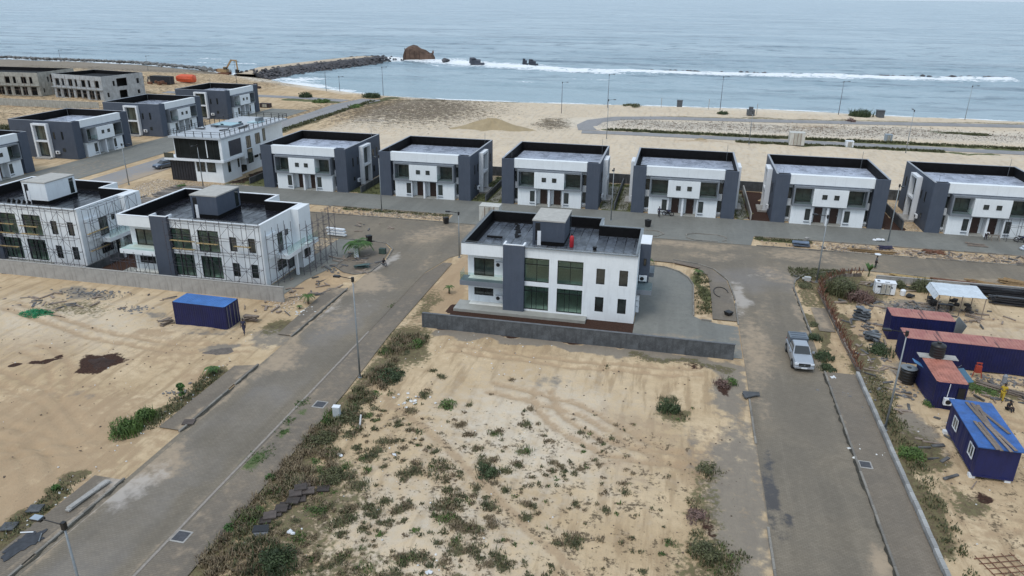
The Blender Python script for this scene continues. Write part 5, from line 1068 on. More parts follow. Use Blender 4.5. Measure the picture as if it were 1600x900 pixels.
pile('long planks lying on the verge in front of the fifth duplex', (27.5, 104.6, 0.05), R(-2), 6, 5.5, .10, WOOD, 'plank pile', .3, 2, .05, 'plank', True)
pile('dark reinforcement bars lying on the verge before the rightmost duplex', (36.0, 106.4, .05), R(8), 16, 2.6, .05, RUST, 'bar pile', .6, 3, .6)
pile('bluish sheets lying on the grass strip between the fourth and fifth duplex', (18.2, 104.9, .05), R(-3), 6, 2.2, .22, pm('blue_sheet', (.12, .16, .22), .4, .2, rnd=.3), 'sheet pile', .4, 2, .2, 'sheet', True)
pile('loose planks lying on the drive of the rightmost duplex', (42.8, 111.4, .05), R(-12), 6, 2.6, .07, WOODG, 'plank pile', .9, 1, .4, 'plank', True)
pile('dark boards lying across the drive in the corner garden edge', (2.6, 92.6, .1), R(-14), 5, 3.2, .09, WOODG, 'plank pile', .25, 1, .18, 'plank', True)
pile('navy bundle of bars on the verge between the fifth and sixth duplex', (29.7, 106.6, .05), R(3), 8, 1.8, .08, pm('navy', (.03, .03, .07), .7), 'bar pile', .4, 3, .5)
pile('white panels lying at the kerb behind the charcoal-pylon villa', (-46.5, 93.0, .1), R(-3), 6, 2.8, .25, WHITE2, 'panel pile', .2, 3, .1, 'panel', True)
pile('grid of formwork planks laid on the ground in front of the pool villa', (-83, 105, .1), R(4), 60, 6.5, .13, pm('form_plank', (.20, .18, .16), .85, .25, 3., rnd=.5), 'plank pile', 8, 1, .03, 'plank', True)
pile('dark debris planks left of the lone blue container', (-50.6, 60.8, .05), R(60), 9, 1.4, .1, WOODG, 'plank pile', .5, 3, .6, 'plank', True)
pile('dark timber offcuts right of the lone blue container', (-42.4, 63.6, .05), R(20), 12, 1.5, .1, WOODG, 'plank pile', .6, 4, .7, 'plank', True)
pile('broken grey kerb stones on the near left pavement', (-37.3, 34.4, .1), R(84), 4, 3.2, .16, CONC, 'kerb pile', .12, 1, .03, 'kerb_stone', True)
p = at(1570, 888); r = empty('steel_grid', (p.x, p.y, .05), R(20), 'rusty steel grid lying on the sand at the bottom right corner', 'grid')
for k in range(5): MB().tube((-1.4, -.9 + k * .45, .03), (1.4, -.9 + k * .45, .03), .03, n=4).build('bar', RUST, r)
for k in range(5): MB().tube((-1.2 + k * .6, -1.1, .08), (-1.2 + k * .6, 1.1, .08), .03, n=4).build('bar', RUST, r)

# ------------------------------------------------------------------ vegetation
def blades(m, c, n, r_, h, w_=.05, lean=.6, mi=0):
    for _ in range(n):
        a = random.uniform(0, 6.28); rr = r_ * random.random() ** .6; x, y = c[0] + rr * cos(a), c[1] + rr * sin(a); hh = h * random.uniform(.5, 1.2); b = random.uniform(0, 6.28)
        dx_, dy_ = cos(b) * hh * lean * random.random(), sin(b) * hh * lean * random.random(); px, py = -sin(b) * w_, cos(b) * w_; k = len(m.v); z = c[2]
        m.v += [(x - px, y - py, z - .03), (x + px, y + py, z - .03), (x + dx_ * .5 + px * .8, y + dy_ * .5 + py * .8, z + hh * .6), (x + dx_ * .5 - px * .8, y + dy_ * .5 - py * .8, z + hh * .6), (x + dx_ * 1.3, y + dy_ * 1.3, z + hh)]
        m.f += [(k, k + 1, k + 2, k + 3), (k + 3, k + 2, k + 4)]; m.m += [mi, mi]
def leafclump(m, c, n, r_, s, flat=.7, mi=0, gap=True):
    lob = [(Vector((random.gauss(0, 1), random.gauss(0, 1), abs(random.gauss(0, .8)))).normalized() * random.uniform(.35, .75) * r_, random.uniform(.3, .6) * r_) for _ in range(7)]
    for _ in range(n):
        l, q = random.choice(lob); d = Vector((random.gauss(0, 1), random.gauss(0, 1), random.gauss(0, 1))).normalized() * q * random.uniform(.6, 1.05)
        p = l + d; p.z = abs(p.z) * flat; p = p + Vector(c); a = Vector((random.gauss(0, 1), random.gauss(0, 1), random.gauss(0, .6))).normalized() * s * random.uniform(.6, 1.4); b = a.orthogonal().normalized() * s * .45; k = len(m.v)
        m.v += [tuple(p - a), tuple(p + b), tuple(p + a), tuple(p - b)]; m.f.append((k, k + 1, k + 2, k + 3)); m.m.append(mi)
def stuffobj(name, mb, mats, label=None):
    o = mb.build(name, mats); o['kind'] = 'stuff'
    if label: o['label'] = label
    return o
def hz(x, y): return float(terrain_h(np.array([x]), np.array([y]))[0])
# dry bank and weeds of the central plot
dry = MB(); grn = MB(); drk = MB()
N = 3900; X = rng.uniform(-26.4, 8, N * 3); Y = rng.uniform(24, 66, N * 3); H_ = terrain_h(X, Y)
nz = vnoise(X, Y, 2.6, 21) * .6 + vnoise(X, Y, .9, 22) * .4; bank = np.clip(1.25 - np.abs(X + 25.2) / (2.5 + (60 - Y).clip(0, 40) * .035), 0, 1); low = np.clip((46 - Y) / 14, 0, 1) * np.clip((4 - X) / 10, 0, 1); patch = np.maximum.reduce([ell(X, Y, a, b, c, d) for a, b, c, d in ((-24.5, 61, 1.6, 3.5), (2, 56, 1.3, 2.2), (4.4, 38, 2., 7), (-21.5, 39, 2.5, 4), (-23.3, 50, 1.6, 3), (-20, 30, 4, 3), (-15, 43, 1.5, 1.2), (-12.5, 40, 1.2, 1), (-18, 47.5, 1.6, 1))])
cn = vnoise(X, Y, 3.4, 41) * .7 + vnoise(X, Y, 1.2, 42) * .3; path = np.clip(seg_d(X, Y, PATH) / .9, 0, 1)
clus = np.clip((vnoise(X, Y, 4.6, 51) - .30) * 2.6, .12, 1.25); dens = np.clip(bank * .92 * np.clip(clus + .15, 0, 1) + low * .12 + patch * .6 + .02, 0, 1) * path
for i in range(len(X)):
    if Y[i] > 64.5: continue
    if nz[i] > 1.02 - dens[i] * .78:
        t = random.random(); c = (X[i], Y[i], H_[i])
        if bank[i] > .35: q_ = cn[i] + (t - .5) * .35; tgt = dry if q_ > .50 else (grn if q_ < .28 else drk)
        else: tgt = drk if t < .62 else (dry if t < .85 else grn)
        blades(tgt, c, 14 if bank[i] > .35 else 10, .38, .38 if bank[i] > .35 else .22, .035, .9)
for _ in range(64):
    y = random.uniform(26, 64); x = -25.2 + random.uniform(-.8, 3.6) * (1 if y < 50 else .6); rr_ = random.uniform(.3, .8); leafclump(random.choice((dry, drk, drk, dry, grn)), (x, y, hz(x, y)), int(150 * rr_ + 30), rr_, .07, .45)
for cx_, cy_, cr_, ck_ in CLUMPS:
    tg = drk if ck_ < .45 else (dry if ck_ < .82 else grn); z_ = hz(cx_, cy_)
    if cr_ > .2: leafclump(tg, (cx_, cy_, z_), int(130 * cr_ + 30), cr_, .055, .38)
    for k_ in range(int(2 + cr_ * 9)):
        a_ = random.uniform(0, 6.28); blades(tg if random.random() < .7 else random.choice((drk, dry)), (cx_ + cos(a_) * cr_ * .7, cy_ + sin(a_) * cr_ * .7, z_), 9, .09 + cr_ * .5, .10 + cr_ * .3, .03, 1.0)
for m_, mt, nm, lb in ((dry, LEAFDRY, 'dry_grass', 'straw coloured dry grass on the bank beside the left road'), (grn, LEAF, 'green_grass', 'green weeds scattered over the central sandy plot'), (drk, LEAFO, 'weeds', 'low olive weeds scattered over the central sandy plot')): stuffobj(nm, m_, mt, lb)
# scattered small stones and white litter
ston = MB(); lit = MB(); drkst = MB()
for _ in range(1300):
    x, y = random.choice(((random.uniform(-25, 7), random.uniform(26, 65)), (random.uniform(-70, -39), random.uniform(28, 68)), (random.uniform(19.5, 40), random.uniform(30, 92)), (random.uniform(15.5, 28), random.uniform(62, 92))))
    drkst.rock((x, y, hz(x, y) + .01), random.uniform(.03, .11), flat=.6)
for _ in range(330):
    x, y = random.choice(((random.uniform(-25, -4), random.uniform(28, 50)), (random.uniform(-24, -10), random.uniform(58, 66)), (random.uniform(-68, -38), random.uniform(28, 68)), (random.uniform(19.5, 32), random.uniform(40, 70)), (random.gauss(-39.3, .6), random.uniform(28, 56)), (random.gauss(-40.5, 1.3), random.uniform(66, 72))))
    lit.rock((x, y, hz(x, y) + .02), random.uniform(.03, .10), flat=.6)
for cx, cy, n in ((-40.0, 48.6, 26), (-38.2, 67.5, 22), (16.6, 62, 40), (17.4, 57.5, 26), (-64, 66, 120), (28.5, 84.8, 130), (22, 63.5, 60), (31.5, 68.0, 120), (-20.5, 52, 20), (-40.5, 80.2, 30), (16.9, 52.9, 14)):
    for _ in range(n): x, y = random.gauss(cx, .9 if n < 60 else 1.8), random.gauss(cy, .7); (ston if n > 25 else lit).rock((x, y, hz(x, y) + .05), random.uniform(.06, .2), flat=.6)
stuffobj('gravel', drkst, pm('brown_stone', (.11, .085, .06), .9, .4, 4.)); stuffobj('litter', lit, pm('white_litter', (.62, .62, .60), .7, .2, 3.)); stuffobj('rubble', ston, pm('grey_rubble', (.17, .165, .16), .9, .4, 3.))
for _ in range(1): pass
rub = MB()
for _ in range(1500):
    x = random.uniform(-16, 120); y = 206 + random.gauss(0, 5.5) + x * .06
    rub.rock((x, y, hz(x, y) + .1), random.uniform(.08, .24), flat=.5)
for _ in range(1100):
    x, y = random.gauss(-78, 12), random.gauss(212, 12); rub.rock((x, y, hz(x, y) + .05), random.uniform(.1, .28), flat=.4)
stuffobj('scrub_stones', rub, pm('scrub_stone', (.24, .19, .15), .9, .5, 1.))
vr = MB()
for _ in range(420):
    x = random.choice((random.uniform(13, 60), random.uniform(-55, -34))); y = random.uniform(104, 107.4); vr.rock((x, y, .06), random.uniform(.06, .22), flat=.5)
stuffobj('verge_rubble', vr, pm('verge_rubble', (.28, .23, .18), .9, .6, 2.))
# named shrubs
def bush(px, py, r_, h, n, mat, label, s=.13, cat='shrub', name='shrub', z=0, gd=None):
    p = at(px, py, z) if gd is None else Vector((gd[0], gd[1], 0)); r = empty(name, (p.x, p.y, hz(p.x, p.y) if gd is None and p.y < 100 else z), 0, label, cat)
    m = MB(); leafclump(m, (0, 0, .1), n, r_, s, h / r_); blades(m, (0, 0, 0), n // 6, r_, h, s * .3); m.build('foliage', mat, r); st = MB()
    for k in range(5): a = k * 1.3; st.tube((0, 0, 0), (cos(a) * r_ * .4, sin(a) * r_ * .4, h * .6), .03, .015, 4)
    st.build('stem', TRUNK, r)
bush(200, 675, 1.25, 1.1, 1500, LEAF, 'leafy green bush on the edge of the sandy plot by the left road', .10)
bush(228, 655, 1.1, .7, 900, LEAF, 'lower green bush merging with the leafy one by the left road', .10)
bush(425, 885, 1.6, .8, 1300, LEAFD, 'dark green bush at the bottom edge in the dry bank', .10)
bush(500, 690, 1.4, .5, 700, LEAFO, 'olive shrub in the bank just below the utility cabinet', .1); bush(545, 655, 1.1, .5, 500, LEAFO, 'olive shrub right behind the marker post', .1)
bush(605, 590, 1.6, .6, 800, LEAFD, 'dark shrub on the plot corner beside the left road', .11); bush(650, 540, .9, .5, 350, LEAF, 'green weed clump where the left road verge meets the boundary wall', .1)
bush(1045, 640, 1.0, .9, 700, LEAFD, 'dark bush alone on the right half of the central plot', .1); bush(700, 635, .9, .3, 260, LEAF, 'bright green weed patch in the middle left of the central plot', .08)
bush(760, 740, 1.0, .5, 500, LEAFD, 'dark weed clump beside the sandy footpath', .09); bush(520, 745, 1.1, .5, 500, LEAFO, 'olive clump next to the drain covers', .1)
bush(1105, 870, 1.0, .8, 600, LEAFO, 'olive bush at the bottom edge left of the right road', .1); bush(0, 0, .9, .5, 350, TWIG, 'dark dry scrub at the edge of the right road by the broken slabs', .1, gd=(6.0, 61.2)); bush(0, 0, .8, .45, 300, LEAFO, 'low olive scrub on the right edge of the central plot', .1, gd=(4.4, 47.5)); bush(0, 0, .9, .4, 320, TWIG, 'brown twiggy scrub in the lower right of the central plot', .1, gd=(3.6, 42.0))
bush(1140, 600, .8, .5, 260, LEAF, 'small green weeds by the broken kerb left of the right road', .09)
bush(1285, 560, 1.1, .6, 600, LEAFD, 'dark green verge bush right beside the pickup truck', .1); bush(0, 0, 1.6, .45, 500, LEAFO, 'low grass mat at the kerb corner beside the machine', .1, gd=(18.8, 93.0)); bush(0, 0, 1.2, .4, 350, LEAFO, 'low grass along the kerb under the corner lamp', .1, gd=(16.6, 88.6))
bush(1272, 530, .9, .5, 420, LEAFD, 'verge bush just behind the pickup truck', .1); bush(1292, 578, .9, .4, 400, LEAFD, 'low verge bush in front of the pickup truck', .1)
bush(1268, 508, .7, .3, 260, LEAFO, 'low dry-green clump on the verge farther behind the pickup', .1)
bush(0, 0, 2.0, 1.8, 1800, LEAFO, 'tall olive reeds inside the right yard corner', .16, gd=(20.6, 87.6)); bush(0, 0, 1.7, 1.2, 1100, TWIG, 'heap of reddish dry branches beside the reeds', .16, gd=(22.3, 85.6))
bush(0, 0, 1.3, 1.3, 900, LEAFO, 'green reeds left of the white canopy', .14, gd=(30.4, 91.0)); bush(0, 0, .9, .7, 400, LEAFO, 'grass clump beside the generator', .12, gd=(27.9, 91.4))
bush(1385, 545, .01, .1, 6, LEAF, 'tiny weed by the container end', .1) if False else None
bush(0, 0, 1.4, .9, 800, LEAFD, 'dark green shrub left of the long container end', .11, gd=(21.4, 71.3)); bush(1422, 712, 1.1, .6, 600, LEAF, 'green bush on the sand between the block wall and the planked cabin', .1)
bush(1450, 635, .5, .4, 200, LEAF, 'small green weed beside the orange-roofed cabin', .08); bush(1540, 610, 1.5, .3, 500, LEAF, 'flat green weeds in front of the long container', .1)
bush(1345, 183, 3.4, 2.2, 1500, LEAFD, 'round dark green bush on the shore', .35); bush(1130, 178, 1.6, .9, 300, LEAFD, 'small scrub left of the dark shore hut', .3); bush(988, 166, 3.0, .8, 400, LEAFO, 'flat scrub clump on the shore behind the curved road', .3)
bush(580, 152, 3.2, 1.6, 900, LEAFD, 'dark green shrubs at the end of the side road by the beach', .3); bush(556, 168, 2.6, .9, 500, LEAF, 'green scrub along the side road, nearer than the beach shrubs', .3); bush(502, 160, 3.0, .9, 600, LEAF, 'green patch of scrub left of the side road', .3); bush(478, 152, 2.2, 1.6, 500, LEAFD, 'dark shrub beside the road junction near the beach', .3)
bush(0, 0, 3.2, 1.8, 900, LEAFO, 'olive scrub at the left edge behind the nearest left duplex', .3, gd=(-163, 150)); bush(1330, 190, 1.5, .8, 120, TWIG, 'brown dirt and twig heap beside the outer coast road', .3)
bush(1010, 205, 1.5, .8, 300, LEAFO, 'weed clump beside the curved coast road', .25) if False else None
# verge and lawn tufts as stuff
lw = MB()
for px_, py_, n_t, sp in ((472, 630, 40, .35), (450, 658, 34, .35), (443, 676, 26, .3), (407, 713, 60, .55), (612, 478, 10, .3)):
    for _ in range(n_t): q_ = at(px_, py_, .07); blades(grn2 := globals().setdefault('grn2_', MB()), (q_.x + random.gauss(0, sp * .7), q_.y + random.gauss(0, sp), .07), 7, .12, .10, .02, .9)
for x0, x1, y0, y1, n, h in ((12.4, 20, 106.4, 107.5, 160, .2), (-52, -34, 106.5, 107.5, 200, .18), (-55, -49.3, 117, 135, 260, .15), (-33, -27.9, 117, 135, 260, .15), (-11.5, -6.4, 117, 135, 240, .15), (9.8, 12.2, 117, 135, 160, .15), (-79, -71.6, 118, 132, 200, .15), (-18, 100, 193.2, 195.2, 1100, .5), (14, 60, 185, 186.6, 420, .4), (15.6, 22, 91.5, 95.5, 260, .25), (68, 78, 211, 214, 260, .4), (3.8, 5.4, 77, 90, 150, .2), (19, 20.4, 40, 66, 200, .2), (28, 40, 93, 94.3, 160, .25), (-98.5, -96.5, 150, 228, 500, .4), (-40.4, -39, 29, 36, 60, .2), (-40, -38.6, 43, 53, 150, .2)):
    for _ in range(n): x, y = random.uniform(x0, x1), random.uniform(y0, y1); blades(lw, (x, y, .04), 7, .35, h, .04 if y < 140 else .12, .8)
stuffobj('verge_grass', lw, LEAFO); stuffobj('pavement_weeds', globals()['grn2_'], PALML)
# paving stones across the side gardens
STN = MB().box(-.8, .8, -.14, .14, 0, .05).mesh('stepping_stone')
for x in (-29.3, -7.7, 11.2, -10.4):
    r = empty('stepping_path', (x, 117.5, 0)); r['kind'] = 'structure'
    for k in range(20): link('stepping_stone', STN, CONC, r, (0, k * .8, .0))
# palms and saplings
def frond(m, base, ang, L, droop, w_=.13):
    pts = []; d = Vector((cos(ang), sin(ang), 0)); n = 7
    for i in range(n + 1): t = i / n; pts.append(Vector(base) + d * L * t * (1 - .2 * t) + Vector((0, 0, L * (.55 * t - droop * t * t))))
    side = Vector((-sin(ang), cos(ang), 0))
    for i in range(n):
        m.tube(pts[i], pts[i + 1], .02, .012, 3, cap=False)
        for s in (-1, 1):
            for q in (0, .5):
                p = pts[i].lerp(pts[i + 1], q); l = L * .30 * (1 - abs(i / n - .45)) ; tip = p + side * s * l + d * l * .5 + Vector((0, 0, -l * .35)); k = len(m.v); e = d * .035 * L
                m.v += [tuple(p - e), tuple(p + e), tuple(tip)]; m.f.append((k, k + 1, k + 2)); m.m.append(0)
def palm(loc, th, L, n, label, cat='palm tree', name='palm_tree'):
    r = empty(name, loc, 0, label, cat); m = MB(); m.lathe([(.13, 0), (.09, th * .5), (.08, th)], n=7); m.build('trunk', TRUNK, r, True); c = MB()
    for i in range(n): frond(c, (0, 0, th), i * 2.399 + .3, L * random.uniform(.8, 1.1), random.uniform(.5, 1.1))
    c.build('crown', PALML, r)
def pal(px, py, th, L, n, lb, **k): p = at(px, py, .05); palm((p.x, p.y, .05), th, L, n, lb, **k)
pal(561, 399, 1.7, 2.4, 22, 'bushy green palm on the round planter beside the white cabinet'); pal(482, 474, .9, 1.1, 12, 'small palm beside the drive of the charcoal-pylon villa'); pal(331, 583, .5, 1.0, 11, 'small bright palm on the sandy verge near the road kerb'); pal(702, 458, .8, .8, 9, 'thin young palm left of the lone white villa'); pal(1091, 428, .4, .9, 10, 'young palm in the curved garden strip, far end'); pal(1014, 412, .5, .8, 9, 'young palm just behind the right end of the lone villa'); pal(283, 271 + 22, .4, 1.1, 9, 'young palm beside the dark gate of the pool villa') ; pal(468, 482, .3, .5, 8, 'tiny palm seedling in the sand by the small villa palm')
p = at(284, 622, .05); r = empty('sapling', (p.x, p.y, .0), 0, 'thin papaya-like sapling on the grassy verge by the left road', 'sapling'); MB().tube((0, 0, 0), (.05, .05, 1.4), .04, .02, 5).build('trunk', TRUNK, r); m = MB(); leafclump(m, (0, 0, 1.2), 130, .35, .16); leafclump(m, (-.1, .1, .75), 90, .3, .14); leafclump(m, (.1, 0, .4), 60, .3, .13); m.build('crown', PALML, r)
def banana(x, y, label):
    r = empty('banana_plant', (x, y, 0), 0, label, 'banana plant'); MB().tube((0, 0, 0), (.05, 0, .8), .1, .07, 7).build('trunk', LEAFO, r)
    for i in range(7):
        m = MB(); a = i * 2.4; L = random.uniform(1.1, 1.6); prev = None
        for k in range(5):
            t = k / 4; c = Vector((cos(a) * L * .5 * t, sin(a) * L * .5 * t, .7 + L * (1.0 * t - .35 * t * t))); w_ = .20 * sin(pi * min(1, t * .85 + .12)); s = Vector((-sin(a), cos(a), 0)) * w_
            cur = (tuple(c - s), tuple(c + s))
            if prev: m.poly([prev[0], prev[1], cur[1], cur[0]])
            prev = cur
        m.build('leaf', PALML, r)
banana(25.0, 94.3, 'banana plant at the corner of the starter-bar wall')
for (px, py, lb) in ((357, 828, 'bright green weed on the dry bank at the pavement edge, nearer one'), (424, 748, 'bright green weed on the bank halfway up beside the pavement'), (88, 765, 'bright green weed by the rubble at the left verge')):
    bush(px, py, .38, .35, 160, PALML, lb, .09, 'weed', 'weed')

# ------------------------------------------------------------------ beach, rocks, wreck
armour = MB()
for a, b in zip(GROYNE[:-1], GROYNE[1:]):
    a, b = Vector(a), Vector(b); d = b - a; L = d.length; d.normalize(); nrm = Vector((d.y, -d.x))
    for _ in range(int(L * 7)):
        p = a + d * random.uniform(0, L); o_ = random.uniform(3.4, 12.8); armour.rock((*(p + nrm * o_), 1.2 - (o_ - 4) * .36 + random.uniform(-.2, .2)), random.uniform(.45, 1.0))
    for _ in range(int(L * 2.6)):
        p = a + d * random.uniform(0, L); o_ = -random.uniform(2.5, 6.5); armour.rock((*(p + nrm * o_), 1.0 + (o_ + 2.5) * .6), random.uniform(.45, .95))
for _ in range(260): t = random.random(); armour.rock((-162 + random.gauss(0, 4), 380 + random.gauss(0, 4.5), random.uniform(-1.4, 1.2)), random.uniform(.5, 1.2))
r = empty('groyne', (0, 0, 0), 0, 'rock groyne with a sandy top running out into the sea', 'groyne'); o = armour.build('armour_rock', ROCKM, r); o['kind'] = 'stuff'
core = MB(); prev = None
for i, p in enumerate(GROYNE):
    a = Vector(GROYNE[max(i - 1, 0)]); b = Vector(GROYNE[min(i + 1, len(GROYNE) - 1)]); d = (b - a).normalized(); nrm = Vector((d.y, -d.x)); p = Vector(p)
    cur = [(*(p + nrm * u), z) for u, z in ((-9, -3), (-4, 1.5), (4.5, 1.5), (12, -2.6))]
    if i == 0: cur = [(q[0], q[1], z_) for q, z_ in zip(cur, (-3, .2, .2, -2.6))]
    if prev:
        for k in range(3): core.poly([prev[k], cur[k], cur[k + 1], prev[k + 1]], 0 if k == 1 else 1)
    prev = cur
core.poly(prev); co = core.build('sand_core', None, r); co.data.materials.append(pm('groyne_sand', (.46, .38, .28), .95, .15, .3, bump=.3)); co.data.materials.append(ROCKM)
rv = MB()
for _ in range(1100):
    x = random.uniform(-420, -196); yc = float(coast_y(np.array([x]))[0]); o_ = random.uniform(-11, 3); rv.rock((x, yc + o_, -.2 - o_ * .1 + random.uniform(-.3, .3)), random.uniform(.4, 1.0))
stuffobj('shore_rocks', rv, pm('grey_armour', (.17, .17, .165), .9, .5, .3, bump=.4))
for i, (px, py, s, lb) in enumerate(((604, 95, 1.3, 'first small dark rock off the tip of the groyne'), (617, 94, 1.0, 'second small dark rock off the tip of the groyne'), (628, 95, .9, 'small dark rock just left of the rusty wreck'), (693, 97, 2.2, 'dark rock in the surf just right of the rusty wreck'))):
    p = at(px, py, -1.5); m = MB()
    for _ in range(5): m.rock((random.uniform(-1, 1) * s, random.uniform(-1, 1) * s, random.uniform(.2, .8) * s), s * random.uniform(.5, .8))
    standing('sea_rock', lb, 'rock', (p.x, p.y, -1.6), m, ROCKM, group='rocks in the surf')
slate = pm('slate_block', (.055, .062, .08), .7, .4, .4)
for px, py, w_, h, lb in ((743, 101, 12, 4.0, 'slab-like grey block in the surf, left of the pair'), (820, 102, 4.5, 4.0, 'left one of the two dark blocks close together in the surf'), (832, 102, 7.5, 3.6, 'right one of the two dark blocks close together in the surf')):
    p = at(px, py, -1.5); m = MB(); s = w_ * .42
    m.cbox((0, 0, h * .3), (s, s * .7, h * .8), .3, .12, .1).cbox((-s * .3, 0, h * .55), (s * .5, s * .5, h * .7), .8, .2).cbox((s * .5, .3, .3), (s * .7, s * .5, h * .5), -.3)
    standing('concrete_block', lb, 'block', (p.x, p.y, -1.8), m, slate, group='wreck blocks in the surf')
ro_ = MB()
for i in range(120):
    t = random.uniform(.47, 1.0); x = -32 + (t - .47) / .53 * 178; y = float(np.interp(x, [q[0] for q in BREAK], [q[1] for q in BREAK])) + 5.0
    ro_.rock((x, y, -1.1 + random.uniform(-.2, .4)), random.uniform(.5, 1.3))
stuffobj('reef_rocks', ro_, ROCKM)
# rusty wreck
p = at(658, 93, -1.5); r = empty('wreck', (p.x - 1, p.y, -1.8), R(6), 'large rust-brown wreck stump standing in the surf', 'wreck')
prof = [(-8.4, 0, 4.6), (-8.2, 3.4, 5.0), (-7.6, 6.0, 4.6), (-5.6, 7.2, 4.2), (-3.0, 7.9, 3.6), (-1.2, 7.6, 3.6), (1.0, 6.2, 3.6), (3.8, 5.2, 3.2), (6.2, 3.8, 2.8), (7.6, 4.0, 2.2), (8.4, 2.4, 1.6), (8.6, 0, 1.2)]
m = MB(); nr = 7
for x, z, wd in prof:
    for k in range(nr): t = k / (nr - 1); m.v.append((x + random.uniform(-.25, .25), (t * 2 - 1) * wd * .8 + random.uniform(-.4, .4), max(-1., z * (1 - .25 * abs(t * 2 - 1) ** 2) + random.uniform(-.3, .3))))
for i in range(len(prof) - 1):
    for k in range(nr - 1): a = i * nr + k; m.f.append((a, a + nr, a + nr + 1, a + 1)); m.m.append(0)
base = len(m.v)
for side in (0, nr - 1):
    for i in range(len(prof)): v = m.v[i * nr + side]; m.v.append((v[0], v[1] * 1.12, -1.2))
for s, side in enumerate((0, nr - 1)):
    for i in range(len(prof) - 1): b0_ = base + s * len(prof) + i; m.f.append((i * nr + side, b0_, b0_ + 1, (i + 1) * nr + side)); m.m.append(0)
hull = m.build('hull', pm('rusted_hull', (.11, .07, .05), .9, .55, .35, bump=.6, streak=True, dirt=(.045, .03, .025)), r)
for k in range(6): MB().tube((-7 + k * 2.6, -4.3 + k * .35, -1), (-7.2 + k * 2.6, -3.6 + k * .3, 6.6 - k * .7), .16, n=5).build('rib', pm('rib_rust', (.07, .04, .03), .9, .3), r)
MB().tube((7.5, 0, 2), (7.9, .2, 5.4), .18, n=5).cbox((7.8, 0, 4.2), (.8, .6, 1.2)).build('stern_post', RUST, r)
# sand heaps
def heap(name, label, loc, rx, ry, h, mat, n=22, seed=1, cat='heap'):
    m = MB(); rr = 9
    for i in range(rr + 1):
        for k in range(n):
            a = 2 * pi * k / n; t = i / rr; f = 1 + .16 * sin(2 * a + seed) + .13 * sin(3 * a + seed * 1.7) + .09 * sin(7 * a + seed * 2) + .06 * sin(11 * a + seed); z = h * (1 - t) ** 1.15 * (1 + .1 * sin(5 * a + i)) if i else h
            if i == 0: z = h * .93
            m.v.append((cos(a) * rx * t * f, sin(a) * ry * t * f, z - .08 * t))
    for i in range(rr):
        for k in range(n): j = (k + 1) % n; m.f.append((i * n + k, (i + 1) * n + k, (i + 1) * n + j, i * n + j)); m.m.append(0)
    return standing(name, label, cat, loc, m, mat, True)
SANDM = pm('heap_sand', (.34, .27, .165), .95, .12, .8, bump=.5)
heap('sand_heap', 'big smooth heap of darker sand on the beach behind the duplexes', (-47.5, 187.5, 0), 9.5, 5, 2.9, SANDM, 40)
q = at(160, 569); heap('soil_heap', 'dark brown soil spread in a low heap on the left sandy plot', (q.x, q.y, .02), 2.3, 1.7, .35, pm('dark_soil', (.035, .018, .013), .95, .5, 3., bump=1.), 30, 3)
q = at(1160, 497); heap('sand_heap', 'small orange sand heap on the driveway beside the boundary wall', (-.4, 68.5, .02), 1.3, .9, .35, pm('orange_sand', (.45, .24, .10), .95, .15, 2., bump=.4), 20, 2); heap('sand_heap', 'sandy mound beside the road at the mouth of the scaffolded villa drive', (-39.3, 77.0, .0), 2.6, 1.6, .5, pm('tan_sand', (.42, .30, .18), .95, .15, 2., bump=.4), 24, 4)
heap('sand_heap', 'small brown mound beside the inner coast road', (5.6, 184.4, 0), 3.2, 1.3, .8, SANDM, 20, 5)
q = at(345, 548); heap('gravel_heap', 'flat grey ash patch on the sand near the left road', (q.x, q.y, .0), 1.7, 1.0, .12, pm('ash', (.13, .11, .095), .95, .3, 3.), 20, 6)
q = at(212, 484); gp = MB()
for _ in range(60): gp.rock((random.gauss(0, 1.1), random.gauss(0, .5), .08), random.uniform(.08, .22), flat=.6)
standing('rubble_heap', 'small pile of grey rubble left of the lone blue container', 'rubble', (q.x, q.y, 0), gp, pm('grey_rubble', (1, 1, 1)))
q = at(56, 492); r = empty('netting_heap', (q.x, q.y, 0), 0, 'heap of bright green netting on the left sandy plot', 'netting')
m = MB()
for _ in range(420):
    a = random.uniform(0, 6.28); rr = random.random() ** .6; x, y = cos(a) * rr * 2.0, sin(a) * rr * .95; z = .45 * (1 - rr) + .03; b = random.uniform(0, 3.14); l = random.uniform(.15, .5); m.tube((x, y, z), (x + cos(b) * l, y + sin(b) * l, z + random.uniform(-.1, .15)), .03, n=3, cap=False)
m.build('netting', GREENP, r); MB().tube((1.2, .3, .2), (3.6, .1, .05), .04).build('pole', WOODG, r)

# near left pavement objects
q = at(40, 848, .1); t = MB(); pts_ = [((.62 + .38 * mnoise.noise((cos(a / 44 * 2 * pi) * 1.6, sin(a / 44 * 2 * pi) * 1.6, 3)) + random.uniform(-.1, .1)) * cos(a / 44 * 2 * pi) * 1.1, (.62 + .38 * mnoise.noise((cos(a / 44 * 2 * pi) * 1.6, sin(a / 44 * 2 * pi) * 1.6, 3)) + random.uniform(-.1, .1)) * sin(a / 44 * 2 * pi) * 1.9) for a in range(44)]; n_ = len(pts_)
t.poly([(a, b, .04) for a, b in pts_])
for k in range(n_): a, b = pts_[k], pts_[(k + 1) % n_]; t.poly([(a[0], a[1], .0), (b[0], b[1], 0), (b[0], b[1], .04), (a[0], a[1], .04)])
standing('tarpaulin', 'torn black plastic sheet on the pavement under the near left lamp', 'tarpaulin', (q.x, q.y, .095), t, pm('black_sheet', (.03, .032, .038), .5, .5, 3.), rz=-.2)
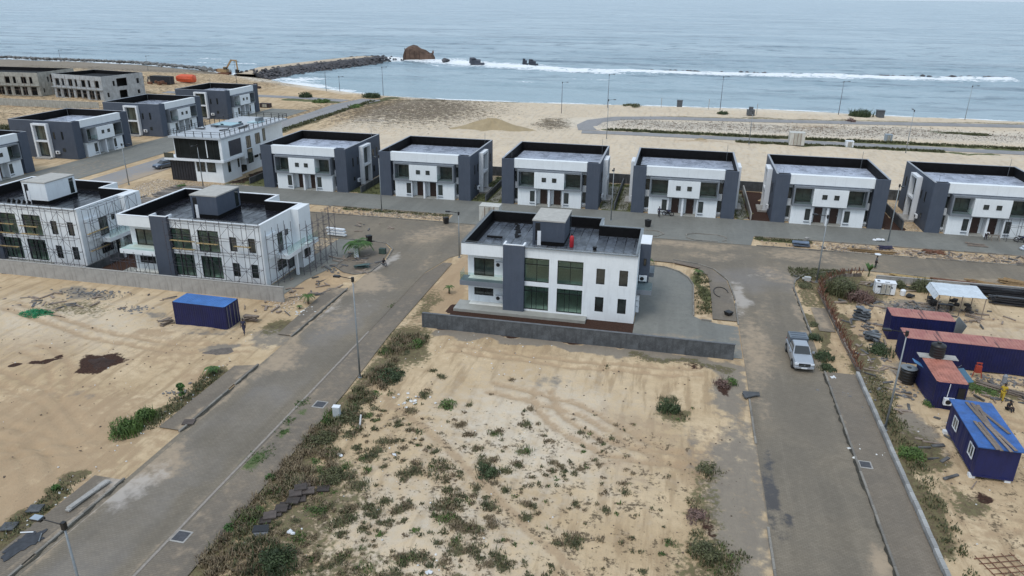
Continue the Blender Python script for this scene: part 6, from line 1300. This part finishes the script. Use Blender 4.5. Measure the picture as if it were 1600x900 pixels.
for px, py, L, a, lb in ((42, 832, .8, .3, 'short white pipe lying beside the black plastic sheet'), (63, 840, .8, -1.0, 'thin grey rod lying across the black plastic sheet')):
    q = at(px, py, .15); standing('pipe', lb, 'pipe', (q.x, q.y, .17), MB().tube((-L / 2, 0, 0), (L / 2, 0, 0), .04, n=6), WHITE2 if a > 0 else METAL, rz=a)
for px, py, lb in ((14, 823, 'square concrete slab by the sand at the left picture edge'), (55, 795, 'brown slab on the verge behind the near left lamp'), (295, 660, 'dark drain cover lying beside the road kerb by the leafy bush')):
    q = at(px, py, .1); standing('slab', lb, 'slab', (q.x, q.y, .1), MB().box(-.45, .45, -.38, .38, 0, .08), SLABM if 'dark' in lb else CONCD, rz=.3)
for px, py, w_, lb in ((615, 711, .2, 'white plastic bag near the bank shrub'), (532, 711, .26, 'crumpled white sack in the dry bank'), (455, 832, .26, 'white bags beside the pale-sided box'), (672, 895, .25, 'white bag on the sand at the bottom edge'), (1302, 590, .25, 'white sacks on the right pavement near the pickup')):
    q = at(px, py, .1); m = MB()
    for _ in range(4): m.rock((random.uniform(-w_, w_) * .8, random.uniform(-w_, w_) * .5, .08), w_ * random.uniform(.4, .7))
    standing('bag', lb, 'bag', (q.x, q.y, .06), m, pm('bag_white', (.68, .70, .72), .6))

# bins, boxes, small roadside things
def crate2(px, py, s, h, lb, mat=BLACK, z=.06):
    q = at(px, py, z); r = empty('bin', (q.x, q.y, z), 0, lb, 'bin'); MB().lathe([(s * .8, 0), (s, h * .92), (s, h)], n=4).build('body', mat, r); MB().lathe([(s * 1.05, h), (s * 1.05, h + .06), (s * .5, h + .1)], n=4).build('lid', mat, r)
crate2(697, 349, .5, .9, 'black bin on the kerb in front of the second duplex'); crate2(1012, 354, .5, 1.0, 'black bin on the drive behind the villa roof'); crate2(577, 378, .5, .9, 'black bin right of the palm on the round planter', z=.1); crate2(1138, 492, .5, .35, 'low black crate on the curved pavement by the right road', z=.12); crate2(1260, 376, .35, .4, 'small pale box on the grass strip', CONC)
q = at(1597, 391); standing('sack_pile', 'pale bluish sacks at the right picture edge on the verge', 'sacks', (q.x, q.y, .05), MB().rock((0, 0, .2), .5).rock((.5, .1, .2), .5).rock((.2, 0, .5), .4), pm('sack', (.5, .56, .62), .7)); q = at(1372, 377); standing('sack_pile', 'white sacks on the verge left of the navy bars', 'sacks', (q.x, q.y, .05), MB().rock((0, 0, .2), .4).rock((.6, .1, .2), .35).rock((-.5, 0, .1), .3), WHITE2)
def hose(P, label, r_=.05, z=.14, mat=BLACK):
    m = MB(); pts = [Vector((*p, z)) for p in P]
    for a, b in zip(pts[:-1], pts[1:]): m.tube(a, b, r_, n=5)
    standing('cable', label, 'cable', (0, 0, 0), m, mat)
hose([(6.6 + cos(t) * .9 * (1 - t * .05), 84 + sin(t) * 1.6) for t in np.linspace(0, 4.6, 16)], 'loop of black cable lying on the curved pavement')
# broken kerb pieces left of the right road
pile('broken grey slabs by the sand left of the right road', (8.3, 59.7, .05), R(10), 4, 1.4, .16, CONCD, 'slab pile', .3, 1, .5, 'slab', True)
kerb([(8.15, 52), (8.15, 59)]); kerb([(8.15, 18), (8.15, 42)])

# ------------------------------------------------------------------ vehicles
def loft(secs):
    m = MB(); n = len(secs[0][1])
    for y, pr in secs:
        for (x, z) in pr: m.v.append((x, y, z))
    for i in range(len(secs) - 1):
        for k in range(n): j = (k + 1) % n; m.f.append((i * n + k, i * n + j, (i + 1) * n + j, (i + 1) * n + k)); m.m.append(0)
    m.f.append(tuple(range(n - 1, -1, -1))); m.f.append(tuple((len(secs) - 1) * n + i for i in range(n))); m.m += [0, 0]; return m
def sec(w0, w1, zb, zm, zt): return [(-w0, zb), (-w0 * 1.02, (zb + zm) / 2), (-w0, zm), (-w1, zt - .05), (-w1 * .9, zt), (w1 * .9, zt), (w1, zt - .05), (w0, zm), (w0 * 1.02, (zb + zm) / 2), (w0, zb)]
def carpaint(name, col, rough=.28, metal=.5): 
    k = NT(name); n = k.noise(3, 3, .5, vec=k.pos(True)); c = k.mix(n, tuple(x * .92 for x in col), col); k.out(c, rough, metal); k.b.inputs['Coat Weight'].default_value = .5; return k.mat
def wheels(r, xs, ys, rad, w_=.24):
    for x in xs:
        for y in ys:
            s = 1 if x > 0 else -1; o = MB().tube((x - s * w_, y, rad), (x, y, rad), rad, n=18).build('wheel', pm('tyre', (.014, .014, .015), .85, .3), r); MB().tube((x - s * .02, y, rad), (x + s * .012, y, rad), rad * .6, n=12).build('rim', METAL, o)
def bump_n(o, w_=.03, seg=2):
    if isinstance(o, MB): o.bev = w_; return o
    b = o.modifiers.new('bevel', 'BEVEL'); b.width = w_; b.segments = seg; b.limit_method = 'ANGLE'; b.angle_limit = R(35); return o
def pickup(loc, rz):
    r = empty('pickup_truck', loc, rz, 'silver pickup truck with a grey canopy over its bed, driving toward the camera', 'pickup truck'); P_ = carpaint('silver_paint', (.42, .45, .49)); GC = carpaint('canopy_grey', (.10, .125, .155), .4, .2)
    bump_n(loft([(-2.66, sec(.78, .70, .42, .70, .86)), (-2.5, sec(.90, .80, .38, .80, 1.00)), (-1.9, sec(.93, .84, .35, .88, 1.10)), (-1.15, sec(.93, .86, .35, .92, 1.16)), (-.9, sec(.93, .86, .35, .94, 1.14)), (.9, sec(.93, .88, .35, .96, 1.10)), (2.5, sec(.93, .88, .38, .96, 1.08)), (2.62, sec(.90, .85, .42, .94, 1.04))])).build('body', P_, r)
    cab = loft([(-1.10, sec(.84, .80, 1.05, 1.10, 1.14)), (-.42, sec(.82, .66, 1.05, 1.30, 1.70)), (-.2, sec(.82, .66, 1.05, 1.35, 1.76)), (.75, sec(.82, .66, 1.05, 1.35, 1.76)), (.98, sec(.82, .68, 1.05, 1.3, 1.66))]); bump_n(cab.build('cab', P_, r))
    G2 = glass_dark('car_glass', (.03, .035, .04), .04)
    def quadw(pts, name='window', th=.012):
        m = MB(); a, b, c = Vector(pts[0]), Vector(pts[1]), Vector(pts[2]); n = (b - a).cross(c - a).normalized() * th; m.poly([tuple(Vector(p) + n) for p in pts]); m.poly([tuple(Vector(p) - n * .2) for p in reversed(pts)])
        k = len(pts)
        for i in range(k): j = (i + 1) % k; m.poly([tuple(Vector(pts[i]) - n * .2), tuple(Vector(pts[j]) - n * .2), tuple(Vector(pts[j]) + n), tuple(Vector(pts[i]) + n)])
        return m.build(name, G2, r)
    quadw([(-.74, -1.08, 1.155), (.74, -1.08, 1.155), (.60, -.43, 1.70), (-.60, -.43, 1.70)], 'windscreen')
    for s in (-1, 1):
        pts = [(s * .845, -.80, 1.16), (s * .845, .85, 1.16), (s * .715, .8, 1.62), (s * .715, -.28, 1.62)]; quadw(pts if s > 0 else pts[::-1], 'side_window')
    m = MB(); m.box(-.88, .88, 1.04, 2.55, 1.08, 1.80); bump_n(m.build('canopy', GC, r), .06); m = MB(); m.box(-.86, .86, 1.02, 2.5, 1.80, 1.84); m.build('canopy_roof', GC, r)
    m = MB()
    for k in range(3): m.box(-.7, .7, 1.25 + k * .5, 1.29 + k * .5, 1.84, 1.87)
    m.build('roof_rib', GC, r)
    m = MB(); m.box(-.5, .5, -2.70, -2.62, .62, .90); gr = m.build('grille', BLACK, r); m = MB(); m.box(-.48, .48, -2.72, -2.70, .74, .77).tube((0, -2.70, .76), (0, -2.735, .76), .07, n=12); m.build('grille_bar', METAL, gr)
    for s in (-1, 1): MB().cbox((s * .70, -2.60, .84), (.34, .12, .15), s * .3).build('headlight', pm('headlight', (.7, .74, .78), .12), r); MB().cbox((s * .68, -2.68, .50), (.2, .06, .1)).build('fog_lamp', BLACK, r); MB().cbox((s * 1.05, -.72, 1.22), (.22, .12, .17)).build('mirror', P_, r); MB().cbox((s * .82, 2.63, .92), (.14, .05, .3)).build('tail_light', pm('tail_red', (.3, .01, .01), .3), r)
    m = MB(); m.box(-.86, .86, -2.74, -2.6, .40, .60); bump_n(m.build('bumper', P_, r)); MB().box(-.26, .26, -2.76, -2.74, .44, .55).build('number_plate', WHITE2, r)
    m = MB()
    for y in (-1.7, 1.72):
        for s in (-1, 1): m.tube((s * .80, y, .42), (s * .975, y, .42), .47, n=18)
    m.build('wheel_arch', pm('arch_black', (.02, .02, .022), .8), r); wheels(r, (-.98, .98), (-1.7, 1.72), .39)
    for y in (-.5, .35): MB().cbox((.94, y, .95), (.03, .16, .03)).cbox((-.94, y, .95), (.03, .16, .03)).build('door_handle', METAL, r)
pickup((13.35, 68.0, .03), R(2))
def car(loc, rz):
    r = empty('parked_car', loc, rz, 'blue-grey car parked beside the pool villa', 'car'); P_ = carpaint('bluegrey_paint', (.10, .135, .19))
    bump_n(loft([(-2.2, sec(.7, .62, .35, .6, .72)), (-2.0, sec(.86, .78, .28, .68, .86)), (-1.0, sec(.9, .82, .25, .8, .98)), (1.2, sec(.9, .82, .25, .84, 1.0)), (2.1, sec(.86, .78, .3, .82, .98)), (2.25, sec(.76, .7, .4, .7, .86))])).build('body', P_, r)
    bump_n(loft([(-1.1, sec(.78, .74, .9, .94, .98)), (-.45, sec(.76, .6, .9, 1.15, 1.42)), (.9, sec(.76, .6, .9, 1.15, 1.45)), (1.8, sec(.76, .7, .9, .94, 1.0))])).build('cabin', glass_dark('car_glass2', (.03, .035, .04), .05), r); m = MB(); m.box(-.58, .58, -.4, .85, 1.45, 1.48); m.build('roof', P_, r)
    for s in (-1, 1): MB().cbox((s * .62, -2.12, .64), (.3, .1, .14), s * .3).build('headlight', pm('headlight', (1, 1, 1)), r)
    MB().box(-.4, .4, -2.24, -2.18, .42, .6).build('grille', BLACK, r); wheels(r, (-.9, .9), (-1.35, 1.35), .33, .2)
car((-98.4, 125.6, .04), R(-18))
# excavator
q = at(351, 114, .3); r = empty('excavator', (q.x, q.y, hz(q.x, q.y)), R(10), 'tan and rust excavator working at the root of the rock groyne', 'excavator'); EX = pm('excavator_tan', (.34, .23, .12), .7, .25, 1.)
for y in (-1.4, 1.4): bump_n(MB().box(-2.4, 2.4, y - .35, y + .35, 0, 1.0).build('track', RUST, r), .2)
MB().box(-2.4, 1.4, -1.5, 1.5, 1.1, 2.4).build('house', EX, r); MB().box(-3.0, -2.4, -1.4, 1.4, 1.2, 2.4).build('counterweight', RUST, r); cb = MB().box(.2, 1.5, -1.45, -.3, 1.3, 3.3).build('cab', EX, r); MB().box(.3, 1.54, -1.5, -.4, 2.2, 3.1).build('cab_glass', GLASSD, cb)
MB().cbox((2.2, .2, 4.3), (4.4, .55, .6), 0, 0, -.95).cbox((4.3, .2, 5.9), (2.4, .5, .5), 0, 0, .05).build('boom', EX, r); MB().cbox((5.6, .2, 4.0), (.5, .45, 4.2), 0, 0, -.06).build('stick', EX, r); MB().cbox((5.5, .2, 1.4), (1.3, 1.1, 1.5), 0, 0, .3).build('bucket', BLACK, r)
# orange lifeboat and dark container behind
q = at(293, 129); r = empty('lifeboat', (q.x, q.y, 0), R(4), 'bright orange covered lifeboat on the sand beyond the far duplex', 'boat'); OR = pm('lifeboat_orange', (.60, .10, .04), .55, .15, 1.)
bump_n(loft([(-3.6, [(-.4, .9), (-.5, 1.2), (-.4, 1.6), (0, 1.7), (.4, 1.6), (.5, 1.2), (.4, .9), (0, .5)]), (-3.0, [(-1.2, .3), (-1.5, 1.3), (-1.4, 2.5), (0, 3.0), (1.4, 2.5), (1.5, 1.3), (1.2, .3), (0, .1)]), (0, [(-1.1, .3), (-1.5, 1.3), (-1.2, 2.4), (0, 3.1), (1.2, 2.4), (1.5, 1.3), (1.1, .3), (0, 0)]), (2.2, [(-1.2, .3), (-1.5, 1.3), (-1.3, 2.6), (0, 3.1), (1.3, 2.6), (1.5, 1.3), (1.2, .3), (0, .1)]), (3.8, [(-1.0, .6), (-1.3, 1.6), (-1.3, 2.3), (0, 2.6), (1.3, 2.3), (1.3, 1.6), (1.0, .6), (0, .5)])]).build('hull', OR, r)); r.rotation_euler = (0, 0, R(94))
MB().box(-1.55, 1.55, -2.6, 2.6, 1.28, 1.42).build('rubbing_strake', pm('dark_orange', (.35, .06, .02), .6), r)
container((-196.0, 250, 0), R(-6), 9.0, 2.6, 2.8, pm('black_container', (.02, .022, .028), .6, .2), BLACK, 'dark container beside the orange lifeboat')
steelbox((-124, 204.8, 0), 3.2, 1.5, 1.3, 'low brown shed right of the farthest left duplex', pm('brown_shed', (.05, .035, .035), .8), cat='shed', name='shed')
q = at(400, 139); standing('drum_pile', 'dark machine parts on the sand right of the farthest left duplex', 'machine', (q.x, q.y, 0), MB().rock((0, 0, .7), 1.1).rock((1.2, 0, .6), .9).box(-.6, .6, -.4, .4, .8, 2.0), pm('dark_machine', (.05, .03, .025), .8, .4))
for px, py, s, lb in ((232, 128, 2.0, 'heap of grey scrap machinery left of the orange lifeboat'), (247, 132, 1.6, 'brown scrap heap closer to the dark container')):
    q = at(px, py); m = MB()
    for _ in range(9): m.cbox((random.uniform(-2, 2) * s, random.uniform(-1, 1), random.uniform(.3, 1.3) * s * .6), (random.uniform(.5, 1.6), random.uniform(.4, 1), random.uniform(.4, 1.2)), random.random() * 3)
    standing('scrap_heap', lb, 'scrap', (q.x, q.y, 0), m, pm('scrap_grey', (.14, .13, .12), .8, .5) if s == 2 else RUST)
# motorbike and bicycle
def bike(loc, rz, label, cat, s=1.):
    r = empty(cat.replace(' ', '_'), loc, rz, label, cat)
    for y in (-.6, .6):
        m = MB()
        for k in range(14): a, b = 2 * pi * k / 14, 2 * pi * (k + 1) / 14; m.tube((0, y + cos(a) * .3, .32 + sin(a) * .3), (0, y + cos(b) * .3, .32 + sin(b) * .3), .045 * s, n=4)
        m.build('wheel', BLACK, r)
    MB().tube((0, -.6, .32), (0, -.4, 1.0), .03).tube((0, -.42, .9), (0, .1, .45), .04 * s).tube((0, .1, .45), (0, .6, .32), .04 * s).tube((0, -.4, .85), (0, .35, .8), .05 * s).tube((0, .1, .45), (0, .3, .82), .03).build('frame', pm('bike_dark', (.03, .03, .05), .5), r); MB().cbox((0, .3, .86), (.2 * s, .5, .1)).build('seat', BLACK, r); MB().tube((-.3, -.38, 1.02), (.3, -.38, 1.02), .025).build('handlebar', METAL, r)
    if s > 1.2: MB().cbox((0, .0, .5), (.28, .45, .35)).build('engine', BLACK, r); MB().cbox((0, -.1, .85), (.24, .4, .2)).build('fuel_tank', pm('tank_navy', (.03, .03, .09), .4), r)
bike((-.35, 115.9, .04), R(80), 'dark motorcycle parked at the porch of the fourth duplex', 'motorcycle', 1.6); bike((49.6, 114.6, .04), R(60), 'black motorcycle by the scaffold of the rightmost duplex', 'motorcycle', 1.6); bike((27.1, 68.4, 0), R(50), 'bicycle leaning near the long container', 'bicycle', .7)
m = MB().tube((-.3, 0, 0), (-.1, 0, 1.5), .04).tube((.5, 0, 0), (.2, 0, 1.5), .04).cbox((.05, 0, .9), (.5, .3, .7)).cbox((.05, 0, 1.5), (.5, .1, .1)); standing('machine', 'red upright machine in front of the long container', 'machine', (28.9, 68.2, 0), m, pm('machine_red', (.36, .05, .03), .6))
standing('drum', 'small grey canister near the long container', 'canister', (31.1, 67.7, 0), MB().lathe([(.18, 0), (.2, .1), (.2, .7), (.1, .85)], n=10), pm('canister', (.25, .27, .3), .5))
scaffold((47.6, 115.6), (1, 0), (0, -1), 4.5, 3.6, 'low scaffolding at the front of the rightmost duplex', 1.5)
r = empty('trestle', (46.2, 114.6, .04), R(10), 'wooden trestle on the drive of the rightmost duplex', 'trestle'); MB().tube((-.6, 0, .75), (.6, 0, .75), .05).build('beam', WOODG, r); LG = MB()
for x in (-.5, .5):
    for y in (-.35, .35): MB().tube((x, 0, .75), (x * 1.15, y, 0), .035).build('leg', WOODG, r)

# ------------------------------------------------------------------ people
SKIN = pm('skin', (.075, .042, .028), .6, .15, 5.)
def skinmesh(name, chains, mat, parent, sub=1):
    """chains: list of lists of (x,y,z,r); first vertex of the first chain is the root; chains joined where points coincide"""
    V = []; Rr = []; E = []; idx = {}
    for ch in chains:
        prev = None
        for (x, y, z, r_) in ch:
            k = (round(x, 4), round(y, 4), round(z, 4))
            if k not in idx: idx[k] = len(V); V.append((x, y, z)); Rr.append(r_)
            if prev is not None and prev != idx[k]: E.append((prev, idx[k]))
            prev = idx[k]
    me = bpy.data.meshes.new(name); me.from_pydata(V, E, []); me.materials.append(mat); o = link(name, me, None, parent)
    sm = o.modifiers.new('skin', 'SKIN')
    for i, r_ in enumerate(Rr): me.skin_vertices[0].data[i].radius = (r_, r_); me.skin_vertices[0].data[i].use_root = (i == 0)
    ss = o.modifiers.new('subsurf', 'SUBSURF'); ss.levels = sub; ss.render_levels = sub; return o
def person(loc, rz, label, shirt, trousers, pose='stand', carry=None):
    r = empty('person', loc, rz, label, 'person')
    hip = (0, 0, .95); ch = (0, 0, 1.35); nk = (0, 0, 1.50); hd = (0, -.02, 1.66)
    kneeL, kneeR, ftL, ftR = (.10, -.03, .50), (-.10, .03, .50), (.11, -.06, .08), (-.11, .12, .08)
    elL, elR, haL, haR = (.26, .02, 1.15), (-.26, -.04, 1.15), (.27, -.12, .90), (-.25, -.16, .93)
    if pose == 'walk': kneeL, kneeR, ftL, ftR = (.10, -.18, .52), (-.10, .08, .50), (.10, -.25, .08), (-.10, .34, .12)
    if pose == 'sit': hip = (0, 0, .28); ch = (0, -.08, .68); nk = (0, -.1, .82); hd = (0, -.14, .97); kneeL, kneeR, ftL, ftR = (.12, -.42, .45), (-.12, -.40, .42), (.12, -.5, .06), (-.12, -.52, .06); elL, elR, haL, haR = (.24, -.18, .5), (-.24, -.18, .5), (.14, -.4, .46), (-.14, -.4, .46)
    if pose == 'bend': ch = (0, -.38, 1.15); nk = (0, -.50, 1.12); hd = (0, -.64, 1.06); elL, elR, haL, haR = (.22, -.42, .88), (-.22, -.42, .88), (.15, -.52, .62), (-.15, -.5, .62)
    if pose == 'carry': elL, haL = (.27, -.05, 1.45), (.16, -.03, 1.80)
    shL, shR = (.17, ch[1], ch[2] + .06), (-.17, ch[1], ch[2] + .06); P = lambda p, q: (*p, q)
    def hand(h, e):
        d = (Vector(h) - Vector(e)).normalized(); s = d.orthogonal().normalized(); out = []
        palmp = Vector(h) + d * .07; out.append([P(h, .025), (*palmp, .028)])
        for k, (o_, l) in enumerate(((-.03, .07), (-.01, .085), (.012, .08), (.032, .06))): out.append([(*palmp, .028), (*(palmp + s * o_ + d * l * .5), .009), (*(palmp + s * o_ * 1.2 + d * l + Vector((0, -.015, 0))), .007)])
        out.append([P(h, .025), (*(Vector(h) + s * -.045 + d * .05), .01)]); return out
    body = [[P(hip, .12), (*Vector(hip).lerp(Vector(ch), .5), .11), P(ch, .13), P(nk, .055), (*Vector(nk).lerp(Vector(hd), .4), .06), P(hd, .095), (*(Vector(hd) + (Vector(hd) - Vector(nk)) * .5), .07)],
            [P(ch, .13), P(shL, .07), P(elL, .045), P(haL, .025)], [P(ch, .13), P(shR, .07), P(elR, .045), P(haR, .025)],
            [P(hip, .12), (.09, hip[1], hip[2] - .04, .09), P(kneeL, .06), P(ftL, .04), (ftL[0], ftL[1] - .16, .04, .035)], [P(hip, .12), (-.09, hip[1], hip[2] - .04, .09), P(kneeR, .06), P(ftR, .04), (ftR[0], ftR[1] - .16, .04, .035)]] + hand(haL, elL) + hand(haR, elR)
    skinmesh('body', body, SKIN, r)
    skinmesh('shirt', [[P(hip, .15), (*Vector(hip).lerp(Vector(ch), .5), .145), P(ch, .165), (*Vector(ch).lerp(Vector(nk), .5), .09)], [P(ch, .165), P(shL, .095), (*Vector(shL).lerp(Vector(elL), .7), .07)], [P(ch, .165), P(shR, .095), (*Vector(shR).lerp(Vector(elR), .7), .07)]], shirt, r)
    skinmesh('trousers', [[P(hip, .15), (.09, hip[1], hip[2] - .05, .115), P(kneeL, .085), (*Vector(kneeL).lerp(Vector(ftL), .85), .065)], [P(hip, .15), (-.09, hip[1], hip[2] - .05, .115), P(kneeR, .085), (*Vector(kneeR).lerp(Vector(ftR), .85), .065)]], trousers, r)
    up = (Vector(hd) - Vector(nk)).normalized(); hc = Vector(hd) + up * .05 + Vector((0, .02, 0)); m = MB(); m.rock(tuple(hc), .112, flat=1.0); m.build('hair', BLACK, r)
    fd = Vector((0, -1, 0)) if pose != 'bend' else Vector((0, -.5, -.86)); f = MB()
    f.cbox(tuple(Vector(hd) + fd * .105), (.025, .03, .04)); f.build('nose', SKIN, r); e = MB()
    for s in (-1, 1): e.cbox(tuple(Vector(hd) + fd * .092 + Vector((s * .035, 0, 0)) + up * .025), (.022, .012, .012))
    e.build('eye', BLACK, r)
    return r
NAVY = pm('navy_cloth', (.025, .027, .055), .85, .3, 4.); DK = pm('dark_cloth', (.018, .018, .024), .85, .3, 4.); GRC = pm('grey_cloth', (.10, .11, .12), .85, .2, 4.); YC = pm('yellow_cloth', (.42, .30, .03), .85, .2, 4.)
q = at(382, 522); person((q.x, q.y, hz(q.x, q.y)), R(10), 'person in dark clothes walking on the sand by the lone blue container', NAVY, NAVY, 'walk')
q = at(599, 414, .15); person((q.x, q.y, .06), R(60), 'person in black sitting on the kerb of the round planter', DK, GRC, 'sit')
person((-1.7, 114.5, .04), R(0), 'person in dark clothes standing at the porch of the fourth duplex', NAVY, DK, 'stand')
pp = person((26.5, 97.6, .03), R(80), 'person in grey shirt walking on the road with a white basin on the head', GRC, DK, 'carry')
standing('basin', 'wide white basin balanced on the head of the person on the road', 'basin', (26.5, 97.6, 1.83), MB().lathe([(.18, 0), (.36, .14), (.4, .14), (.4, .17), (.34, .17)], n=18), WHITE2)
person((29.6, 64.0, 0), R(-30), 'person in yellow clothes walking on the sand behind the planked blue cabin', YC, YC, 'walk')
person((29.5, 62.4, 0), R(30), 'person in black crouching on the sand behind the planked blue cabin', DK, DK, 'sit')
person((45.0, 114.7, .04), R(0), 'person in pale shirt bending at the porch of the rightmost duplex', WHITE2, NAVY, 'bend')
